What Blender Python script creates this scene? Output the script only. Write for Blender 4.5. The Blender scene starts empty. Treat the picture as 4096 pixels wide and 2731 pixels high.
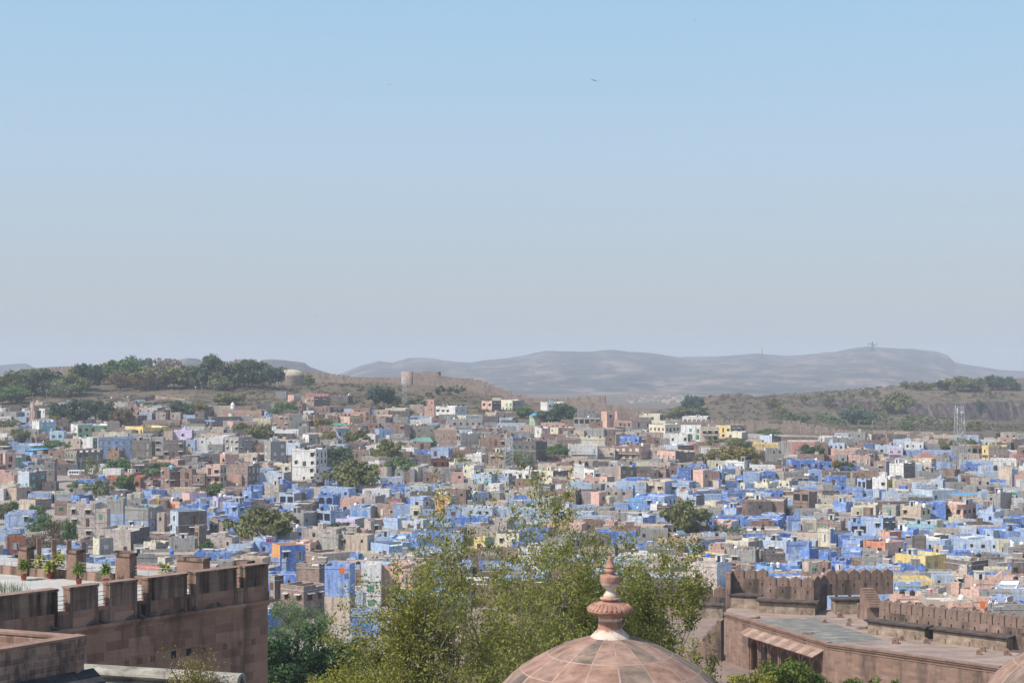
import bpy, math, random, colorsys
import numpy as np
from mathutils import Vector, Matrix

random.seed(7)
rng = np.random.default_rng(7)
SC = bpy.context.scene
COL = SC.collection
PI = math.pi

# ------------------------------------------------------------------ camera, sky, sun, exposure
F = 1487.0            # focal length in pixels of the 1024 px wide picture
CX, HZ = 512.0, 368.0  # column of the axis, row of the horizon
cam_d = bpy.data.cameras.new("camera")
cam_d.sensor_width = 36.0
cam_d.lens = 36.0 * F / 1024.0
cam_d.shift_y = (HZ - 341.0) / 1024.0
cam_d.clip_start = 0.5
cam_d.clip_end = 40000.0
cam = bpy.data.objects.new("camera", cam_d)
COL.objects.link(cam)
cam.location = (0, 0, 0)
cam.rotation_euler = (PI / 2, 0, 0)
SC.camera = cam

SUN_EL = math.radians(50)
SUN_AZ = math.atan2(-0.84, -0.54)
SUN_DIR = Vector((math.sin(SUN_AZ) * math.cos(SUN_EL), math.cos(SUN_AZ) * math.cos(SUN_EL), math.sin(SUN_EL)))
W = bpy.data.worlds.new("World")
SC.world = W
W.use_nodes = True
nt = W.node_tree
sky = nt.nodes.new("ShaderNodeTexSky")
sky.sky_type = 'NISHITA'
sky.sun_disc = False
sky.sun_elevation = SUN_EL
sky.sun_rotation = SUN_AZ
sky.altitude = 200.0
sky.air_density = 1.3
sky.dust_density = 2.2
sky.ozone_density = 3.5
tc = nt.nodes.new('ShaderNodeTexCoord'); sx = nt.nodes.new('ShaderNodeSeparateXYZ'); nt.links.new(tc.outputs['Generated'], sx.inputs[0])
rp = nt.nodes.new('ShaderNodeValToRGB'); nt.links.new(sx.outputs[2], rp.inputs[0])       # dusty veil low in the sky
el = rp.color_ramp.elements
SKYV = [(0.0, (2.58,2.78,3.04)), (.05, (2.60,2.93,3.30)), (.145, (2.44,3.22,4.05)), (.26, (1.92,3.22,4.40)), (.6, (1.2,2.3,4.0))]
while len(el) < len(SKYV): el.new(.5)
for e_, (p_, c_) in zip(el, SKYV): e_.position = p_; e_.color = (*c_, 1)
fd = nt.nodes.new('ShaderNodeMapRange'); nt.links.new(sx.outputs[2], fd.inputs[0])
fd.inputs[1].default_value = .22; fd.inputs[2].default_value = .7; fd.inputs[3].default_value = .85; fd.inputs[4].default_value = .1
mxs = nt.nodes.new('ShaderNodeMix'); mxs.data_type = 'RGBA'
nt.links.new(fd.outputs[0], mxs.inputs[0]); nt.links.new(sky.outputs[0], mxs.inputs[6]); nt.links.new(rp.outputs[0], mxs.inputs[7])
nt.links.new(mxs.outputs[2], nt.nodes['Background'].inputs[0])
nt.nodes['Background'].inputs[1].default_value = 0.15
sun_d = bpy.data.lights.new("sun", 'SUN')
sun_d.energy = 4.2
sun_d.angle = math.radians(0.5)
sun_d.color = (1.0, 0.945, 0.86)
sun = bpy.data.objects.new("sun", sun_d)
COL.objects.link(sun)
sun.rotation_euler = SUN_DIR.to_track_quat('Z', 'Y').to_euler()
SC.view_settings.view_transform = 'Standard'
SC.view_settings.look = 'None'
SC.view_settings.exposure = 0.3
SC.view_settings.gamma = 1.0
SC.cycles.volume_bounces = 1
SC.cycles.max_bounces = 5
SC.cycles.transparent_max_bounces = 8

# ------------------------------------------------------------------ from picture to place
def ray(px, py):                       # photograph pixel (4096 wide) -> direction with y = 1
    return ((px / 4 - CX) / F, (HZ - py / 4) / F)
def PY(px, py, Y):
    a, b = ray(px, py)
    return Vector((a * Y, Y, b * Y))
def PZ(px, py, z):
    a, b = ray(px, py)
    Y = z / b
    return Vector((a * Y, Y, z))
def proj(v):                            # world -> photograph pixel
    return ((v[0] / v[1] * F + CX) * 4, (HZ - v[2] / v[1] * F) * 4)

# ------------------------------------------------------------------ mesh builder
class MB:
    def __init__(self):
        self.v, self.f, self.m, self.sm = [], [], [], []
    def poly(self, pts, m=0, sm=False):
        b = len(self.v)
        self.v.extend([tuple(p) for p in pts])
        self.f.append(tuple(range(b, b + len(pts))))
        self.m.append(m); self.sm.append(sm)
    def add(self, verts, faces, m=0, sm=False):
        b = len(self.v)
        self.v.extend([tuple(p) for p in verts])
        for f in faces:
            self.f.append(tuple(i + b for i in f)); self.m.append(m); self.sm.append(sm)
    def box(self, x0, x1, y0, y1, z0, z1, m=0, mt=None):
        mt = m if mt is None else mt
        v = [(x0,y0,z0),(x1,y0,z0),(x1,y1,z0),(x0,y1,z0),(x0,y0,z1),(x1,y0,z1),(x1,y1,z1),(x0,y1,z1)]
        b = len(self.v); self.v.extend(v)
        for f, mm in (((0,3,2,1),m),((4,5,6,7),mt),((0,1,5,4),m),((1,2,6,5),m),((2,3,7,6),m),((3,0,4,7),m)):
            self.f.append(tuple(i + b for i in f)); self.m.append(mm); self.sm.append(False)
    def extr(self, pts, d, m=0, mside=None):      # planar polygon extruded along d
        mside = m if mside is None else mside
        n = len(pts); d = Vector(d)
        P = [Vector(p) for p in pts]; Q = [p + d for p in P]
        b = len(self.v); self.v.extend([tuple(p) for p in P + Q])
        self.f.append(tuple(range(b, b + n))); self.m.append(m); self.sm.append(False)
        self.f.append(tuple(range(b + 2*n - 1, b + n - 1, -1))); self.m.append(m); self.sm.append(False)
        for i in range(n):
            j = (i + 1) % n
            self.f.append((b + j, b + i, b + n + i, b + n + j)); self.m.append(mside); self.sm.append(False)
    def tube(self, pts, rad, n=6, m=0, cap=True, sm=True):
        P = [Vector(p) for p in pts]
        if not hasattr(rad, '__len__'): rad = [rad] * len(P)
        b = len(self.v); prev = None
        for i, p in enumerate(P):
            t = (P[min(i+1, len(P)-1)] - P[max(i-1, 0)])
            if t.length < 1e-9: t = Vector((0,0,1))
            t.normalize()
            if prev is None:
                a = Vector((1,0,0)) if abs(t.x) < .8 else Vector((0,1,0))
                u = t.cross(a).normalized()
            else:
                u = (prev - t * prev.dot(t))
                u = u.normalized() if u.length > 1e-6 else t.orthogonal().normalized()
            prev = u; w = t.cross(u)
            for k in range(n):
                a = 2*PI*k/n
                self.v.append(tuple(p + (u*math.cos(a) + w*math.sin(a)) * rad[i]))
        for i in range(len(P)-1):
            for k in range(n):
                k2 = (k+1) % n
                self.f.append((b+i*n+k, b+i*n+k2, b+(i+1)*n+k2, b+(i+1)*n+k)); self.m.append(m); self.sm.append(sm)
        if cap:
            self.f.append(tuple(b + k for k in range(n-1, -1, -1))); self.m.append(m); self.sm.append(False)
            e = b + (len(P)-1)*n
            self.f.append(tuple(e + k for k in range(n))); self.m.append(m); self.sm.append(False)
    def lathe(self, prof, n=16, m=0, c=(0,0,0), sm=True, mf=None):
        b = len(self.v)
        for r, z in prof:
            for k in range(n):
                a = 2*PI*k/n
                self.v.append((c[0] + r*math.cos(a), c[1] + r*math.sin(a), c[2] + z))
        for i in range(len(prof)-1):
            for k in range(n):
                k2 = (k+1) % n
                self.f.append((b+i*n+k, b+i*n+k2, b+(i+1)*n+k2, b+(i+1)*n+k))
                self.m.append(m if mf is None else mf(i, k)); self.sm.append(sm)
        if prof[-1][0] > 1e-4:
            e = b + (len(prof)-1)*n
            self.f.append(tuple(e+k for k in range(n))); self.m.append(m); self.sm.append(False)
    def mesh(self, name, mats):
        me = bpy.data.meshes.new(name)
        me.from_pydata(self.v, [], self.f)
        for mt in (mats if isinstance(mats, (list, tuple)) else [mats]):
            me.materials.append(mt)
        me.polygons.foreach_set('material_index', self.m)
        me.polygons.foreach_set('use_smooth', self.sm)
        me.update()
        return me
    def build(self, name, mats, parent=None, loc=None, rz=None):
        return link(name, self.mesh(name, mats), parent, loc, rz)

def link(name, me, parent=None, loc=None, rz=None, scale=None):
    o = bpy.data.objects.new(name, me)
    COL.objects.link(o)
    if parent is not None: o.parent = parent
    if loc is not None: o.location = loc
    if rz is not None: o.rotation_euler = (0, 0, rz)
    if scale is not None: o.scale = scale
    return o
def tag(o, label, cat, group=None, kind=None):
    o['label'] = label; o['category'] = cat
    if group: o['group'] = group
    if kind: o['kind'] = kind
    return o
def struct(o, label=None):
    o['kind'] = 'structure'
    if label: o['label'] = label
    return o
def empty(name, loc, rz=0.0):
    o = bpy.data.objects.new(name, None); COL.objects.link(o)
    o.location = loc; o.rotation_euler = (0, 0, rz)
    return o
def quads_mesh(name, V, mat, n=4):                    # numpy (k*n,3) -> mesh of loose n-gons
    k = len(V) // n
    me = bpy.data.meshes.new(name)
    me.vertices.add(len(V)); me.vertices.foreach_set('co', V.astype(np.float32).ravel())
    me.loops.add(len(V)); me.loops.foreach_set('vertex_index', np.arange(len(V), dtype=np.int32))
    me.polygons.add(k); me.polygons.foreach_set('loop_start', np.arange(0, len(V), n, dtype=np.int32))
    me.update(calc_edges=True); me.validate()
    me.materials.append(mat)
    return me

# ------------------------------------------------------------------ materials
class NT:
    def __init__(self, name, rough=0.9):
        self.mat = bpy.data.materials.new(name); self.mat.use_nodes = True
        self.t = self.mat.node_tree; self.n = self.t.nodes; self.b = self.n['Principled BSDF']
        self.b.inputs['Roughness'].default_value = rough
        self.b.inputs['Specular IOR Level'].default_value = 0.25
    def new(self, typ, **kw):
        x = self.n.new(typ)
        for k, v in kw.items(): setattr(x, k, v)
        return x
    def L(self, a, b): self.t.links.new(a, b)
    def val(self, sock, v):
        if hasattr(v, 'is_output'): self.L(v, sock)
        else: sock.default_value = v
    def coord(self, kind='Object'):
        return self.new('ShaderNodeTexCoord').outputs[kind]
    def mapping(self, vec, scale=(1,1,1), loc=(0,0,0)):
        m = self.new('ShaderNodeMapping'); self.L(vec, m.inputs[0])
        m.inputs['Scale'].default_value = scale
        self.val(m.inputs['Location'], loc)
        return m.outputs[0]
    def noise(self, vec, scale, detail=5, rough=.6, out='Fac'):
        x = self.new('ShaderNodeTexNoise'); self.L(vec, x.inputs['Vector'])
        x.inputs['Scale'].default_value = scale; x.inputs['Detail'].default_value = detail
        x.inputs['Roughness'].default_value = rough
        return x.outputs[out]
    def ramp(self, fac, stops):
        x = self.new('ShaderNodeValToRGB'); self.L(fac, x.inputs[0])
        e = x.color_ramp.elements
        while len(e) < len(stops): e.new(.5)
        for el, (p, c) in zip(e, stops):
            el.position = p; el.color = (c, c, c, 1) if not hasattr(c, '__len__') else (*c, 1)
        return x.outputs[0]
    def mix(self, fac, a, b, mode='MIX'):
        x = self.new('ShaderNodeMix'); x.data_type = 'RGBA'; x.blend_type = mode
        self.val(x.inputs[0], fac)
        for s, v in ((x.inputs[6], a), (x.inputs[7], b)):
            if hasattr(v, 'is_output'): self.L(v, s)
            else: s.default_value = (*v, 1)
        return x.outputs[2]
    def math(self, op, a, b=0.0):
        x = self.new('ShaderNodeMath'); x.operation = op
        self.val(x.inputs[0], a); self.val(x.inputs[1], b)
        return x.outputs[0]
    def color(self, c):
        if hasattr(c, 'is_output'): self.L(c, self.b.inputs['Base Color'])
        else: self.b.inputs['Base Color'].default_value = (*c, 1)
    def bump(self, h, strength=.4, dist=.05):
        x = self.new('ShaderNodeBump'); x.inputs['Strength'].default_value = strength
        x.inputs['Distance'].default_value = dist
        self.L(h, x.inputs['Height']); self.L(x.outputs[0], self.b.inputs['Normal'])

def shade(c, k): return tuple(min(1, x * k) for x in c)
def lerp(a, b, t): return tuple(x + (y - x) * t for x, y in zip(a, b))

_simple = {}
def simple(name, c, rough=.8, var=.15, scale=3.0, metal=0.0):
    if name in _simple: return _simple[name]
    T = NT(name, rough)
    n = T.noise(T.coord(), scale, 4)
    T.color(T.mix(T.ramp(n, [(.3, 0), (.7, 1)]), shade(c, 1 - var), shade(c, 1 + var)))
    T.b.inputs['Metallic'].default_value = metal
    _simple[name] = T.mat
    return T.mat

def wall_vec(T, rand=True):                       # (along the wall, height) for brick courses; any wall direction
    o = T.coord()
    s = T.new('ShaderNodeSeparateXYZ'); T.L(o, s.inputs[0])
    c = T.new('ShaderNodeCombineXYZ')
    T.L(T.math('ADD', s.outputs[0], s.outputs[1]), c.inputs[0]); T.L(s.outputs[2], c.inputs[1])
    return o, c.outputs[0]

HCOL = dict(
    B=(.135,.27,.68), L=(.36,.49,.74), P=(.50,.59,.70), K=(.12,.42,.86), W=(.80,.79,.76), G=(.35,.34,.32),
    D=(.19,.165,.155), N=(.34,.235,.19), T=(.60,.49,.39), C=(.74,.69,.53), Y=(.76,.59,.24), O=(.80,.40,.16),  # D also serves as painted shade on some right-hand faces
    S=(.72,.46,.37), R=(.62,.30,.27), V=(.64,.56,.80), Q=(.30,.60,.70), E=(.30,.48,.31), M=(.55,.21,.13), H=(.56,.49,.44))
HNAME = dict(B='bright blue', L='light blue', P='bluish white', K='sky blue', W='white', G='grey cement', D='dark grey stone',
    N='brown stone', T='beige', C='cream', Y='yellow', O='orange', S='salmon pink', R='deep pink', V='lilac', Q='turquoise',
    E='pale green', M='terracotta', H='weathered whitewashed')
def wall_mat(code):
    key = 'wall_' + code
    if key in _simple: return _simple[key]
    c = HCOL[code]
    T = NT('plaster_' + HNAME[code].replace(' ', '_'), .92)
    o, wv = wall_vec(T)
    ri = T.new('ShaderNodeObjectInfo').outputs['Random']
    off = T.new('ShaderNodeVectorMath'); off.operation = 'SCALE'
    cmb = T.new('ShaderNodeCombineXYZ')
    for i in range(3): T.L(ri, cmb.inputs[i])
    T.L(cmb.outputs[0], off.inputs[0]); off.inputs['Scale'].default_value = 240.0
    ad = T.new('ShaderNodeVectorMath'); ad.operation = 'ADD'
    T.L(o, ad.inputs[0]); T.L(off.outputs[0], ad.inputs[1])
    v = ad.outputs[0]
    stone = code in 'NDH'
    painted = code in 'BLPKQVWSCYOREM'
    base = c
    # hue drift from house to house
    hv = T.ramp(ri, [(0, shade(c, .74)), (.3, c), (.65, lerp(c, HCOL['P'], .32)), (1, lerp(c, HCOL['G'], .3))] if code in 'BLK' else
                [(0, shade(c, .80)), (.35, c), (.7, lerp(c, (.5,.46,.4), .25)), (1, shade(c, 1.06))])
    base = hv
    n1 = T.noise(v, .35, 5)
    base = T.mix(T.ramp(n1, [(.3, .0), (.72, .5)]), base, T.mix(1.0, base, (.80,.78,.76), 'MULTIPLY'))
    if stone:
        br = T.new('ShaderNodeTexBrick'); T.L(wv, br.inputs['Vector'])
        br.inputs['Scale'].default_value = 1.0
        br.inputs['Brick Width'].default_value = .62; br.inputs['Row Height'].default_value = .30
        br.inputs['Mortar Size'].default_value = .025
        br.inputs['Color1'].default_value = (.62,.6,.58,1); br.inputs['Color2'].default_value = (1.12,1.08,1.05,1)
        br.inputs['Mortar'].default_value = (.95,.95,.95,1) if code != 'H' else (1.1,1.1,1.1,1)
        base = T.mix(.8, base, br.outputs['Color'], 'MULTIPLY')
    if code in 'BLPKQ':                               # paint worn to bare cement, old limewash showing through
        n2 = T.noise(v, .55, 7, .68)
        base = T.mix(T.ramp(n2, [(.50, 0), (.60, .68)]), base, lerp(HCOL['P'], (.45,.45,.46), .35))
        n3 = T.noise(v, .8, 7, .7)
        base = T.mix(T.ramp(n3, [(.55, 0), (.64, .6)]), base, (.27,.26,.27))
    elif code in 'WCSTVYH':
        n3 = T.noise(v, .6, 7, .7)
        base = T.mix(T.ramp(n3, [(.56, 0), (.68, .5)]), base, (.30,.27,.24))
    else:
        n3 = T.noise(v, .5, 7, .7)
        base = T.mix(T.ramp(n3, [(.5, 0), (.7, .6)]), base, T.mix(.5, base, (.40,.36,.34)))
    # rain streaks
    ms = T.mapping(v, (1.6, 1.6, .12))
    n4 = T.noise(ms, 1.0, 5, .65)
    base = T.mix(T.ramp(n4, [(.50, 0), (.66, .62 if painted else .7)]), base, T.mix(1.0, base, (.36,.34,.34), 'MULTIPLY'))
    mid = T.noise(v, 1.5, 6, .72)
    base = T.mix(T.ramp(mid, [(.36, .75), (.5, .0)]), base, T.mix(1.0, base, (.55,.53,.52), 'MULTIPLY'))
    base = T.mix(T.ramp(T.noise(T.mapping(v, (.35,.35,2.4)), 1.0, 5, .65), [(.5, 0), (.66, .4)]), base, T.mix(1.0, base, (1.22,1.2,1.18), 'MULTIPLY'))
    fine = T.noise(v, 6.0, 5, .7)
    base = T.mix(T.ramp(fine, [(.3, .22), (.6, 0)]), base, T.mix(1.0, base, (.55,.53,.52), 'MULTIPLY'))
    T.color(base)
    T.bump(fine, .5, .04)
    _simple[key] = T.mat
    return T.mat

def masonry(name, c1, c2, bw, bh, stain=.6, stain_col=(.035,.03,.028), mortar=(.42,.33,.28), streak=(.5,.5,.07), thr=(.45,.62), msize=.02, vary=None):
    T = NT(name, .9)
    o, wv = wall_vec(T)
    br = T.new('ShaderNodeTexBrick'); T.L(wv, br.inputs['Vector'])
    br.inputs['Scale'].default_value = 1.0
    br.inputs['Brick Width'].default_value = bw; br.inputs['Row Height'].default_value = bh
    br.inputs['Mortar Size'].default_value = msize; br.inputs['Mortar Smooth'].default_value = .3
    br.inputs['Bias'].default_value = 0.0
    br.offset = .37; br.squash = 1.35; br.squash_frequency = 3
    br.inputs['Color1'].default_value = (*c1, 1); br.inputs['Color2'].default_value = (*c2, 1); br.inputs['Mortar'].default_value = (*mortar, 1)
    base = br.outputs['Color']
    n1 = T.noise(o, .7, 6, .65)
    base = T.mix(T.ramp(n1, [(.3, .0), (.75, .8)]), base, T.mix(1.0, base, (.66,.62,.60), 'MULTIPLY'))
    nb = T.noise(T.mapping(o, (.5, .5, 5.0)), 1.3, 4, .6)           # bedding of the sandstone
    base = T.mix(T.ramp(nb, [(.4, 0), (.62, .3)]), base, T.mix(1.0, base, (1.35,1.2,1.12), 'MULTIPLY'))
    n4 = T.noise(T.mapping(o, streak), 1.0, 6, .68)
    base = T.mix(T.ramp(n4, [(thr[0], 0), (thr[1], stain)]), base, stain_col)
    fine = T.noise(o, 9, 5, .7)
    base = T.mix(T.ramp(fine, [(.35, .25), (.6, 0)]), base, T.mix(1.0, base, (.5,.48,.46), 'MULTIPLY'))
    T.color(base)
    h = T.math('ADD', T.math('MULTIPLY', fine, .35), T.math('MULTIPLY', br.outputs['Fac'], -.6))
    T.bump(h, .7, .03)
    return T.mat

def leaf_mat(name, c1, c2, c3=None, trans=.3):
    T = NT(name, .6)
    g = T.new('ShaderNodeNewGeometry').outputs['Random Per Island']
    stops = [(0, c1), (.6, c2), (1, c3 or shade(c2, 1.25))]
    col = T.ramp(g, stops)
    n = T.noise(T.coord('Object'), .8, 3)
    col = T.mix(T.ramp(n, [(.35, .45), (.65, 0)]), col, T.mix(1.0, col, (.62,.68,.6), 'MULTIPLY'))
    T.color(col)
    T.b.inputs['Specular IOR Level'].default_value = .3
    tr = T.new('ShaderNodeBsdfTranslucent'); T.L(col, tr.inputs['Color'])
    mx = T.new('ShaderNodeMixShader'); mx.inputs[0].default_value = trans
    T.L(T.b.outputs[0], mx.inputs[1]); T.L(tr.outputs[0], mx.inputs[2])
    T.L(mx.outputs[0], T.n['Material Output'].inputs['Surface'])
    return T.mat

# ------------------------------------------------------------------ terrain
GU = np.array([-600,-100,0,128,256,384,448,512,576,640,672,704,736,768,832,896,1024,1124,1624], float)
def _c(*a): return list(a)
_rows = {}
def rowall(Y, r): _rows[Y] = [r] * len(GU)
for Y, r in ((300,618),(350,583),(400,553),(450,528),(500,506),(550,487),(600,470),(650,455),(700,441)): rowall(Y, r)
_rows[750]  = [428,428,428,428,428,428,428,430,430,432,434,436,437,438,440,440,440,440,440]
_rows[800]  = [412,412,412,412,412,414,416,419,421,424,428,431,432,433,435,435,435,435,435]
_rows[850]  = [403,403,403,403,402,404,407,411,414,419,424,428,430,431,432,432,432,432,432]
_rows[900]  = [395,395,396,395,393,394,398,405,410,416,422,426,428,429,430,430,430,430,430]
_rows[950]  = [388,388,389,387,385,385,389,400,406,413,420,424,427,428,428,428,428,428,428]
_rows[1000] = [381,381,382,380,379,383,387,399,406,413,418,422,425,426,427,427,427,427,427]
_rows[1050] = [376,376,377,375,376,384,390,402,408,414,417,418,420,423,425,425,425,425,425]
_rows[1120] = [378,378,380,378,380,388,396,406,412,414,414,408,406,411,421,422,424,424,424]
_rows[1180] = [385,385,386,385,388,395,402,410,415,415,408,397,393,400,412,416,422,422,422]
_rows[1262] = [392,392,394,392,396,402,408,413,417,417,414,404,398,399,408,414,423,423,423]
_rows[1277] = [396,396,398,396,400,405,411,415,418,418,416,408,402,398,399,402,401,401,401]
_rows[1420] = [410,410,410,410,410,414,416,417,418,418,416,411,402,395,391,385,378,377,377]
_rows[1500] = [412,412,412,412,412,414,415,416,417,417,416,413,408,400,396,391,384,382,382]
_rows[1750] = [408]*13 + [406,402,396,390,388,388]
_rows[2200] = [408]*19
_rows[9500] = [378]*19
YK = sorted(_rows)
ZT = np.array([[-(r - HZ) / F * Y for r in _rows[Y]] for Y in YK])
near_l = [(5,-46),(110,-47),(205,-50),(225,-50),(262,-50.3)]
near_r = [(5,-34),(110,-34),(205,-33.6),(222,-43),(262,-50.3)]
NY = [y for y, _ in near_l]
def _nz(i):
    out = []
    for u in GU:
        t = min(1, max(0, (u - 400) / 100))
        out.append(near_l[i][1] * (1 - t) + near_r[i][1] * t)
    return out
NEAR = np.array([_nz(i) for i in range(len(NY))])
YALL = np.array(NY + YK, float); ZALL = np.vstack([NEAR, ZT])
def ground(X, Y):
    X = np.asarray(X, float); Y = np.asarray(Y, float)
    Yc = np.clip(Y, YALL[0], YALL[-1])
    u = np.clip(X / np.maximum(Yc, 30) * F + CX, GU[0], GU[-1])
    i = np.clip(np.searchsorted(YALL, Yc) - 1, 0, len(YALL) - 2)
    j = np.clip(np.searchsorted(GU, u) - 1, 0, len(GU) - 2)
    t = (Yc - YALL[i]) / (YALL[i+1] - YALL[i]); s = (u - GU[j]) / (GU[j+1] - GU[j])
    return (ZALL[i,j]*(1-t)*(1-s) + ZALL[i+1,j]*t*(1-s) + ZALL[i,j+1]*(1-t)*s + ZALL[i+1,j+1]*t*s)
def gz(x, y): return float(ground(x, y))
def grow(u, Y):                                        # picture row of the ground at column u, depth Y
    return HZ - gz((u - CX) / F * Y, Y) / Y * F

def fbm(x, y, oct=5, seed=0):
    r = np.random.default_rng(seed); out = np.zeros_like(x, float); amp = 1.0
    for o in range(oct):
        for _ in range(3):
            a = r.uniform(0, 2*PI); f = 2.0**o * r.uniform(.8, 1.25); ph = r.uniform(0, 2*PI)
            out += amp * np.sin((x*np.cos(a) + y*np.sin(a)) * f + ph + 1.7*np.sin((x*np.sin(a) - y*np.cos(a)) * f * .7 + ph*2)) / 3
        amp *= .52
    return out

def grid_mesh(name, X, Y, Z, mat, smooth=True):
    r, c = X.shape
    me = bpy.data.meshes.new(name)
    V = np.stack([X, Y, Z], -1).reshape(-1, 3)
    idx = np.arange(r*c).reshape(r, c)
    Q = np.stack([idx[:-1,:-1], idx[:-1,1:], idx[1:,1:], idx[1:,:-1]], -1).reshape(-1, 4)
    me.vertices.add(len(V)); me.vertices.foreach_set('co', V.astype(np.float32).ravel())
    me.loops.add(Q.size); me.loops.foreach_set('vertex_index', Q.astype(np.int32).ravel())
    me.polygons.add(len(Q)); me.polygons.foreach_set('loop_start', np.arange(0, Q.size, 4, dtype=np.int32))
    me.polygons.foreach_set('use_smooth', np.full(len(Q), smooth))
    me.update(calc_edges=True); me.materials.append(mat)
    return me

def terrain_mat():
    T = NT('dry_hillside', .95)
    o = T.coord()
    soil = T.ramp(T.noise(o, .02, 6, .65), [(.3, (.11,.08,.062)), (.55, (.155,.11,.082)), (.78, (.26,.18,.115))])
    so_ = T.new('ShaderNodeSeparateXYZ'); T.L(o, so_.inputs[0])       # trodden dusty ground inside the town
    dust = T.ramp(T.noise(o, .08, 5, .7), [(.3, (.26,.22,.185)), (.7, (.40,.35,.30))])
    fy = T.math('ADD', T.math('DIVIDE', T.math('SUBTRACT', 780.0, so_.outputs[1]), 60.0), T.math('MULTIPLY', T.noise(o, .02, 3), 2.0))
    fy = T.math('MULTIPLY', T.ramp(fy, [(.9, 0), (1.0, 1)]), T.ramp(T.math('DIVIDE', so_.outputs[1], 1000.0), [(.22, 0), (.26, 1)]))
    town_f = fy
    scrub = T.ramp(T.noise(o, .11, 6, .72), [(.44, 0), (.55, .85)])
    sc = T.ramp(T.noise(o, .35, 4, .7), [(.3, (.075,.07,.035)), (.7, (.17,.15,.085))])
    base = T.mix(town_f, T.mix(scrub, soil, sc), dust)
    geo = T.new('ShaderNodeNewGeometry')
    s = T.new('ShaderNodeSeparateXYZ'); T.L(geo.outputs['True Normal'], s.inputs[0])
    rock = T.ramp(s.outputs[2], [(.90, 1), (.975, 0)])
    rk = T.ramp(T.noise(T.mapping(o, (1, .3, .12)), .3, 6, .75), [(.38, (.022,.019,.02)), (.5, (.07,.055,.052)), (.64, (.16,.12,.10))])
    base = T.mix(rock, base, rk)
    peb = T.noise(o, 1.3, 4, .7)
    base = T.mix(T.ramp(peb, [(.35, .4), (.6, 0)]), base, T.mix(1.0, base, (.45,.43,.42), 'MULTIPLY'))
    T.color(base)
    T.bump(T.noise(o, .5, 6, .7), .8, .8)
    return T.mat
yy = np.concatenate([np.linspace(5, 300, 40), np.linspace(304, 1020, 200), np.linspace(1023, 1255, 90), np.linspace(1257, 1285, 26), np.linspace(1288, 1320, 12), np.linspace(1325, 1800, 110), np.geomspace(1810, 9500, 40)])
uu = np.concatenate([np.linspace(-600, -40, 30), np.linspace(-36, 1060, 420), np.linspace(1070, 1624, 30)])
U_, Y_ = np.meshgrid(uu, yy)
X_ = (U_ - CX) / F * np.maximum(Y_, 60)
Z_ = ground(X_, np.maximum(Y_, 5))
hillw = np.clip((Y_ - 780) / 120, 0, 1) * np.clip((1900 - Y_) / 300, 0, 1)
Z_ = Z_ + hillw * (fbm(X_/28, Y_/28, 5, 3) * 1.0)
cl = np.clip(1 - np.abs(Y_ - 1268) / 34, 0, 1) * np.clip((U_ - 800) / 60, 0, 1)
kn = np.clip(1 - np.abs(Y_ - 1150) / 50, 0, 1) * np.clip(1 - np.abs(U_ - 728) / 55, 0, 1)
Y2_ = Y_ + cl * (9 * fbm(X_/9.0, Y_/400, 4, 11) + 9 * fbm(X_/40.0, Y_/300, 3, 17)) + kn * 10 * fbm(X_/6.0, Y_/90, 4, 11)
Z_ = Z_ + (cl + kn) * 2.2 * fbm(X_/7.0, Y_/9, 4, 12)
TERR = terrain_mat()
g_o = link('ground', grid_mesh('ground', X_, Y2_, Z_, TERR))
struct(g_o, 'dry brown and olive hillsides with rocky outcrops under the town')

# far hills: ridge lines read as row per column, built at their own distance
def hills_mat(name, a, b, c):
    T = NT(name, .95); o = T.coord()
    base = T.ramp(T.noise(T.mapping(o, (1, .45, 1.6)), .007, 8, .72), [(.38, a), (.5, b), (.62, c)])
    base = T.mix(T.ramp(T.noise(o, .03, 6, .75), [(.48, 0), (.58, .8)]), base, (.045,.055,.035))
    T.color(base)
    T.bump(T.noise(T.mapping(o, (1,1,2)), .015, 8, .7), 1.0, 25)
    return T.mat
def ridge(name, prof, Yf, Yr, zf, seed, mat, label, rough=10):
    pu = np.array([p[0] for p in prof], float) / 2.297; pr = np.array([p[1] for p in prof], float) / 2.297
    u = np.arange(pu[0], pu[-1], 2.0); t = np.concatenate([np.linspace(0, 1, 90), np.linspace(1.03, 1.8, 14)])
    Um, Tm = np.meshgrid(u, t)
    rr = np.interp(Um, pu, pr)
    Ym = Yf + (Yr - Yf) * Tm
    Xm = (Um - CX) / F * Ym
    Ztop = -(rr - HZ) / F * Yr
    tt = np.clip(Tm, 0, 1)
    prof_t = tt ** 1.25
    nz = fbm(Xm / 420, Ym / 420, 6, seed)
    Zm = zf + (Ztop - zf) * prof_t + nz * rough * (4 * tt * (1 - tt)) * 1.6 + fbm(Xm/60, Ym/60, 4, seed+5) * 3.0 * tt
    back = np.clip(Tm - 1, 0, 1)
    Zm = np.where(Tm > 1, Zm + (zf - Ztop) * back * 1.2, Zm)
    return struct(link(name, grid_mesh(name, Xm, Ym, Zm, mat)), label)
HM = hills_mat('far_hill_rock', (.04,.045,.055), (.115,.10,.095), (.30,.225,.18))
ridge('hills', [(700,880),(745,872),(780,858),(830,839),(870,828),(900,833),(940,822),(985,822),(1040,828),(1080,832),(1130,826),(1165,823),(1210,815),(1250,805),(1300,806),(1360,806),(1400,802),(1440,806),(1500,812),(1560,820),(1620,818),(1680,815),(1740,812),(1800,815),(1860,812),(1920,806),(1950,800),(1985,795),(2010,795),(2060,800),(2100,800),(2150,805),(2175,815),(2195,832),(2240,838),(2300,848),(2352,852),(2500,860),(2900,866)],
      3300, 5600, -63, 4, HM, 'long hazy blue brown mountain ridge on the horizon')
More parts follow.
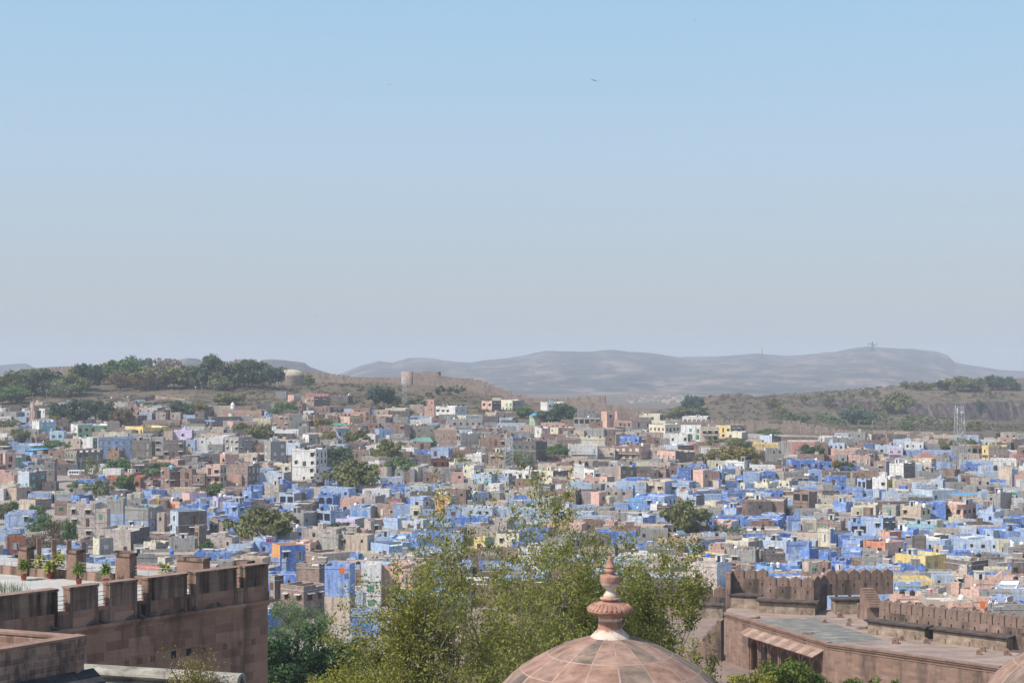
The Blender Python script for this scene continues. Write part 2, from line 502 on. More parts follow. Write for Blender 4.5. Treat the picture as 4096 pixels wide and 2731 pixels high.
ridge('hill', [(360,866),(390,838),(405,823),(430,819),(455,822),(480,836),(530,840),(590,833),(600,826),(620,825),(655,828),(680,830),(700,832),(712,842),(730,848),(760,858),(800,872)], 2600, 3300, -62, 8, HM, 'small hazy ridge behind the fort wall and trees', 4)
ridge('hill', [(-60,866),(-20,842),(20,835),(60,834),(75,842),(110,850),(160,868)], 4300, 5000, -62, 9, HM, 'small pale hazy hump at the left edge of the horizon', 4)
# ------------------------------------------------------------------ the houses of the town, read from the photograph
# tile: corner in the photograph and scale; row: left, corner (0 = one face), right, top, bottom, wall colours (some right ones darkened for shade), features
TILES = {'A0':(0,1540,2.868),'A1':(820,1540,2.868),'A2':(1640,1540,2.868),'A3':(2460,1540,2.868),'A4':(3276,1540,2.868),
         'B0':(0,1900,2.868),'B1':(820,1900,2.868),'B2':(1640,1900,2.868),'B3':(2460,1900,2.868),'B4':(3276,1900,2.868),
         'C':(2800,2150,1.815)}
HD = {
'A0': """110 235 300 305 400 WW|425 515 590 265 378 WT|115 0 300 362 430 P n|320 450 600 402 590 WQ c|530 0 725 472 560 N n|410 0 565 555 610 N n
300 420 565 600 680 NN n|568 0 728 522 730 P|725 890 1190 450 610 WE b|885 1062 1105 600 735 WE|95 0 500 672 770 L n|95 0 190 645 770 L n
965 1200 1300 355 410 GG|1205 0 1295 325 395 G|935 1010 1185 418 470 CC|1155 1225 1355 415 510 TT|1385 1580 1640 345 460 ND|1500 1575 1610 305 350 NN n
1635 0 2055 400 470 N|1370 1640 1880 475 580 YY|1195 0 1340 535 585 O|1335 0 1465 545 600 C n|1105 1125 1500 592 850 SL w|1490 0 1740 555 640 G
1503 1740 1760 635 860 DD|1745 0 1875 590 800 G|1870 0 2105 630 860 D|1980 2200 2265 512 620 VV s|2105 0 2235 625 780 L|2225 0 2352 605 735 W
1720 1880 2060 455 520 DN|1880 0 1980 525 620 T|2062 2250 2352 338 378 LT n|2055 2150 2352 380 475 ND n|2080 0 2352 445 505 G n|2115 0 2340 475 520 C
0 60 155 770 980 SS|65 155 260 800 930 ME|240 380 515 745 820 KN nm|205 320 370 878 950 LL|335 425 620 845 970 GD|510 0 625 850 1110 D
670 875 1130 745 1015 ND cbw|160 335 480 985 1205 PD|470 0 545 995 1100 Q|0 0 160 1025 1140 S|10 0 180 1130 1190 E n|485 0 640 1105 1180 D n
1400 1520 1800 905 1060 ND|1180 1600 1610 1045 1180 MM|1410 1530 1600 1000 1150 MM n|1585 1750 1815 1080 1180 NN w|1815 1945 2065 940 1200 NN w|2065 0 2205 952 1200 N w
2205 0 2352 1010 1200 N b|2065 2270 2352 815 940 DN|2100 0 2352 885 960 G n""",
'A1': """100 0 330 235 340 T n|330 0 540 250 340 N n|155 650 815 285 380 ND n|0 75 390 360 470 DD n|210 320 590 415 520 SS|390 0 600 370 420 G n
550 0 755 378 470 C|755 965 1085 330 520 NC|920 1225 1355 330 390 WN n|1090 0 1245 290 325 W n|1080 1215 1240 395 465 GG|1225 1260 1355 335 470 NN
1080 1250 1415 128 230 NN|1415 1640 1680 110 200 DD c|935 1020 1110 108 190 SW|810 0 935 65 140 G|1150 0 1420 95 130 R n|1215 1405 1575 240 305 NS
1430 1660 1795 345 440 SY|1580 0 1840 308 350 S n|1580 1700 1830 268 300 LL n|1835 0 1960 280 340 L n|1960 0 2110 280 320 T|2060 2300 2352 262 320 CC n
2100 0 2352 295 350 D n|1960 2070 2150 360 530 DD|2070 0 2290 425 540 N|1840 0 1960 340 420 N|2290 0 2352 450 610 D|1620 1805 1860 455 540 NL n
1935 2000 2150 500 600 LL|1495 1580 1650 500 670 LL|780 0 1070 510 610 W|830 0 1010 550 600 D nm|1070 0 1190 470 560 G|200 385 530 590 800 GG w
0 0 205 600 740 W|30 0 205 680 760 G n|655 755 915 640 880 GG|915 1090 1170 660 800 PG|1105 1190 1300 560 680 WG|535 0 650 680 780 N
985 1270 1365 725 1080 WW w|780 985 1000 890 990 CC w|380 600 645 780 870 TN|120 230 370 790 890 SS|210 490 580 905 1160 ND w|0 175 215 910 1200 ST bw
530 0 780 955 1000 L nm|525 0 600 1000 1120 N|595 905 960 1000 1130 PG|1330 1385 1580 1010 1130 BB s|1400 0 1540 955 1010 B|1250 0 1335 1010 1130 G
805 905 980 1110 1205 BB|1690 0 1870 740 860 N|1130 0 1250 1080 1110 M n|1930 2010 2260 1060 1140 PL|2290 0 2352 1000 1140 N""",
'A2': """145 275 310 165 240 SS|0 0 150 220 300 T|145 0 280 240 350 S|285 520 645 240 350 WW|330 0 520 335 380 G|530 640 830 345 385 VW h
410 0 830 385 480 G|820 940 1045 175 280 SD w|945 0 1050 140 175 M n|1045 1175 1315 165 280 CG|860 985 1225 310 360 TT n|835 0 1010 355 450 D
830 0 990 425 480 G n|0 280 330 460 610 DD|0 0 190 395 455 W|275 545 560 510 680 NN w|530 580 805 550 700 GG o|800 0 1095 600 730 N n
1095 1160 1400 595 690 GD n|1150 1445 1580 640 890 DD|895 1095 1160 765 920 ND|235 440 480 715 840 LL w|235 420 480 840 940 MN w|25 0 245 740 790 B
0 0 240 795 890 D|635 820 890 790 900 WW|480 0 550 700 760 L n|545 0 740 745 820 N|440 500 780 880 950 CW n|605 735 850 915 1050 CV|460 605 615 1000 1120 SS
355 0 465 950 1120 G|150 0 355 1000 1120 N|700 935 1000 1015 1160 PL|1060 1220 1240 970 1090 WG|1220 1390 1475 980 1150 WD s|1010 1130 1220 1040 1145 LG
850 0 1060 965 1010 V n|1300 1520 1680 890 965 DB n|1480 1640 1820 980 1090 CD b|1880 2000 2030 895 1080 WW|2000 2110 2260 955 1110 WW|1785 0 2030 825 900 T n
1825 2140 2150 680 860 WW b|1840 0 2240 600 680 C n|1680 0 1960 605 800 N n|2150 0 2352 720 850 T b|1880 2185 2200 365 500 GG o|1900 2225 2250 490 590 GG n
1370 1435 1560 345 450 ET|1560 1650 1655 355 420 KK|1505 0 1775 430 475 S n|1430 1510 1610 480 590 WS|1610 1700 1780 480 560 KS|1500 0 1690 560 640 N
1250 0 1420 460 530 T|1060 0 1210 475 540 G|1100 0 1390 530 590 G|2200 2260 2352 300 470 SS|1500 1575 1770 190 290 WW|1835 0 1970 175 220 D n
2050 0 2230 225 300 G|1930 0 2130 270 350 G n|2250 0 2352 580 690 N|995 0 1320 435 490 P n|1205 1375 1400 1075 1130 NN n|1525 1630 1960 1065 1130 CS n
2000 0 2180 1060 1120 S n|2185 2260 2352 1045 1200 SN""",
'A3': """0 25 155 300 400 SS|285 515 575 330 440 CD|190 0 420 370 470 N|0 190 420 400 500 NT b|405 575 760 450 560 CC w|505 580 770 405 460 CC
780 1055 1130 355 460 WD w|760 985 1000 455 640 WP w|560 835 900 560 680 WD w|990 1185 1190 475 660 TT bw|1185 1325 1525 455 590 YG w|1295 1455 1550 530 610 CG
355 0 560 540 590 T n|370 0 515 600 700 N|515 0 630 615 700 G|165 290 390 615 690 WS|0 290 430 680 850 NS bw|585 720 975 690 780 PD w
500 695 940 755 880 SD|750 830 930 780 850 SL n|430 0 580 715 830 T|1490 1670 1850 740 870 NN w|1680 1800 1920 575 670 PD|1560 0 1880 660 720 Y n
1880 2030 2050 640 785 GG|2030 0 2300 655 790 R b|1925 0 2330 595 640 N n|2010 0 2352 635 660 Q n|1055 1280 1290 860 940 CC n|1280 1485 1585 860 960 WW n
1580 0 1840 920 960 W n|2025 0 2352 855 975 B|0 65 255 925 1060 TD|245 0 390 875 930 C n|430 585 750 955 1060 ND|605 690 695 850 900 GG
730 870 875 935 1080 BB|868 905 1050 960 1080 MM n|880 0 1050 905 960 B n|905 1010 1095 970 1160 SS|1100 1225 1400 960 1070 BL|1275 1380 1430 1030 1090 CS
1420 1665 1840 1040 1170 BB|1660 0 1840 985 1040 B n|1845 1935 2125 985 1080 GT n|2120 2225 2352 1035 1140 DB o|1610 1755 1900 1110 1200 CC|1900 2000 2120 1090 1170 CG""",
'A4': """435 640 720 745 910 DG n|350 585 590 805 930 SS w|165 0 580 730 800 S n|425 510 690 660 720 NL|520 0 830 635 680 N n|680 0 910 685 770 P n
800 960 1015 700 830 VV b|1010 0 1260 745 790 L n|1265 0 1540 750 790 L n|990 0 1150 850 890 Y n|1160 1290 1365 840 890 CT n|1410 0 1495 790 900 G n
1640 0 1835 785 860 T n|1740 1900 1905 690 830 NN a|1900 1945 2200 690 850 YT b|2065 2200 2290 655 740 DD n|2015 2205 2240 740 830 WS n|2005 2265 2310 840 940 WW w
2310 0 2352 860 920 G|1660 0 1980 860 910 P n|2075 0 2180 595 650 S|1840 0 2020 625 690 W|2115 0 2200 645 680 C n|2230 0 2352 795 850 R n
0 0 158 875 970 B n|280 0 470 925 990 B|650 770 850 870 1030 NB|850 970 1135 890 1060 WD|1135 1290 1385 890 985 TB|1390 0 1540 880 960 L
1670 1840 1850 905 985 BB|1850 2000 2095 920 980 LN|1420 1560 1660 965 1030 ND n|1150 0 1430 985 1080 G n|1880 0 2095 990 1070 P n|2095 2210 2320 950 1150 TL
2305 0 2352 1080 1205 W|110 320 325 1035 1130 BB w|320 415 460 1070 1150 GG|460 540 630 1070 1190 LD o|680 0 780 995 1045 W n|635 780 880 1055 1205 WY s
880 0 1060 1075 1110 Y n""",
'B0': """0 190 310 140 275 TT|0 0 40 150 275 W|185 405 520 280 395 TN n|550 625 790 190 300 YW o|320 0 580 210 260 L n|840 0 1040 150 215 G n
625 770 780 295 450 NN|780 910 1030 230 300 BB|865 985 1030 300 400 BB n|770 1085 1090 320 700 HH|1085 0 1230 380 700 H|1225 1410 1415 255 590 GG d
1408 1700 1800 360 635 GG d|1470 1605 1610 200 260 CC n|1610 1740 1870 170 265 BB n|1915 2230 2240 150 200 TC n|1730 0 1825 225 275 C n|1715 0 1910 280 400 N
1910 2060 2160 290 400 SS b|2050 2175 2350 205 290 SV|2230 2300 2352 265 340 BC|2065 0 2352 340 400 B n|1885 2045 2340 415 690 PD|1800 0 1885 430 640 T s
2220 2285 2352 575 880 ND|1080 1500 1615 620 860 HD n|1610 0 1950 680 770 N n|1030 1140 1270 720 940 CG w|1610 1790 1940 770 890 CG|1935 0 2230 720 930 G n
1500 0 2220 895 1020 G n|90 0 365 415 640 L n|50 105 110 440 640 LL|0 0 225 620 690 L n|0 85 265 690 1010 DM w|370 0 750 860 940 P|650 0 920 800 870 L n
1060 0 1270 980 1080 L n|1795 1895 1950 940 1010 CG""",
'B1': """460 650 655 115 190 BB n|410 530 635 175 310 BB s|495 0 700 290 350 D n|230 460 465 135 250 NN w|60 150 290 245 410 VV b|180 375 500 305 490 BB w
0 0 90 250 330 B|680 845 885 105 260 HH n|840 1020 1085 205 330 LG o|980 1090 1280 155 270 BB|805 905 980 85 175 BB n|1285 1470 1540 215 390 BB a
1610 1680 1790 100 220 BB|1990 2260 2265 25 100 PP|2015 0 2310 105 180 B|1850 1975 2060 225 320 BB|2055 2255 2310 260 330 NN om|1970 2195 2300 330 490 ND
1640 1900 1980 350 490 LT|2040 2210 2350 490 600 LL n|860 1130 1250 430 600 GG|1255 1440 1640 400 590 LL o|545 0 860 340 400 D n|0 150 400 500 660 NN w
160 0 270 545 700 H|940 1050 1155 600 720 TT|805 975 1050 650 740 CT n|600 0 805 680 740 S n|540 720 785 715 890 LL n|960 1205 1275 760 860 SS
1280 1530 1720 675 890 GD|275 0 540 780 880 P n|1490 1720 1810 500 600 VG n|1815 1900 2025 510 680 HH|1870 2110 2352 790 890 LL n|1950 0 2352 700 790 L n
725 860 1130 805 1140 OB n|765 930 960 940 1140 LL b|945 0 1110 910 1010 Y n|1110 1350 1660 900 990 NT n|1660 1760 1790 900 1000 BB|1740 0 1990 890 960 C n
835 1135 1340 1270 1640 NN w|1040 1310 1370 1010 1560 ND|1365 1660 1700 1015 1700 BB dn|1660 1780 1800 1020 1330 LL w|1666 1980 1990 1555 1835 BB w|2016 2380 2500 1044 1480 SS w
1790 0 2016 1000 1500 W|2120 2500 3010 1400 1720 BB|725 800 890 1150 1500 GD""",
'B2': """0 150 235 245 400 LV|0 120 135 345 520 CC|285 460 465 215 455 OO w|290 0 390 150 215 O n|465 730 900 205 350 BP|905 1025 1080 95 200 WW
885 1030 1130 195 270 GT|720 0 885 180 260 L n|805 0 910 190 230 N n|0 0 280 195 260 D n|415 0 580 345 500 L|900 1205 1460 200 280 GB n
1190 0 1340 240 280 B n|1450 1600 1740 255 450 GG|1405 1610 1670 105 180 DD|1680 1900 1970 165 340 ND|1975 0 2080 185 330 H n|2080 2170 2260 190 350 SS
2195 2285 2352 240 300 KK n|1745 0 1880 315 380 L n|205 0 440 490 560 L n|40 150 210 505 680 PL|350 0 600 550 610 P nm|980 1250 1390 660 830 CP
900 0 1480 380 500 P|1000 0 1300 520 640 L|1240 1500 1580 830 1080 WG|1100 1240 1260 880 1020 NN|730 860 960 710 870 YE|0 90 170 715 890 BQ
1170 0 1300 770 860 B|60 620 640 830 930 LL|1900 0 2352 840 1000 T n|560 0 700 980 1250 L|250 0 420 1000 1300 B""",
'B3': """40 155 240 135 310 KK w|150 0 310 260 420 K|0 0 150 315 415 L|265 570 730 70 240 TL bw|240 565 740 240 410 BL|630 850 960 75 230 LL|735 840 1240 165 290 PB n
840 930 1040 225 350 LD|1035 0 1220 215 300 L|1040 1155 1230 295 350 VC|1140 1190 1420 60 140 TB|1240 1290 1640 175 300 BB n|1215 0 1470 260 350 B
1465 1600 1760 200 270 CC n|1450 1490 1610 85 175 YL n|1480 1940 2065 280 500 ND n|1945 2060 2070 235 300 CG|1825 2075 2170 170 240 NN n|2065 2225 2352 180 400 NN o
420 480 640 330 430 WN n|0 560 640 430 520 GT n|155 320 480 465 550 PB n|480 0 640 470 560 L n|1240 1390 1480 370 460 LL|1165 0 1480 465 510 B n
1090 1335 1460 530 660 SP|1460 1870 2010 510 620 BB|1695 1890 1990 445 520 LB|1500 0 1940 620 690 H w|1990 0 2130 470 640 B s|2125 2160 2280 545 665 SO
2045 0 2130 540 665 L n|2150 0 2315 500 545 M n|2145 0 2352 405 480 G n|2040 2320 2352 665 740 TP n|1840 1890 2030 670 760 BB n|1640 1970 2120 750 880 PB
1970 0 2210 755 860 B n|935 0 1480 695 745 T n|1020 0 1290 665 700 P n|600 880 1300 730 800 LL n|720 950 1020 800 910 LS|125 290 300 700 790 LL
0 120 240 790 880 GG|130 0 245 530 580 L n|1080 1255 1300 845 930 SS|1320 1610 1700 850 1010 GD wr|1300 1530 1750 760 800 VG n|1700 0 1950 860 1000 D n
840 1080 1340 930 980 YC n|850 1170 1390 1000 1400 HP|1645 1810 1940 1030 1145 KK r|1390 0 1560 1020 1130 T n|2145 2230 2352 840 960 BB s|1990 0 2145 910 980 L
2000 2090 2190 985 1130 LL|2170 2220 2352 1000 1120 TT|480 0 720 670 710 H n|720 795 800 640 715 LL""",
'B4': """0 40 258 175 320 ND w|0 0 130 265 340 C n|0 0 175 340 410 C n|320 500 525 140 250 BB|205 0 310 85 200 B n|640 690 780 160 280 PL n
730 905 950 195 280 PB n|955 1090 1110 95 200 GG n|1115 0 1300 80 220 P n|1300 1420 1490 45 160 PL s|1145 1300 1670 170 285 PP w|1385 1650 1885 335 500 SS bw
1665 1810 1880 120 200 GD|1495 0 1700 85 130 G n|1985 2085 2250 200 390 GG n|2250 0 2352 265 395 W w|2130 0 2260 170 320 C|1965 0 2100 135 190 D n
1860 0 1985 185 300 P n|180 310 415 305 400 BB n|420 0 645 265 310 L n|415 650 745 330 440 CC|390 0 510 370 460 C|510 590 640 375 460 NN
750 880 980 340 460 GH|975 1170 1335 340 540 TC b|0 95 245 430 470 GG n|530 735 930 485 680 LD|360 0 550 535 640 L o|0 250 360 510 640 NG
1025 1350 1440 560 660 QQ n|1300 1350 1440 510 560 QQ n|1520 0 1670 485 545 Q|935 0 1020 520 610 Y n|1510 1600 1690 550 610 BL n|1600 1805 1850 590 700 PP n
1340 0 1600 610 680 H n|1875 2010 2170 405 540 LP s|2045 2110 2352 500 610 LB w|2135 0 2300 560 630 B|2175 0 2352 405 490 G n|1900 0 2352 620 690 B n
0 130 215 610 815 CB|225 0 380 680 790 B n|300 470 580 745 830 BB|380 0 715 690 750 L n|715 810 970 645 760 SM n|570 760 1030 770 920 MS
890 1080 1200 620 730 BB n|1080 1230 1250 690 870 DD s|1230 1390 1570 690 800 WD w|1350 1420 1560 800 890 TL n|1565 1715 2060 710 860 LP|1935 2000 2080 630 740 PP
2060 0 2200 740 895 C w|2200 0 2352 720 780 L n|2170 0 2352 790 930 G n|270 480 545 850 920 BB n|30 100 260 870 990 BB n|515 730 850 935 1000 GG n
955 1220 1540 925 1100 YY|1565 0 1765 870 930 B n|1535 1750 2050 985 1110 DD n|1510 0 1755 940 990 W n|1755 0 2160 935 1090 D n|2050 0 2352 1000 1060 G n
1960 0 2230 1070 1100 C n|165 310 405 955 1145 BB w|300 490 580 1065 1150 BL|680 840 950 1015 1060 PB n|950 0 1220 1030 1090 B|0 105 160 1000 1090 NN n
790 1150 1200 1115 1180 HN n|1555 1720 1850 1110 1200 TB s|1850 0 1970 1110 1170 B n|2030 0 2160 1120 1165 B n|2165 0 2352 1130 1200 S n|1325 0 1550 1140 1205 P n
790 0 1300 1190 1230 Y n|500 0 720 1160 1230 B n|0 0 220 1150 1230 C n|220 0 520 1165 1235 G r""",
'C': """1425 0 1605 315 400 L|1425 1625 1630 405 480 SS|1615 1730 1820 365 430 GT n|1830 1880 1915 325 420 SN|1985 2120 2130 430 520 SS n|2120 2230 2310 430 470 LT n
1650 0 1980 445 510 T n|2130 2350 2352 480 560 GG n|1920 2030 2130 380 440 SS n|1840 0 1980 465 540 S n|2000 0 2352 300 370 S s|2310 0 2352 455 560 B n"""}

class House: pass
HOUSES = []
for tl, txt in HD.items():
    ox, oy, sc = TILES[tl]
    for row in txt.replace('\n', '|').split('|'):
        p = row.split()
        if len(p) < 6: continue
        h = House()
        x0, xs, x1, yt, yb = [float(a) for a in p[:5]]
        h.x0 = (ox + x0/sc)/4; h.x1 = (ox + x1/sc)/4; h.xs = (ox + xs/sc)/4 if xs else None
        h.yt = (oy + yt/sc)/4; h.yb = (oy + yb/sc)/4
        cc = p[5]; h.cl = cc[0]; h.cr = cc[-1]
        h.opt = p[6] if len(p) > 6 else ''
        HOUSES.append(h)

def solve_depth(u, row, lo=255.0, hi=985.0):
    Y = lo
    while Y < hi:
        if grow(u, Y) <= row: return Y
        Y += 2.0
    return hi
for h in HOUSES:
    if h.xs is not None and (h.xs - h.x0 < 1.2 or h.x1 - h.xs < 1.2):
        if h.xs - h.x0 < 1.2: h.cl = h.cr
        h.xs = None
    u = h.xs if h.xs is not None else (h.x0 + h.x1)/2
    Y = solve_depth(u, h.yb + 1.2)
    Hm = lambda Y: (grow(u, Y) - h.yt) * Y / F
    while Hm(Y) < 3.3 and Y > 255: Y -= 1.0
    h.Y = Y; h.u = u
    h.vis = (h.yb - h.yt) * Y / F
    X = (u - CX)/F*Y
    h.ztop = -(h.yt - HZ)/F*Y
    if h.xs is None:
        h.a = math.radians(random.uniform(-5, 5)); Ln = (h.x1 - h.x0)*Y/F
        h.Lx = Ln/math.cos(h.a); h.D = min(9.0, max(3.0, random.uniform(.6, 1.0)*h.Lx))
        h.org = Vector((X - Ln/2, Y, 0))
        h.xvis = 0
    else:
        wl = (h.xs - h.x0)*Y/F; wr = (h.x1 - h.xs)*Y/F
        a = min(math.radians(66), max(math.radians(12), math.atan2(wr, wl)))
        h.a = a; h.Lx = wl/math.cos(a); h.D = min(16.0, wr/math.sin(a))
        if wr/math.sin(a) > 16: h.a = a = min(math.radians(66), math.asin(min(.91, wr/16))); h.D = wr/math.sin(a); h.Lx = wl/math.cos(a)
        ex = Vector((math.cos(a), -math.sin(a), 0))
        h.org = Vector((X, Y, 0)) - ex*h.Lx
        h.xvis = h.D
    ex = Vector((math.cos(h.a), -math.sin(h.a), 0)); ey = Vector((math.sin(h.a), math.cos(h.a), 0))
    h.ex, h.ey = ex, ey
    cs = [h.org, h.org + ex*h.Lx, h.org + ex*h.Lx + ey*h.D, h.org + ey*h.D]
    h.zb = min(gz(c.x, c.y) for c in cs) - .6
    h.H = h.ztop - h.zb
    h.px, h.py = (h.x0 + h.x1)*2, (h.yt + h.yb)*2
    h.area = (h.x1 - h.x0)*(h.yb - h.yt)
print('houses', len(HOUSES), [round(min(h.Y for h in HOUSES)), round(max(h.Y for h in HOUSES))], 'H', round(np.mean([h.H for h in HOUSES]),1), max(h.H for h in HOUSES), 'over', sum(h.H > 16 for h in HOUSES))
HOUSES.sort(key=lambda h: -h.area)

CAP = simple('weathered_concrete', (.40,.375,.34), .95, .3, .6)
ROOFM = simple('roof_plaster', (.50,.46,.41), .95, .25, .5)
ROOFS = [ROOFM, CAP, simple('roof_lime', (.58,.57,.55), .95, .25, .7), simple('roof_brown', (.34,.27,.22), .95, .3, .7)]
ROOFB = simple('roof_bluewash', (.45,.53,.62), .95, .25, .7)
DARK = simple('opening_shade', (.022,.022,.026), .6, .3)  # near-black colour stands in for the shade inside windows, holes and openings
FRAMES = {k: simple('window_frame_' + k, c, .7, .1) for k, c in dict(light=(.62,.58,.52), brown=(.16,.075,.045), green=(.10,.30,.20), blue=(.12,.28,.55), teal=(.14,.42,.42), grey=(.3,.29,.28)).items()}
SLAB = simple('concrete_slab', (.46,.43,.39), .9, .2, 1.0)
IRON = simple('dark_iron', (.045,.045,.05), .6, .2)
STEEL = simple('steel_rail', (.42,.40,.39), .45, .1, 5, .3)
METAL = {'L': simple('sheet_metal_pale', (.45,.55,.60), .5, .2), 'K': simple('sheet_metal_blue', (.10,.38,.62), .5, .15), 'D': simple('sheet_metal_navy', (.10,.15,.22), .5, .15), 'N': simple('sheet_metal_rust', (.45,.36,.27), .6, .3), 'P': simple('sheet_metal_pale', (.45,.55,.60))}

def _window(kind, fr):
    m = MB()
    w, hh = (1.0, 1.15) if kind != 'door' else (1.0, 2.0)
    t = .11
    m.box(-w/2, w/2, -.03, .0, 0, hh, 1)
    for a, b, c, d in ((-w/2-t, -w/2, -t*0, hh), (w/2, w/2+t, 0, hh), (-w/2-t, w/2+t, hh, hh+t), (-w/2-t, w/2+t, -t, 0)):
        if kind == 'door' and c < 0: continue
        m.box(a, b, -.09, .0, c, d, 0)
    if kind == 'hood':
        m.extr([(-w/2-.35, -.002, hh+.32), (-w/2-.35, -.75, hh+.14), (-w/2-.35, -.75, hh+.2), (-w/2-.35, -.002, hh+.42)], (w+.7, 0, 0), 2)
        m.box(-.03, .03, -.06, -.031, 0, hh, 0)
    if kind == 'bars':
        for k in range(-1, 2): m.box(k*.25-.025, k*.25+.025, -.06, -.031, 0, hh, 0)
        m.box(-w/2, w/2, -.065, -.061, hh*.5-.03, hh*.5+.03, 0)
    if kind == 'shut':
        m.box(-w/2+.02, -.02, -.07, -.031, .02, hh-.02, 0); m.box(.02, w/2-.02, -.07, -.031, .02, hh-.02, 0)
    if kind == 'door':
        m.box(-w/2+.04, w/2-.3, -.06, -.031, .02, hh-.04, 0)
    return m.mesh('window' if kind != 'door' else 'door', [FRAMES[fr], DARK, SLAB])
WIN = {}
def win_mesh(kind, fr):
    if (kind, fr) not in WIN: WIN[(kind, fr)] = _window(kind, fr)
    return WIN[(kind, fr)]

def wall_slab(m, p, ax, inn, L, t, prof, zb, mi):
    """wall of length L along ax from p, thickness t towards inn, stepped top profile [(s, h)...]"""
    pts = [p + ax*prof[0][0]]
    P = []
    P.append(p + Vector((0,0,zb)))
    P.append(p + ax*L + Vector((0,0,zb)))
    for s0, s1, hh in reversed(prof):
        P.append(p + ax*s1 + Vector((0,0,hh))); P.append(p + ax*s0 + Vector((0,0,hh)))
    Q = [P[0]]
    for q in P[1:]:
        if (q - Q[-1]).length > 1e-5: Q.append(q)
    b = len(m.f)
    m.extr(Q, inn*t, mi, mi)
    n = len(Q)
    for k in range(n):                      # coping on the upward edges
        q0, q1 = Q[k], Q[(k+1) % n]
        if abs(q0.z - q1.z) < 1e-5 and q0.z > zb + .5: m.m[b + 2 + k] = 2
def step_prof(L, h, opt, r):
    if 'c' in opt:
        n = max(3, int(L/1.1)); out = []
        for k in range(n):
            out.append((L*k/n, L*(k+1)/n, h if k % 2 == 0 else h - .75))
        return out
    q = r.random()
    if q < .45 or L < 3: return [(0, L, h)]
    if q < .62: s = L*r.uniform(.3, .7); return [(0, s, h), (s, L, h - r.uniform(.25, .6))]
    if q < .8: s = L*r.uniform(.3, .7); return [(0, s, h - r.uniform(.25, .6)), (s, L, h)]
    a, b = L*r.uniform(.15, .4), L*r.uniform(.55, .85)
    return [(0, a, h), (a, b, h - r.uniform(.2, .5)), (b, L, h)]

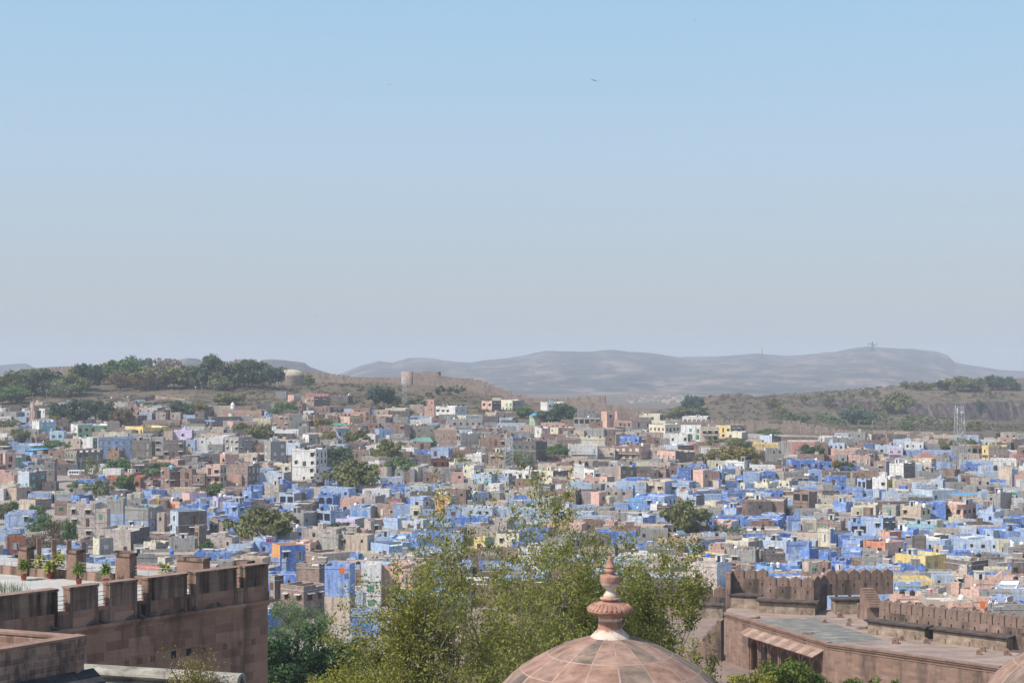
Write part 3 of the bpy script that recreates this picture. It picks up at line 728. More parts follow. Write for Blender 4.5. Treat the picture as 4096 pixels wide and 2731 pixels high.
STAIR_N = 0
def build_house(h, i):
    r = random.Random(1000 + i)
    m = MB(); L, D, H, t = h.Lx, h.D, h.H, .22
    X, Yv = Vector((1,0,0)), Vector((0,1,0))
    par = .75 if H > 3.6 else .45
    if 'h' in h.opt or 'm' in h.opt: par = .12
    fr_c = h.cl; rt_c = h.cr
    o2 = h.opt
    wall_slab(m, Vector((0,0,0)), X, Yv, L, t, step_prof(L, H, o2, r), 0, 0)
    wall_slab(m, Vector((0,D-t,0)), X, Yv, L, t, [(0, L, H - r.choice([0, 0, .15]))], 0, 0)
    wall_slab(m, Vector((t,t,0)), Yv, -X, D-2*t, t, [(0, D-2*t, H - r.choice([0, 0, .12]))], 0, 0)
    wall_slab(m, Vector((L,t,0)), Yv, -X, D-2*t, t, step_prof(D-2*t, H - .001, o2 if h.xvis else '', r), 0, 1)
    mats = [wall_mat(fr_c), wall_mat(rt_c), CAP]
    for k, f in enumerate(m.f):             # end faces of the long walls take the side colour
        if m.m[k] == 0:
            a = [Vector(m.v[q]) for q in f[:3]]
            nn = (a[1]-a[0]).cross(a[2]-a[1])
            if nn.length and abs(nn.normalized().x) > .7 and a[0].x > L*.5: m.m[k] = 1
    o = m.build('house', mats, None, (h.org.x, h.org.y, h.zb), -h.a)
    h.obj = o
    # roof
    mr = MB()
    zr = H - par
    if 'h' in h.opt:
        e = .8
        mr.lathe([(0,0)], 3) if False else None
        a = [(-e,-e,H),(L+e,-e,H),(L+e,D+e,H),(-e,D+e,H)]; rg = [(D*.45,D/2,H+1.2),(L-D*.45,D/2,H+1.2)]
        mr.poly([a[0],a[1],rg[1],rg[0]]); mr.poly([a[1],a[2],rg[1]]); mr.poly([a[2],a[3],rg[0],rg[1]]); mr.poly([a[3],a[0],rg[0]])
        mr.poly([a[0],a[3],a[2],a[1]])
        mr.build('roof', simple('red_roof_tiles', (.60,.14,.10), .7), o)
    elif 'm' in h.opt:
        e = .5
        mr.extr([(-e,-e,H+.02),(L+e,-e,H+.02),(L+e,D+e,H+.42),(-e,D+e,H+.42)], (0,0,.1))
        mr.build('roof', METAL.get(h.cl, METAL['L']), o)
    else:
        mr.box(t+.001, L-t-.001, t+.001, D-t-.001, zr-.2, zr)
        mr.build('roof', ROOFB if h.cl in 'BLPK' and r.random() < .45 else r.choice(ROOFS), o)
    # ledge lines
    visH = min(H, max(h.vis, 3.0))
    nfl = max(1, int((visH + .4)/3.0)); lm = SLAB if r.random() < .5 else wall_mat(fr_c)
    def band(z, hh, o_, name, mt, inn=.002):      # one course round the two faces that show
        ml = MB(); ml.extr([(-.05, -o_, z), (-.05, -inn, z), (L+inn, -inn, z), (L+inn, D+.04, z), (L+o_, D+.04, z), (L+o_, -o_, z)], (0, 0, hh)); ml.build(name, mt, o)
    for k in range(nfl):
        if r.random() < .6 and k < 3 and 'm' not in o2:
            z = H - par - .28 - k*3.0
            if z > .4: band(z, .13, .09, 'string_course', lm)
    # windows and doors
    fcs = [(0, L, h.x0, h.xs if h.xs else h.x1)]
    if h.xvis and D > 2: fcs.append((1, D, h.xs, h.x1))
    frs = {'B':['teal','light','blue','brown'],'L':['blue','brown','teal','light'],'K':['brown','light'],'P':['blue','teal','brown']}.get(h.cl, ['light','brown','grey','light','green','brown'])
    fr = r.choice(frs); kind = r.choice(['plain','hood','bars','shut','hood'])
    pr = .08 if 'n' in o2 else (.85 if 'w' in o2 else .6)
    if 'n' in o2 and h.area > 260: pr = .25
    cnt = 0
    if 'o' not in o2 and 'a' not in o2:
        for face, ln, _, _ in fcs:
            nc = max(1, int(ln/2.7))
            if ln < 1.7: continue
            for k in range(nfl):
                z = H - par - 2.15 - 3.0*k
                if z < .3: z = .35
                for c in range(nc):
                    if r.random() > pr or cnt > 13: continue
                    cnt += 1
                    s = ln*(c + .5)/nc + r.uniform(-.2, .2)
                    isd = r.random() < .2
                    me = win_mesh('door' if isd else kind, fr)
                    w = link('door' if isd else 'window', me, o, None, None, (r.uniform(.75, 1.25), 1, r.uniform(.8, 1.15)))
                    zz = z - .75 if isd else z
                    zz = max(zz, .05)
                    if zz + (2.3 if isd else 1.9) > H: w.scale = (w.scale[0], 1, max(.4, (H - .15 - zz)/2.2))
                    if face == 0: w.location = (s, -.004, zz)
                    else: w.location = (L + .004, s, zz); w.rotation_euler = (0, 0, PI/2)
    if 'o' in o2 or 'a' in o2:              # dark plates on the wall stand for shade in big openings / arches
        n = max(2, int(L/2.6)); 
        for k in range(n):
            a, b = L*k/n + .35, L*(k+1)/n - .35
            z1 = H - par - .35; z0 = max(.1, z1 - 2.1)
            mo = MB()
            if 'a' in o2:
                pts = [(a, -.02, z0), (b, -.02, z0), (b, -.02, z1 - .8)]
                for q in range(1, 6):
                    an = PI*q/6; pts.append(((a+b)/2 + (b-a)/2*math.cos(an), -.02, z1 - .8 + .8*math.sin(an)))
                pts.append((a, -.02, z1 - .8))
                mo.extr(pts, (0, .018, 0))
            else:
                mo.box(a, b, -.02, -.004, z0, z1)
            mo.build('opening', DARK, o)
    if 'b' in o2:                           # balcony
        mb = MB(); z = H - par - 3.1 if H > 6 else max(.6, H - par - 2.6)
        a, b = L*.08, L*.92
        mb.box(a, b, -1.1, -.003, z-.16, z)
        bo = mb.build('balcony', SLAB, o)
        rl = MB()
        for zz in (.35, .65, .95): rl.box(a, b, -1.08, -1.05, z+zz-.02, z+zz+.02)
        n = max(3, int((b-a)/.9))
        for k in range(n+1):
            x = a + (b-a-.04)*k/n; rl.box(x, x+.04, -1.085, -1.045, z, z+1.0)
        rl.build('railing', IRON, bo)
    if 'r' in o2:
        rl = MB()
        for zz in (.35, .65, 1.0):
            rl.box(0, L, .06, .1, H+zz-.025, H+zz+.025); rl.box(L-.1, L-.06, .1, D, H+zz-.025, H+zz+.025); rl.box(.06, .1, .1, D, H+zz-.025, H+zz+.025)
        for k in range(7):
            x = .05 + (L-.15)*k/6; rl.box(x, x+.06, .05, .11, H, H+1.02)
            y = .12 + (D-.3)*k/6; rl.box(L-.11, L-.05, y, y+.06, H, H+1.02)
        rl.build('railing', IRON, o)
    if 's' in o2:                           # outside stair up to the roof or the next terrace
        ms = MB(); n = 9; w = min(1.1, L*.3); x0 = L*.25
        run = min(L*.62, 3.6); top = H + 1.2
        for k in range(n):
            z1 = H - par + (1.9 + par)*(k+1)/n
            ms.box(x0 + run*k/n, x0 + run*(k+1)/n, .3, .3+w, H - par, z1)
        ms.build('stairs', wall_mat(fr_c), o)
    if 'd' in o2:                           # lower storey in another colour
        cmb = 'T' if h.cl == 'B' else 'L'
        f = .48 if h.cl == 'B' else .45
        band(0, H*f if h.cl == 'B' else max(1, H - visH + visH*f), .03, 'lower_wall', wall_mat(cmb), .003)
    # small roof furniture that belongs to the building
    for q in ((r.random(), r.random()) if L*D > 45 else (r.random(),)):
      if not set('hm') & set(o2) and L > 3.6 and D > 3.6:
        if q < .12:
            mm = MB(); w, d, hh = r.uniform(1.6, 2.2), r.uniform(1.6, 2.2), r.uniform(1.5, 2.1)
            x, y = r.uniform(t+.2, L-t-w-.2), r.uniform(t+.6, max(t+.7, D-t-d-.2))
            mm.box(x, x+w, y, y+d, zr, zr+hh); mm.box(x-.12, x+w+.12, y-.12, y+d+.12, zr+hh+.003, zr+hh+.14, 1)
            mm.box(x+w*.3, x+w*.3+.75, y-.025, y-.004, zr+.1, zr+min(1.7, hh-.1), 2)
            mm.build('rooftop_room', [wall_mat(r.choice([fr_c, 'G', 'P', 'W'])), SLAB, DARK], o)
        elif q < .36:
            mm = MB(); x = r.uniform(.6, L-.6); y = r.uniform(.6, D-.6)
            mm.tube([(x,y,zr),(x,y,zr+par+.5)], .04, 5)
            c = Vector((x, y-.1, zr+par+.75)); d = Vector((-.35, -.75, .55)).normalized(); u = d.orthogonal().normalized(); v = d.cross(u)
            ring = [c + (u*math.cos(2*PI*k/12) + v*math.sin(2*PI*k/12))*.36 + d*.08 for k in range(12)]
            for k in range(12): mm.poly([c - d*.08, ring[k], ring[(k+1) % 12]])
            mm.build('satellite_dish', simple('dish_grey', (.48,.48,.47), .5), o)
        elif q < .66:
            for _ in range(r.randint(2, 3)):
                mm = MB(); x, y = r.uniform(.5, L-1.2), r.uniform(.5, D-1.2)
                mm.box(x, x+r.uniform(.3, .9), y, y+r.uniform(.3, .8), zr, zr+r.uniform(.3, par+.6))
                mm.build('roof_block', wall_mat(r.choice(['G', fr_c, 'N'])), o)
        elif q < .88:
            mm = MB(); x = L*r.uniform(.3, .7)
            mm.box(x, x+.18, t+.003, D-t-.003, zr, H-.06); mm.build('dividing_wall', wall_mat(r.choice([fr_c, 'G', rt_c])), o)
    return o
HOUSES_IND = HOUSES[:326]
for i, h in enumerate(HOUSES_IND): build_house(h, i)
HREST = HOUSES[326:]

# coverage of the picture by the houses read from the photograph -> gaps hold plain low houses seen between them
CW, CH = 1200, 700
cover = np.zeros((CH, CW)); 
for h in HOUSES:
    y0, y1, x0, x1 = int(h.yt), int(h.yb)+1, int(h.x0)+80, int(h.x1)+81
    reg = cover[max(0,y0):y1, max(0,x0):x1]; np.maximum(reg, h.Y, out=reg)
fill = []
def occupied(c, rad):
    for h in HOUSES:
        d = c - h.org
        a, b = d.dot(h.ex), d.dot(h.ey)
        if -rad < a < h.Lx + rad and -rad < b < h.D + rad: return True
    return False
rr = random.Random(5)
Yv_ = 262.0
placed = []
while Yv_ < 885:
    step = 4.8 + Yv_*.0035
    x = (-90 - CX)/F*Yv_
    while x < (1110 - CX)/F*Yv_:
        xx = x + rr.uniform(-2.5, 2.5); yv = Yv_ + rr.uniform(-2.5, 2.5)
        u = xx/yv*F + CX; g = grow(u, yv)
        lim = 405 + max(0, (u - 300))*.06 if u < 640 else 437
        okz = g > lim + 6 and not (u < 90 and 478 < g < 560) and not (60 < u < 330 and g < 412) and not (300 < u < 370 and 460 < g < 476)
        if okz and not (g > 634) and not (g > 608 and u > 268):
            L, D = rr.uniform(4.5, 11.5), rr.uniform(4, 6.5)
            for H in (rr.uniform(4, 6), 3.4, 2.6, 1.9, 1.3):
                y0 = int(g - H/yv*F); y1 = int(g); x0 = int(u - L/2/yv*F)+80; x1 = int(u + L/2/yv*F)+81
                reg = cover[max(0,y0):y1+1, max(0,x0):x1]
                if reg.size and (reg > yv + 2).mean() < .10: break
            else:
                H = 0
            if H and not occupied(Vector((xx, yv, 0)), 2.0) and all((xx-p)**2 + (yv-q)**2 > 34 for p, q in placed[-260:]):
                fill.append((xx, yv, L, D, H, rr.choice([.04, .3]) + rr.uniform(-.06, .08))); placed.append((xx, yv))
        x += step
    Yv_ += step*.8
print('fill', len(fill), 'rest', len(HREST))
mf = MB(); fcols = 'BLPGDNTHWSCR'; fm = [wall_mat(c) for c in fcols] + [ROOFM, DARK]
def fill_house(xx, yv, L, D, zt, zb, a, ci, cj):
    ex = Vector((math.cos(a), -math.sin(a), 0)); ey = Vector((math.sin(a), math.cos(a), 0)); o = Vector((xx, yv, 0))
    P = lambda p, q, z: o + ex*p + ey*q + Vector((0, 0, z))
    t = .25; pr = .6
    def q4(a0, b0, a1, b1, z0, z1, mi): mf.poly([P(a0,b0,z0), P(a1,b1,z0), P(a1,b1,z1), P(a0,b0,z1)], mi)
    q4(0,0,L,0,zb,zt,ci); q4(L,0,L,D,zb,zt,cj); q4(L,D,0,D,zb,zt,ci); q4(0,D,0,0,zb,zt,cj)
    q4(t,D-t,L-t,D-t,zt-pr,zt,ci); q4(t,t,t,D-t,zt-pr,zt,cj); q4(L-t,t,t,t,zt-pr,zt,ci); q4(L-t,D-t,L-t,t,zt-pr,zt,cj)
    for a0,b0,a1,b1,c0,d0,c1,d1 in ((0,0,L,0,L-t,t,t,t),(L,0,L,D,L-t,D-t,L-t,t),(L,D,0,D,t,D-t,L-t,D-t),(0,D,0,0,t,t,t,D-t)):
        mf.poly([P(a0,b0,zt),P(a1,b1,zt),P(c0,d0,zt),P(c1,d1,zt)], ci)
    mf.poly([P(t,t,zt-pr),P(L-t,t,zt-pr),P(L-t,D-t,zt-pr),P(t,D-t,zt-pr)], len(fcols))
    if L > 3.4 and D > 3.4 and rr.random() < .4:
        w, d, hh = rr.uniform(1.4, 2.4), rr.uniform(1.4, 2.2), rr.uniform(.8, 2.2); p0, q0 = rr.uniform(t+.1, L-t-w-.1), rr.uniform(t+.1, max(t+.2, D-t-d-.1)); z0 = zt-pr; cc_ = rr.choice([ci, cj, 3, 7])
        q4(p0,q0,p0+w,q0,z0,z0+hh,cc_); q4(p0+w,q0,p0+w,q0+d,z0,z0+hh,cc_); q4(p0+w,q0+d,p0,q0+d,z0,z0+hh,cc_); q4(p0,q0+d,p0,q0,z0,z0+hh,cc_)
        mf.poly([P(p0,q0,z0+hh),P(p0+w,q0,z0+hh),P(p0+w,q0+d,z0+hh),P(p0,q0+d,z0+hh)], len(fcols))
    n = int(L/2.2)
    for k in range(n):
        if rr.random() < .4 and zt - zb > 2.6:
            s = L*(k+.5)/n
            ww = rr.uniform(.25, .5); hz_ = rr.uniform(.8, 1.2); s += rr.uniform(-.4, .4); mf.poly([P(s-ww,-.02,zt-1.2-hz_),P(s+ww,-.02,zt-1.2-hz_),P(s+ww,-.02,zt-1.2),P(s-ww,-.02,zt-1.2)], len(fcols)+1)
for xx, yv, L, D, H, a in fill:
    g = gz(xx, yv); u = xx/yv*F + CX
    near_blue = yv < 560
    w = [4,5,5,7,4,5,3,5,1.2,1,.3,.2] if near_blue else [.3,.6,2,8,6,7,5,3,2.5,1.2,.4,.2]
    ci, cj = rr.choices(range(12), w)[0], rr.choices(range(12), w)[0]
    fill_house(xx - L/2*math.cos(a), yv, L, D, g + H, g - 1.5, a, ci, cj if rr.random() < .4 else ci)
for h in HREST:
    fill_house(h.org.x, h.org.y, h.Lx, h.D, h.ztop, h.zb, h.a, fcols.find(h.cl) if h.cl in fcols else 10, fcols.find(h.cr) if h.cr in fcols else 10)
fo = mf.build('packed_houses', fm)
tag(fo, 'low plain flat roofed houses filling the gaps of the dense town', 'houses', None, 'stuff')
# ------------------------------------------------------------------ trees and bushes
LEAF = {
 'olive': leaf_mat('foliage_olive', (0.109,0.123,0.041), (0.189,0.196,0.065), (0.270,0.257,0.095)),
 'dark': leaf_mat('foliage_dark', (0.041,0.070,0.038), (0.080,0.123,0.061), (0.121,0.155,0.068)),
 'green': leaf_mat('foliage_green', (0.065,0.123,0.036), (0.123,0.210,0.065), (0.189,0.257,0.081)),
 'yellow': leaf_mat('foliage_yellowish', (.14,.12,.03), (.24,.20,.05), (.34,.27,.07)),
 'light': leaf_mat('foliage_light', (0.131,0.160,0.072), (0.217,0.246,0.123), (0.297,0.297,0.162)),
 'acacia': leaf_mat('foliage_feathery', (0.087,0.138,0.051), (0.145,0.217,0.080), (0.216,0.270,0.108)),
 'bluish': leaf_mat('foliage_bluish', (0.043,0.087,0.072), (0.087,0.145,0.109), (0.135,0.189,0.135)),
 'brown': leaf_mat('foliage_dry', (.12,.08,.045), (.19,.13,.07), (.26,.18,.10)),
}
BARK = simple('bark', (.13,.10,.08), .95, .35, 6)
TREEWORD = dict(olive='olive green', dark='dark green', green='fresh green', yellow='yellow green', light='pale green', acacia='feathery light green', bluish='bluish green', brown='dry brown')

def crown_mesh(kind, seed, nleaf, shape):
    r = np.random.default_rng(seed)
    ncl = dict(round=34, acacia=30, bare=26, bush=14)[shape]
    c = []
    while len(c) < ncl:
        p = r.uniform(-1, 1, 3)
        d = np.linalg.norm(p)
        if d > 1 or d < .35: continue
        if shape == 'acacia' and p[2] < -.3: continue
        if p[2] < -.75: continue
        c.append(p * np.array([.80, .80, .40]) * r.uniform(.85, 1.05))
    c = np.array(c)
    w = r.uniform(.6, 1.5, ncl); w /= w.sum()
    k = r.choice(ncl, nleaf, p=w)
    n = r.normal(size=(nleaf, 3)); n /= np.linalg.norm(n, axis=1)[:, None]
    rad = r.uniform(.16, .30, ncl)[k] * (r.random(nleaf) ** .45)
    if shape == 'bare': rad *= 1.25
    P = c[k] + n * rad[:, None] * np.array([1, 1, .62 if shape != 'acacia' else .4])
    P[:, 2] += .52
    s = {'round': .056, 'acacia': .045, 'bare': .040, 'bush': .075}[shape] * r.uniform(.6, 1.4, nleaf)
    t = r.normal(size=(nleaf, 3)); nn = n * .7 + r.normal(size=(nleaf, 3)) * .5 + np.array([0, 0, .35])
    nn /= np.linalg.norm(nn, axis=1)[:, None]
    t -= (t * nn).sum(1)[:, None] * nn; t /= np.linalg.norm(t, axis=1)[:, None]
    b = np.cross(nn, t)
    asp = .55
    V = np.stack([P - t*s[:,None], P - b*s[:,None]*asp, P + t*s[:,None], P + b*s[:,None]*asp], 1).reshape(-1, 3)
    return quads_mesh('crown', V, LEAF[kind])
def trunk_mesh(seed):
    r = random.Random(seed); m = MB()
    m.tube([(0,0,-.12),(r.uniform(-.03,.03),0,.12),(r.uniform(-.05,.05),.02,.32)], [.045,.034,.026], 6)
    for k in range(5):
        a = 2*PI*k/5 + r.uniform(-.4, .4); e = r.uniform(.35, .6)
        m.tube([(0,0,.22),(math.cos(a)*e*.5, math.sin(a)*e*.5, .42),(math.cos(a)*e, math.sin(a)*e, .68)], [.022,.014,.006], 5)
    return m.mesh('trunk', BARK)
TRUNKS = [trunk_mesh(k) for k in range(4)]
CROWNS = {}
def crown(kind, shape, i):
    k = (kind, shape, i % 3)
    if k not in CROWNS:
        CROWNS[k] = crown_mesh(kind, 77 + len(CROWNS)*13, {'round': 3200, 'acacia': 3000, 'bare': 1500, 'bush': 700}[shape], shape)
    return CROWNS[k]
TREES = []
def add_tree(px, pyt, pyb, pw, kind, shape='round', Y=None, sink=0):
    u = px/4
    if Y is None: Y = solve_depth(u, pyb/4, 262, 1500)
    X = (u - CX)/F*Y
    top = -(pyt/4 - HZ)/F*Y
    g = gz(X, Y) - .3
    h = max(2.0, top - g); w = pw/4/F*Y/2
    vis = (pyb - pyt)/4/F*Y
    n = len(TREES); pw *= 1.36; pyt -= 5; Y = max(262, Y - 13)
    X = (u - CX)/F*Y
    top = -(pyt/4 - HZ)/F*Y; g = gz(X, Y) - .3; h = max(2.0, top - g); w = pw/4/F*Y/2; vis = (pyb - pyt)/4/F*Y
    o = empty('tree', (X, Y, g), random.uniform(0, 6.28))
    z0 = max(0, h - max(vis, w*1.5)) if shape != 'bush' else 0
    c = link('crown', crown(kind, shape, n), o, (0, 0, z0*.9), None, (w*1.08, w*1.08, (h - z0*.9)/1.02))
    t = link('trunk', TRUNKS[n % 4], o, (0, 0, 0), None, (max(1.2, w), max(1.2, w), max(h*.75, 1)))
    TREES.append((o, px, (pyt+pyb)/2, kind, shape, w))
    return o
TT = {
'A0': "120 390 560 260 olive acacia|220 490 680 200 olive|690 190 400 240 dark|880 170 440 300 dark|1180 165 400 260 dark|990 150 300 200 dark|640 350 460 120 yellow|1400 250 430 220 brown|2050 160 340 170 dark|2150 215 340 150 green|2290 195 330 180 yellow|640 620 740 280 acacia acacia|450 690 760 220 acacia acacia|40 640 760 140 olive|1060 820 1080 200 olive bare|1350 850 1000 300 green|1620 820 880 130 green|1800 800 880 130 green|1860 870 1080 400 acacia acacia|1140 1060 1300 290 light|1450 1010 1250 220 green|900 1110 1200 200 green",
'A1': "270 90 200 300 olive|880 190 340 300 green|1040 150 290 180 brown bare|1960 0 240 200 bluish|2100 0 230 130 dark|430 420 570 200 olive|640 430 670 300 olive|1370 370 520 200 yellow|1410 520 680 220 yellow|1750 490 700 250 olive|1510 680 960 390 dark|2060 610 900 330 olive|2270 640 750 200 acacia acacia|2230 790 1040 330 acacia acacia|1700 830 1200 540 olive|140 1110 1205 120 green",
'A2': "1300 250 350 190 green|1730 215 440 430 dark|180 580 720 280 acacia acacia|1690 660 850 220 green acacia|1290 700 930 270 olive bare|540 760 880 130 brown bare",
'A3': "900 110 290 250 bluish|740 240 390 320 olive|950 230 370 220 dark|1300 600 720 500 olive|1330 690 870 560 yellow|2270 670 860 270 dark|1750 490 600 260 acacia acacia|1000 780 890 160 olive|1610 840 920 90 yellow",
'A4': "420 260 450 340 bluish|900 60 300 340 olive|1500 620 750 190 olive|1700 600 750 190 olive|310 880 970 180 dark|200 860 970 100 yellow",
'B0': "60 280 500 270 olive|430 350 520 240 green|500 430 720 320 acacia acacia|700 480 720 320 brown bare|800 520 780 170 green|2330 780 860 90 green|450 640 840 300 brown bare|330 690 880 260 brown bare|640 700 850 240 brown bare",
'B1': "100 100 240 160 green|620 340 730 660 olive|740 400 680 380 olive|1510 520 690 440 dark|30 755 850 110 green",
'B3': "830 255 680 470 olive|1300 550 690 390 dark bare|830 980 1200 330 acacia bare"}
for tl, txt in TT.items():
    ox, oy, sc = TILES[tl]
    for row in txt.split('|'):
        p = row.split()
        add_tree(ox + float(p[0])/sc, oy + float(p[1])/sc, oy + float(p[2])/sc, float(p[3])/sc, p[4], p[5] if len(p) > 5 else 'round')
# ridge trees of the near hill and along the skyline of the far hill (tiles at scale 2.297)
T1 = "50 290 560 220 olive|300 265 500 460 dark|170 300 520 260 light bare|650 330 520 280 olive|800 215 480 220 dark|950 225 420 190 olive|1140 160 440 290 green|1270 180 400 240 bluish|1480 158 330 330 brown|1450 250 450 380 olive|1720 240 440 250 dark|1930 160 450 280 dark|2150 220 430 220 dark|2310 300 420 150 yellow|2010 330 470 170 light|100 430 590 260 green|480 380 520 220 dark|560 400 540 220 light bare|1110 300 470 220 brown bare|1600 270 440 200 light bare|30 380 520 160 olive|700 270 470 160 olive|1350 300 470 200 brown bare|1830 270 450 180 olive|2250 190 440 260 dark"
for row in T1.split('|'):
    p = row.split(); add_tree(float(p[0])/2.297, 1350+float(p[1])/2.297, 1350+float(p[2])/2.297, float(p[3])*1.1/2.297, p[4], p[5] if len(p) > 5 else 'round')
T2 = "30 200 440 180 dark|130 225 450 230 bluish|-60 190 430 220 dark|480 350 440 100 acacia|1690 440 508 95 dark bush|1775 455 508 75 dark bush|1868 430 498 95 dark bush|1590 500 540 65 olive bush|1450 545 610 190 light|1270 530 600 120 dark"
for row in T2.split('|'):
    p = row.split(); add_tree(1024+float(p[0])/2.297, 1350+float(p[1])/2.297, 1350+float(p[2])/2.297, float(p[3])/2.297, p[4], p[5] if len(p) > 5 else 'round')
T4 = "1270 400 460 100 olive|1380 400 470 120 olive|1490 410 465 100 olive|1600 395 460 130 dark|1740 350 470 220 olive|1870 352 475 200 olive|2070 350 455 170 dark|2190 355 455 140 dark|2270 400 465 90 dark|330 525 590 100 olive bush|670 495 540 70 olive bush|470 500 540 110 light bush|60 550 640 120 olive|1960 560 620 90 dark bush|2180 870 940 170 dark"
for row in T4.split('|'):
    p = row.split(); add_tree(3072+float(p[0])/2.297, 1350+float(p[1])/2.297, 1350+float(p[2])/2.297, float(p[3])/2.297, p[4], p[5] if len(p) > 5 else 'round')
# loose scrub that nobody could count on the hillsides
sv = []
r = np.random.default_rng(21)
bushpts = []
while len(bushpts) < 5200:
    u = r.uniform(-60, 1090); Y = r.uniform(760, 1560)
    g = grow(u, Y)
    left = u < 560
    if left and not (775 < Y < 1060): continue
    if not left and not (Y > 890): continue
    if left and g > 412: continue
    bushpts.append((u, Y))
for u, Y in bushpts:
    X = (u - CX)/F*Y; z = gz(X, Y)
    s = r.uniform(.7, 2.3) * (1.15 if u > 640 else .9)
    n = 24
    d = r.normal(size=(n, 3)); d /= np.linalg.norm(d, axis=1)[:, None]; d[:, 2] = np.abs(d[:, 2]) * .62
    P = np.array([X, Y, z - .1]) + d * s * (r.random((n, 1)) ** .35)
    t = r.normal(size=(n, 3)); t /= np.linalg.norm(t, axis=1)[:, None]; b = np.cross(t, d); 
    q = .30 * s
    sv.append(np.stack([P - t*q, P - b*q, P + t*q, P + b*q], 1).reshape(-1, 3))
so = link('scrub', quads_mesh('scrub', np.concatenate(sv), leaf_mat('foliage_scrub', (.085,.075,.045), (.12,.115,.06), (.19,.15,.10), .1)))
sv = []
for _ in range(1500):
    lf = r.random() < .45
    if lf: u = r.uniform(-40, 560); Y = r.uniform(770, 1010)
    else: u = r.uniform(640, 1080); Y = r.uniform(880, 1500)
    if lf and grow(u, Y) > 414: continue
    X = (u - CX)/F*Y; z = gz(X, Y); s = r.uniform(1.6, 3.8); n = 60
    d = r.normal(size=(n, 3)); d /= np.linalg.norm(d, axis=1)[:, None]; d[:, 2] = np.abs(d[:, 2]) * .55
    P = np.array([X, Y, z - .1]) + d * s * (r.random((n, 1)) ** .4) * np.array([1.5, 1, 1])
    t = r.normal(size=(n, 3)); t /= np.linalg.norm(t, axis=1)[:, None]; b = np.cross(t, d); q = .17 * s
    sv.append(np.stack([P - t*q, P - b*q*.5, P + t*q, P + b*q*.5], 1).reshape(-1, 3))
th_ = link('thicket', quads_mesh('thicket', np.concatenate(sv), leaf_mat('foliage_thicket', (.10,.085,.065), (.15,.125,.09), (.13,.14,.07), .15)))
tag(th_, 'grey brown leafless thickets on the slopes above the town', 'thicket', None, 'stuff')
tag(so, 'dry thorny scrub scattered over the stony hillsides', 'scrub', None, 'stuff')

T5 = "200 680 760 160 green|330 700 760 180 acacia|520 690 770 150 green|640 720 800 140 acacia|820 600 690 150 olive|960 640 730 170 olive|1050 690 760 150 acacia|1150 560 650 130 olive|1330 700 790 160 olive|1480 730 800 150 light|1700 760 830 150 olive|1250 760 850 140 acacia|120 640 720 130 olive|900 720 800 160 green|1900 760 850 150 olive|1000 480 545 90 olive|880 470 530 80 olive|760 500 560 80 light|560 520 580 90 olive|1700 460 520 70 olive|2050 480 540 90 olive"
for row in T5.split('|'):
    p = row.split(); add_tree(3072+float(p[0])/2.297, 1350+float(p[1])/2.297, 1350+float(p[2])/2.297, float(p[3])/2.297, p[4], 'bush')
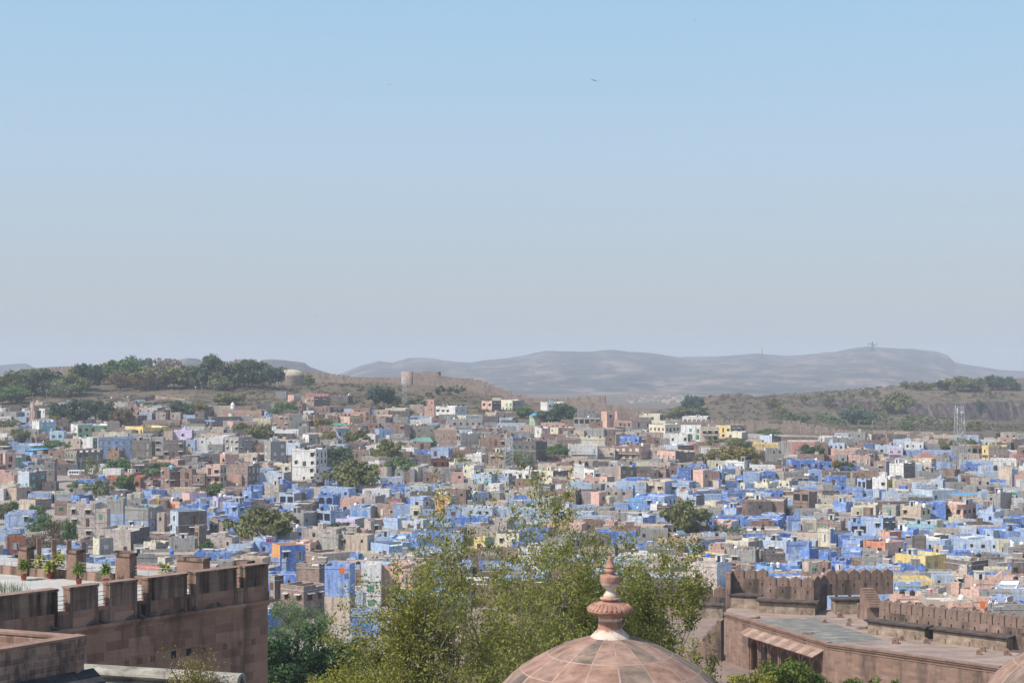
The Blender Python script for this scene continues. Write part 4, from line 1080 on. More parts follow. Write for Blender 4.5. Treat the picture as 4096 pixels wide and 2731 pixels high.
# near trees with their branches showing
def grow_tree(name, px, Y, zb, ztop, spread, kind, seed, stems=3, nleafk=1.0, leaf=.17, levels=4, lean=0, label='', dens=9, bark=None, dk=.62):
    r = random.Random(seed); X = (px/4 - CX)/F*Y
    H = ztop - zb
    o = empty(name, (X, Y, zb))
    m = MB(); tips = []
    def br(p, d, L, rad, lv):
        n = 4; pts = [p.copy()]; rs = [rad]; q = p.copy(); dd = d.copy()
        for k in range(n):
            dd = (dd + Vector((r.gauss(0, .16), r.gauss(0, .16), r.gauss(.03, .12)))).normalized()
            q = q + dd * (L/n); pts.append(q.copy()); rs.append(rad*(1 - .55*(k+1)/n))
        m.tube(pts, rs, 7 if lv > 2 else (5 if lv > 0 else 3), 0, False)
        if lv <= 1:
            for k in range(1, n+1): tips.append((pts[k], dd.copy(), L))
        if lv > 0:
            for k in range(r.choice([3, 3, 4]) if lv > 1 else 3):
                f = r.uniform(.35, 1.0); i = min(n-1, int(f*n)); s = pts[i].lerp(pts[i+1], f*n - i)
                ax = Vector((r.gauss(0,1), r.gauss(0,1), r.gauss(0,.55))).normalized()
                nd = (dd*.55 + ax*.8).normalized(); nd.z += .16; nd.normalize()
                br(s, nd, L*r.uniform(.56, .78), rs[i]*.55, lv-1)
    for k in range(stems):
        a = 2*PI*k/stems + r.uniform(-.5, .5); w = spread/H*r.uniform(.35, .85)
        d = Vector((math.cos(a)*w + lean, math.sin(a)*w, 1)).normalized()
        br(Vector((r.uniform(-.3,.3), r.uniform(-.3,.3), 0)), d, H*r.uniform(.36, .5), H*.019 + .05, levels)
    zs = [t[0].z for t in tips]; zm = sorted(zs)[int(len(zs)*.985)]
    k = H/zm
    rad_ = sorted(math.hypot(t[0].x, t[0].y) for t in tips); kr = min(1.0, spread/max(.1, rad_[int(len(rad_)*.9)]))   # crown kept within its real width
    tips = [(Vector((t[0].x*kr, t[0].y*kr, t[0].z)), t[1], t[2]) for t in tips]; m.v = [(x*kr, y*kr, z) for x, y, z in m.v]
    m.v = [(x, y, z*k) for x, y, z in m.v]
    m.build('trunk', bark or BARK, o)
    g = np.random.default_rng(seed)
    T0 = np.array([[t[0].x, t[0].y, t[0].z*k] for t in tips])
    nl = int(len(T0)*dens*nleafk*dk); keep = g.permutation(len(T0))[:max(1, int(len(T0)*.55))]; wk = g.uniform(.3, 1.8, len(keep)); idx = keep[g.choice(len(keep), nl, p=wk/wk.sum())]
    P = T0[idx] + g.normal(size=(nl, 3))*np.array([.24, .24, .2])
    t = g.normal(size=(nl, 3)); t[:, 2] -= .5; t /= np.linalg.norm(t, axis=1)[:, None]
    nn = g.normal(size=(nl, 3)) + np.array([0, 0, .6]); nn -= (nn*t).sum(1)[:, None]*t; nn /= np.linalg.norm(nn, axis=1)[:, None]
    b = np.cross(nn, t); s = leaf*g.uniform(.6, 1.3, nl)[:, None]
    V = np.stack([P - t*s, P - b*s*.42, P + t*s, P + b*s*.42], 1).reshape(-1, 3)
    link('crown', quads_mesh('crown', V, LEAF[kind]), o)
    tag(o, label, 'tree')
    return o
LEAF['near'] = leaf_mat('foliage_near_olive', (.15,.17,.032), (.26,.265,.055), (.40,.36,.085), .42)
LEAF['neary'] = leaf_mat('foliage_near_yellow', (.17,.175,.03), (.28,.27,.045), (.40,.35,.065), .4)
LEAF['neard'] = leaf_mat('foliage_near_dark', (.016,.045,.012), (.038,.085,.022), (.075,.14,.035), .25)
LEAF['nearg'] = leaf_mat('foliage_near_green', (.04,.10,.022), (.08,.17,.035), (.14,.25,.06), .35)
def ztop(py, Y): return -(py/4 - HZ)/F*Y
GREYB = simple('grey_bark', (.24,.195,.16), .95, .3, 6)
FG = [
 # name, px, Y, z base, top row, spread, kind, stems, leaf, dens, levels, label
 ('tree', 1810, 92, -33.8, 2025, 7.6, 'near', 5, .115, 9, 5, 'large sparse olive tree with grey limbs left of the dome finial'),
 ('tree', 2290, 104, -33.8, 2065, 5.9, 'near', 4, .13, 10, 5, 'upright small leaved tree just behind the dome finial with forked trunk'),
 ('tree', 2610, 112, -33.8, 2175, 3.7, 'near', 3, .14, 9, 5, 'sparse olive tree to the right of the dome finial before the crenellated wall'),
 ('tree', 1570, 90, -33.8, 2370, 4.2, 'neary', 4, .115, 9, 5, 'lower spreading olive tree between the dark trees and the large sparse tree'),
 ('tree', 2080, 118, -33.8, 2330, 4.0, 'neary', 4, .14, 9, 4, 'yellowing many stemmed tree low behind the left side of the dome'),
 ('tree', 2790, 96, -37.0, 2630, 2.8, 'neary', 4, .13, 10, 4, 'light olive treetop between the dome and the arcade'),
]
for k, (nm, px, Y, zb, pt, sp, kd, st, lf, dn, lv, lab) in enumerate(FG):
    grow_tree(nm, px, Y, zb, ztop(pt, Y), sp, kd, 40 + k*7, st, 1.0, lf, lv, 0, lab, dn, GREYB)
# dense dark tree and its neighbours below the bastion corner
def dense_tree(px, Y, zb, pt, w, kind, seed, label, nl=26000, leaf=.16, flat=.7):
    X = (px/4 - CX)/F*Y; o = empty('tree', (X, Y, zb)); H = ztop(pt, Y) - zb
    g = np.random.default_rng(seed); n = 60; c = []
    while len(c) < n:
        p = g.uniform(-1, 1, 3)
        if .3 < np.linalg.norm(p) < 1: c.append(p*np.array([w*.85, w*.85, w*flat]))
    c = np.array(c); c[:, 2] += H - w*flat - w*.2
    k = g.integers(0, n, nl); d = g.normal(size=(nl, 3)); d /= np.linalg.norm(d, axis=1)[:, None]
    P = c[k] + d*(g.uniform(.5, 1.0, n)[k]*w*.24*(g.random(nl)**.4))[:, None]
    t = g.normal(size=(nl, 3)); t /= np.linalg.norm(t, axis=1)[:, None]
    nn = d + g.normal(size=(nl, 3))*.4; nn -= (nn*t).sum(1)[:, None]*t; nn /= np.linalg.norm(nn, axis=1)[:, None]; b = np.cross(nn, t)
    s = leaf*g.uniform(.6, 1.3, nl)[:, None]
    link('crown', quads_mesh('crown', np.stack([P - t*s, P - b*s*.45, P + t*s, P + b*s*.45], 1).reshape(-1, 3), LEAF[kind]), o)
    m = MB(); m.tube([(0,0,-.5),(.1,0,H*.4),(0,.1,H*.7)], [.35,.28,.15], 7)
    for q in range(6):
        a = q*PI/3; m.tube([(0,0,H*.45),(math.cos(a)*w*.35, math.sin(a)*w*.35, H*.65),(math.cos(a)*w*.7, math.sin(a)*w*.7, H*.82)], [.15,.1,.04], 5)
    m.build('trunk', BARK, o)
    tag(o, label, 'tree')
dense_tree(1180, 150, -49, 2478, 8.5, 'neard', 3, 'dense dark green tree beside the bastion corner', 40000, .22)
dense_tree(1420, 160, -49, 2530, 6.5, 'neard', 4, 'bushy dark green tree below the blue house with two windows', 26000, .22)
dense_tree(1190, 255, -50.5, 2372, 7.2, 'acacia', 5, 'feathery pale green acacia before the ruined brick house', 15000, .15, .5)
dense_tree(1330, 110, -47, 2640, 5.5, 'neary', 6, 'yellow green tree at the bottom edge below the dark trees', 14000, .15)
dense_tree(1120, 104, -46, 2705, 3.0, 'neary', 7, 'small yellow green treetop at the foot of the bastion wall', 7000, .14)
dense_tree(1500, 120, -46, 2600, 5.0, 'neary', 9, 'light olive treetop between the dark trees and the large sparse tree', 13000, .14)
LEAF['nearm'] = leaf_mat('foliage_near_mid', (.07,.11,.02), (.13,.17,.03), (.22,.25,.05), .35)
dense_tree(3160, 104, -37, 2595, 4.3, 'nearm', 21, 'rounded green treetop below the right end of the arcade awning', 15000, .15)
dense_tree(3030, 100, -37, 2650, 3.0, 'neary', 22, 'small yellow green crown left of the rounded treetop below the awning', 8000, .14)
dense_tree(3420, 98, -37, 2706, 1.8, 'nearm', 23, 'low green treetop at the bottom edge under the stained wall, left of two', 4500, .14)
dense_tree(3540, 98, -37, 2694, 2.0, 'nearm', 24, 'low green treetop at the bottom edge under the stained wall, right of two', 5000, .14)
dense_tree(2330, 172, -34, 2330, 4.5, 'dark', 8, 'dark bush directly behind the dome finial', 9000, .2)
# ------------------------------------------------------------------ fort in the foreground
MAS_L = masonry('bastion_sandstone', (.26,.15,.108), (.44,.265,.19), .95, .46, .72, (.03,.025,.024), (.36,.25,.20), (.45,.45,.06), (.50,.66), .014)
MAS_M = masonry('merlon_sandstone', (.26,.175,.135), (.38,.26,.20), 1.9, .62, .95, (.016,.015,.015), (.30,.20,.15), (1.3,1.3,.10), (.43,.62), .01)
MAS_R = masonry('stained_sandstone', (.23,.155,.12), (.33,.22,.17), .75, .38, .85, (.045,.038,.036), (.36,.24,.19), (.35,.35,.05), (.50,.66), .012)
MAS_C = masonry('crenel_sandstone', (.26,.18,.145), (.34,.24,.19), 1.4, .55, .85, (.045,.037,.034), (.30,.21,.17), (.6,.6,.1), (.44,.62), .008)
MAS_K = masonry('block_stone', (.24,.15,.12), (.42,.27,.20), .42, .2, .8, (.045,.04,.038), (.46,.34,.29), (1.2,1.2,.5), (.48,.62), .012)
PAVE = masonry('court_paving', (.24,.18,.15), (.30,.225,.185), 3.0, 1.5, .5, (.13,.11,.10), (.20,.16,.14), (.2,.2,.2), (.5,.7), .02)
def roofmat(name, a, b, c, sc=.35):
    T = NT(name, .95); o = T.coord()
    base = T.ramp(T.noise(T.mapping(o, (1, 2.2, 1)), sc, 7, .68), [(.32, a), (.52, b), (.72, c)])
    fine = T.noise(o, 5, 5, .7)
    T.color(T.mix(T.ramp(fine, [(.35, .35), (.6, 0)]), base, T.mix(1.0, base, (.5,.48,.46), 'MULTIPLY')))
    T.bump(fine, .5, .03); return T.mat
ROOFR = roofmat('flagstone_roof', (.20,.155,.132), (.31,.235,.195), (.42,.31,.255))
BITU = roofmat('grey_screed', (.13,.128,.115), (.185,.178,.16), (.40,.36,.27), .5)
PLAS = roofmat('pale_terrace_plaster', (.34,.32,.29), (.44,.42,.385), (.52,.50,.46), .25)
LIME = roofmat('old_limewash', (.10,.075,.06), (.30,.23,.17), (.44,.36,.28), .9)
REDST = roofmat('red_sandstone', (.17,.108,.082), (.26,.168,.128), (.34,.225,.172), .9)
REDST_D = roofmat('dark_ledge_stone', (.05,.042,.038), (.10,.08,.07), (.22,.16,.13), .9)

def Z4(x, y, z=-28.0): return PZ(2800 + x/1.815, 2150 + y/1.815, z)
def frame(p0, p1):
    d = Vector((p1[0]-p0[0], p1[1]-p0[1], 0)); L = d.length; d.normalize()
    return L, math.atan2(d.y, d.x), d, Vector((-d.y, d.x, 0))
def merlon_pts(w, h, x, z):
    q = [(0,0),(1,0),(1,.52),(.975,.66),(.90,.77),(.77,.845),(.63,.89),(.575,.94),(.56,1.0),(.44,1.0),(.425,.94),(.37,.89),(.23,.845),(.10,.77),(.025,.66),(0,.52)]
    return [(x + a*w, 0, z + b*h) for a, b in q]
def crenwall(name, p0, p1, z0, base_h, mer_h, sp, th, mat, label, slits=True, cat='wall', group=None, rag=0):
    L, rz, d, nrm = frame(p0, p1)
    m = MB(); m.box(0, L, 0, th, 0, base_h)
    o = m.build(name, mat, None, (p0[0], p0[1], z0), rz)
    n = max(1, int(round(L/sp))); s = L/n; sl = MB()
    for k in range(n):
        mm = MB(); mm.extr([(a, 0, c) for a, b, c in merlon_pts(s*.94, mer_h*(1 - rag*random.random()), 0, 0)], (0, th*.96, 0))
        mo = mm.build('merlon', mat, o, (s*k + s*.03, 0, base_h))
        if slits:
            x = s*(k+.5)
            for zz, ww, hh in ((base_h + mer_h*.12, .07, .13), (base_h - .75, .085, .34)):
                sl.box(x-ww, x+ww, -.008, -.001, zz, zz+hh)
    if slits: sl.build('arrow_slit_shade', DARK, o); o.children[-1]['kind'] = 'stuff'  # thin dark boxes stand for the shade in uncut slits
    tag(o, label, cat, group)
    return o
def bench(p0, p1, z0, h, dep, over=.22, label='', legs=True):
    L, rz, d, nrm = frame(p0, p1)
    m = MB(); m.box(0, L, 0, dep, 0, h)
    o = m.build('plinth', LIME, None, (p0[0], p0[1], z0), rz)
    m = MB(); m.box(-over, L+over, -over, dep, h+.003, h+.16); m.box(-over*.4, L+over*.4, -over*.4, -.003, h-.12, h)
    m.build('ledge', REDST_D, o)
    if legs:
        n = int(L/2.1)
        for k in range(n):
            m = MB(); x = L*(k+.5)/n; m.box(x-.07, x+.07, -.09, -.004, 0, .5); m.build('stone_peg', REDST, o)
    tag(o, label, 'plinth')
    return o

# --- right terrace building
rb = empty('fort_building', (0, 0, 0))
tag(rb, 'long flat roofed sandstone fort building with grey screed patch and arcade', 'fort building')
out = [(185,548),(930,770),(2180,945),(2900,1040),(2900,905),(2200,818),(1700,752),(1250,690),(1300,600),(1500,520),(1420,515),(940,520),(225,498),(190,520)]
P = [Z4(x, y) for x, y in out]
m = MB(); m.poly(P[::-1]); mo = m.build('roof', ROOFR, rb)
if mo.data.polygons[0].normal.z < 0: mo.data.flip_normals()
m = MB(); m.poly([p + Vector((0,0,.012)) for p in (Z4(405,592), Z4(930,764), Z4(1355,745), Z4(830,574))])
mo = m.build('screed_patch', BITU, rb)
if mo.data.polygons[0].normal.z < 0: mo.data.flip_normals()
for i, (a, b) in enumerate(((P[0], P[1]), (P[1], P[2]), (P[2], P[3]))):
    L, rz, d, nrm = frame(a, b)
    m = MB()
    if i == 0:
        m.box(0, 5.2, 0, 1, -15, -.003); m.box(19.4, L, 0, 1, -15, -.003); m.box(5.2, 19.4, 0, 1, -1.35, -.003); m.box(5.2, 19.4, 1.9, 2.4, -15, -1.35); m.box(5.2, 19.4, 0, 1, -15, -5.4)
    else: m.box(0, L, 0, 1, -15, -.003)
    m.build('wall', MAS_R, rb, (a.x, a.y, -28.0), rz)
    m = MB(); m.box(-.1, L+.1, -.22, .5, .0, .16); m.box(-.1, L+.1, -.12, -.003, -.2, -.003); m.box(-.1, L+.1, -.06, -.004, -.48, -.38)
    m.build('cornice', REDST, rb, (a.x, a.y, -28.0), rz)
    if i == 0:
        m = MB(); n = 14
        for k in range(n):
            x0, x1 = 5.0 + 14.6*k/n, 5.0 + 14.6*(k+1)/n - .02
            m.extr([(x0, -.01, -.72), (x0, -1.35, -1.32), (x0, -1.35, -1.40), (x0, -.01, -.82)], (x1-x0, 0, 0), k % 2)
        m.build('awning', [REDST, roofmat('pink_slab', (.24,.165,.13), (.36,.25,.20), (.42,.30,.24), .8)], rb, (a.x, a.y, -28.0), rz)
        for k in range(7):                       # arches of the loggia: spandrel plates on slim columns
            x0, x1 = 5.2 + 14.2*k/7, 5.2 + 14.2*(k+1)/7; c = (x0+x1)/2; w = (x1-x0)/2 - .24
            m = MB(); top = -1.36; sp = -2.9
            arc = [(c + w*math.cos(PI*q/10), sp + w*1.15*math.sin(PI*q/10)*(1 + .06*math.cos(q*2.5))) for q in range(11)]
            m.extr([(x1, 0, top), (x0, 0, top), (x0, 0, -5.4), (c-w, 0, -5.4)] + [(x, 0, z) for x, z in arc[::-1]] + [(c+w, 0, -5.4), (x1, 0, -5.4)], (0, .25, 0))
            m.build('arch', REDST, rb, (a.x, a.y, -28.0), rz)
            m = MB(); m.box(x0-.09, x0+.09, -.14, -.003, -5.4, top); m.build('column', REDST, rb, (a.x, a.y, -28.0), rz)
# crenellated works on the terrace
b0, b1, b2 = Z4(430,541), Z4(835,560), Z4(950,548)
bench(Z4(222,505), Z4(432,517), -28.0, 1.45, 1.6, .2, 'low limewashed plinth with dark ledge at the lit left end of the terrace', False)
bench(b0, b1, -28.0, 1.35, 2.6, .35, 'broad limewashed plinth under the projecting crenellated tower')
L, rz, d, nr = frame(b0, b1)
w0 = b0 + nr*1.5 + d*.4; w1 = b1 + nr*1.5 - d*.25
crenwall('fort_tower', w0, w1, -28.0, 2.95, 1.1, 1.32, .9, MAS_C, 'projecting tower wall with four pointed merlons and square loopholes', True)
ws0 = Z4(224,500); ws1 = Z4(480,512)
L2, rz2, d2, nr2 = frame(ws0, ws1)
crenwall('fort_wall', ws0 + nr2*1.6, ws1 + nr2*1.6, -28.0, 3.2, 1.2, 1.45, .9, MAS_C, 'crenellated wall at the left end of the terrace with a sunlit end pier')
m = MB(); m.box(-.55, 0, -.4, 2.6, -.3, 4.0); o = m.build('pier', MAS_C, None, tuple(ws0), rz2); tag(o, 'narrow sunlit sandstone pier closing the terrace wall on the left', 'pier')
bw0, bw1 = Z4(935,532), Z4(1430,518)
crenwall('fort_wall', bw0 + Vector((0,1.6,0)), bw1 + Vector((0,1.6,0)), -26.4, 1.75, 1.25, 1.5, .8, MAS_C, 'back wall of the terrace with broad pointed merlons right of the tower')
sw0 = w1 + nr*.9
crenwall('fort_wall', w1 - d*.02 + nr*.92, bw0 + Vector((.1,1.5,0)), -28.0, 3.0, 1.1, 1.3, .8, MAS_C, 'short shaded crenellated return joining the tower to the back wall', False)
bench(Z4(985,551), Z4(1195,549), -28.0, 1.55, 2.0, .18, 'limewashed plinth with open gaps on both sides below the back wall', False)
r0, r1 = Z4(1218,690), Z4(2620,875)
L, rz, d, nr = frame(r0, r1)
def on(px): # along the right wall line at photo column
    u = (px/4 - CX)/F; s = (u*r0.y - r0.x)/(d.x - u*d.y); return r0 + d*s
bench(r0, on(2800+1630/1.815), -28.0, 1.3, 1.9, .3, 'limewashed plinth with loose rubble on its left end under the sunlit merlon row')
bench(on(2800+1692/1.815), on(2800+2225/1.815), -28.0, 1.3, 1.9, .3, 'longer limewashed plinth below the right half of the sunlit merlon row')
crenwall('fort_wall', r0 + nr*1.5 + d*.5, r1 + nr*1.5, -28.0, 2.2, 1.3, 1.26, .95, MAS_C, 'sunlit crenellated wall with a long row of pointed merlons at right')
# steps at the joint of the two walls
m = MB()
for k in range(8): m.box(0, 1.5, k*.34, 3.2, k*.22, (k+1)*.22)
o = m.build('stone_stairs', REDST, None, tuple(Z4(1275,600, -27.4) + Vector((0, 2.5, 1.0))), .12); tag(o, 'narrow stone steps climbing to the wall walk beside the merlon row', 'stairs')
m = MB(); m.box(-.2, 2.0, .4, 3.6, -3, -.01); m.build('pier', MAS_C, o)
# small round headed stone blocks left on the roof
DB = [(1020,577,42,'largest round headed stone block on the terrace roof'),(1065,552,30,'stone block nearest the gap in the back wall plinth'),(908,617,30,'single round headed stone block out on the middle of the flagstone roof'),
      (1085,611,32,'rear one of two close stone blocks right of the roof middle'),(1075,637,30,'front one of two close stone blocks right of the roof middle'),(1416,768,46,'squat stone block with a hole near the grey screed corner'),
      (1468,742,34,'stone block standing just behind the squat one'),(1646,764,38,'stone block before the gap between the two plinths'),(2023,845,34,'stone block with a round hole near the second dome, front of a pair'),
      (2050,823,36,'rounded stone block behind the holed one near the second dome'),(2230,850,42,'stone block closest to the second dome')]
for x, y, w, lab in DB:
    p = Z4(x, y); k = w*.0138
    m = MB(); n = 8
    pts = [(-k/2,0,0),(k/2,0,0)] + [(k/2*math.cos(PI*q/n), 0, k*.62 + k/2*.85*math.sin(PI*q/n)) for q in range(n+1)]
    m.extr(pts, (0, k*.85, 0))
    o = m.build('stone_block', REDST, None, tuple(p), random.uniform(-.5, .1)); tag(o, lab, 'stone block', 'round headed stones on the fort roof')
    m = MB(); m.lathe([(.0,0),(k*.1,0)], 8); me = MB()
    me.extr([(k*.11*math.cos(q*PI/4), -.006, k*.55 + k*.11*math.sin(q*PI/4)) for q in range(8)], (0, .004, 0)); me.build('hole', DARK, o)  # dark disc stands for the shade in a hole
for q, (x, y, lab) in enumerate(((400,588,'two thin broken slabs lying by the roof edge'),(1228,600,'pile end slab at the left of the merlon row'),(1252,592,'broken reddish slab on the plinth end'),(1295,594,'flat slab lying right of the rubble on the plinth'),(1200,664,'thin slab lying before the plinth end'),(790,702,'small lone stone on the grey screed'))):
    p = Z4(x, y) + Vector((0, .6, 1.47 if y > 580 and 1215 < x < 1330 else .02))
    m = MB()
    for k in range(3):
        a = random.uniform(0, 3); w = random.uniform(.2, .45)
        c = Vector((k*.4 - .4, random.uniform(-.2, .2), 0))
        m.extr([tuple(c + Vector((w*math.cos(a+b), w*.6*math.sin(a+b), 0))) for b in (0, 1.4, 2.9, 4.4)], (0, 0, .1 + .06*k))
    o = m.build('broken_slab', REDST, None, tuple(p)); tag(o, lab, 'rubble', 'loose stones on the fort terrace')
# wall of the lower court behind the trees
crenwall('court_wall', PZ(1990, 2452, -33.6), PZ(2906, 2463, -33.6), -33.6, 2.6, 1.5, 1.75, .8, MAS_C, 'crenellated court wall half hidden behind the trees beside the dome', True)
bench(PZ(2560, 2466, -33.6), PZ(2890, 2476, -33.6), -33.6, 1.9, 1.5, .25, 'plinth along the foot of the court wall', False)
m = MB(); a_, b_ = PZ(1650, 2700, -33.45), PZ(3050, 2452, -33.45)
m.box(-14, 30, 96, 206, -33.75, -33.42); o = m.build('court_paving', PAVE); struct(o, 'reddish stone paving of the lower court')
# ruined sloping steps at the left corner of the terrace building
m = MB()
for k in range(7): m.box(-.5 - .55*(k+1), -.5 - .55*k, 0, 2.2, -6.5, -.9 - .65*k)
o = m.build('ruined_steps', MAS_C, None, tuple(P[0]), rz2); tag(o, 'crumbling stepped wall descending left from the terrace corner', 'ruined wall')

# --- left bastion with its terrace
Cc = Vector((-13.14, 80.0, 0)); DV = Vector((10.45, 11.5, 0)).normalized(); NV = Vector((-DV.y, DV.x, 0)); LT = 30.0
L0 = Cc - DV*LT; RZ = math.atan2(DV.y, DV.x)
def t_of(px):                                    # render px column -> distance along the wall
    u = (px - CX)/F; return (u*L0.y - L0.x)/(DV.x - u*DV.y)
def zl(x): return t_of(x/8.553)
ba = empty('bastion', (L0.x, L0.y, 0), RZ)
tag(ba, 'dark stained sandstone bastion wall with broad block merlons at left', 'bastion')
m = MB(); m.box(0, LT, 0, .62, -46, -11.63); m.build('wall', MAS_L, ba)
m = MB(); m.box(-.1, LT+.55, -.2, -.003, -12.57, -12.42); m.box(-.1, LT+.06, -.09, -.004, -12.7, -12.571); m.build('ledge', MAS_L, ba)
m = MB(); m.box(LT-.5, LT-.003, .62, 6.0, -46, -11.63); m.build('wall', MAS_L, ba)
edges = [(0, zl(490)), (zl(595), zl(835)), (zl(935), zl(1170)), (zl(1265), zl(1595)), (zl(1670), zl(2020)), (zl(2090), LT)]
for a, b in edges:
    m = MB(); m.box(a, b, 0, .56, -11.627, -10.58)
    m.box(a, a+.14, -.05, -.003, -12.40, -10.62); m.box(b-.14, b, -.05, -.003, -12.40, -10.62)
    mo = m.build('merlon', MAS_M, ba)
    m = MB(); m.box(a-.04, b+.04, -.07, .62, -10.577, -10.46, 0, 1); m.build('coping', [MAS_M, REDST], mo)  # brighter top, darker front: sun and shade put into the colours
for (a, _), (_, b) in zip(edges[1:], edges[:-1]):
    m = MB(); m.box(b+.08, a-.08, -.035, -.003, -12.35, -11.75); m.build('sill_panel', MAS_M, ba)
    m = MB()
    for k in range(4): m.tube([(b+.02, .3, -11.5+.2*k), (a-.02, .3, -11.5+.2*k)], .016, 5)
    m.build('railing', STEEL, ba)
LAT = simple('pierced_lattice', (.10,.055,.042), .9, .5, 40)
for x, y, op in ((1085,1325,0),(1195,1305,0),(1305,1285,0),(1485,1255,1),(1615,1225,1),(1740,1208,0),(1925,1168,0),(2050,1143,0),(2168,1120,0)):
    t = zl(x); s = .15 if op else .12
    m = MB(); m.box(t-s, t+s, -.006, -.002, -14.68, -14.68+2*s*1.15); vo = m.build('lattice_vent' if not op else 'opening', LAT if not op else DARK, ba)  # dark plates stand for the shade in the open vents
    if not op:
        m = MB()
        for k in range(4): m.box(t-s+2*s*k/3-.012, t-s+2*s*k/3+.012, -.03, -.007, -14.68, -14.68+2*s*1.15)
        for k in range(4): m.box(t-s-.01, t+s+.01, -.028, -.008, -14.68+2*s*1.15*k/3-.012, -14.68+2*s*1.15*k/3+.012)
        m.build('grille', MAS_L, vo)
ZF = -12.06
m = MB(); m.poly([(L0.x, L0.y, ZF), (Cc.x, Cc.y, ZF), (-16.5, 84.6, ZF), (-27, 93, ZF), (-48, 101, ZF), (-50, 70, ZF)])
m.v = [(x, y, z) for x, y, z in m.v]
tf = m.build('terrace', PLAS)
if tf.data.polygons[0].normal.z < 0: tf.data.flip_normals()
struct(tf, 'pale plastered roof terrace of the bastion')
BD = Vector((10.8, -5.0, 0)).normalized(); BN = Vector((-BD.y, BD.x, 0)); B2 = Vector((-28.5, 86.5, 0)); BZ = math.atan2(BD.y, BD.x)
def bpos(px): u = (px - CX)/F; s = (u*B2.y - B2.x)/(BD.x - u*BD.y); return B2 + BD*s
pil = [(22.5, .62, .62, 'leftmost'), (72, .62, .62, 'second from the left'), (122.8, .95, .6, 'middle'), (190, 1.75, .6, 'widest'), (240, .9, .6, 'rightmost')]
PW = ['square stone pillar behind the leftmost potted palm', 'square stone pillar between the yellow potted plants and the second palm', 'broad stone pillar right of the potted plants', 'widest stone pillar above the fourth merlon gap', 'low stone pillar by the bastion corner']
for (px, w, dp, _), lab in zip(pil, PW):
    c = bpos(px); m = MB(); h = ZF + 1.52
    a = .05
    pts = [(-w/2-a,-a,ZF),(w/2+a,-a,ZF),(w/2+a,dp,ZF),(-w/2-a,dp,ZF)]; top = [(-w/2,0,h),(w/2,0,h),(w/2,dp,h),(-w/2,dp,h)]
    for k in range(4): m.poly([pts[k], pts[(k+1)%4], top[(k+1)%4], top[k]])
    o = m.build('stone_pillar', MAS_L if False else REDST, None, (c.x, c.y, 0), BZ)
    m = MB(); m.box(-w/2-.06, w/2+.06, -.06, dp+.06, h+.002, h+.17); m.build('capstone', MAS_M, o)
    tag(o, lab, 'pillar', 'stone pillars of the terrace parapet')
segs = [(-6, 17), (28, 66), (78, 113), (133, 172), (208, 231)]
for k, (a, b) in enumerate(segs):
    p, q = bpos(a), bpos(b); L, rz, d, nr = frame(p, q)
    m = MB(); m.box(0, L, .1, .42, ZF, ZF+.48); o = m.build('parapet_wall', MAS_M, None, (p.x, p.y, 0), rz)
    tag(o, 'low stained stone parapet ' + ['at the left frame edge', 'behind the yellow potted plants', 'behind the second potted palm', 'left of the widest pillar', 'right of the widest pillar'][k], 'parapet', 'parapets between the pillars')
    m = MB()
    for zz in (.62, .8, .98): m.tube([(0, .2, ZF+zz), (L, .2, ZF+zz)], .018, 5)
    for s in range(1, 3): m.tube([(L*s/3, .2, ZF+.48), (L*s/3, .2, ZF+1.0)], .018, 5)
    o = m.build('steel_railing', STEEL, None, (p.x, p.y, 0), rz)
    tag(o, 'three bar steel railing ' + ['at the left frame edge', 'above the yellow potted plants', 'above the second potted palm', 'left of the widest pillar', 'right of the widest pillar'][k], 'railing', 'railings between the pillars')
for k, (px, row, Y) in enumerate(((39, 537, 90), (54, 538.6, 89.6), (69, 539.6, 89.2), (83.6, 540.8, 88.0))):
    z = -(row - HZ)/F*Y; m = MB(); m.box(-.13, .13, -.13, .13, ZF, z)
    o = m.build('stone_post', REDST, None, ((px-CX)/F*Y, Y, 0), .45)
    tag(o, ['leftmost', 'second from left', 'third from left', 'rightmost'][k] + ' of the four slim stone posts behind the terrace', 'post', 'slim stone posts')
# potted plants
TERRA = simple('terracotta_pot', (.36,.10,.075), .7, .15)
def palm(kind, seed, h, w):
    g = np.random.default_rng(seed); V = []
    n = 170
    for k in range(n):
        a = g.uniform(0, 2*PI); el = g.uniform(-.25, 1.25); r0 = g.uniform(.0, .12); z0 = g.uniform(.25, .9)*h
        dirv = np.array([math.cos(a)*math.cos(el), math.sin(a)*math.cos(el), math.sin(el)])
        Ln = g.uniform(.22, .42)*w; p0 = np.array([math.cos(a)*r0, math.sin(a)*r0, z0]); p1 = p0 + dirv*Ln*.6; p2 = p0 + dirv*Ln + np.array([0,0,-.1*w])
        sd = np.cross(dirv, [0,0,1.0]); sd = sd/ (np.linalg.norm(sd)+1e-6)*(.028 if kind != 'v' else .042)*w
        V += [p0, p1 - sd, p2, p1 + sd]
    return np.array(V)
LEAF['palm'] = leaf_mat('foliage_palm', (.06,.12,.02), (.12,.20,.03), (.22,.28,.05), .3)
LEAF['varieg'] = leaf_mat('foliage_variegated', (.22,.26,.05), (.42,.42,.10), (.58,.54,.20), .3)
PTS = [(203,612,177,'palm','potted green palm at the foot of the leftmost pillar'),(348,575,165,'v','tall yellow variegated potted plant farthest back between the pillars'),(425,598,128,'v','shortest yellow variegated potted plant, front of three'),(503,587,202,'v','largest yellow variegated potted plant beside the second pillar'),
       (675,653,182,'palm','bushy green potted palm standing forward on the terrace'),(905,655,178,'palm','green potted palm partly hidden by the third merlon'),(1415,620,95,'v','yellow potted plant peeping over the wall near the widest pillar')]
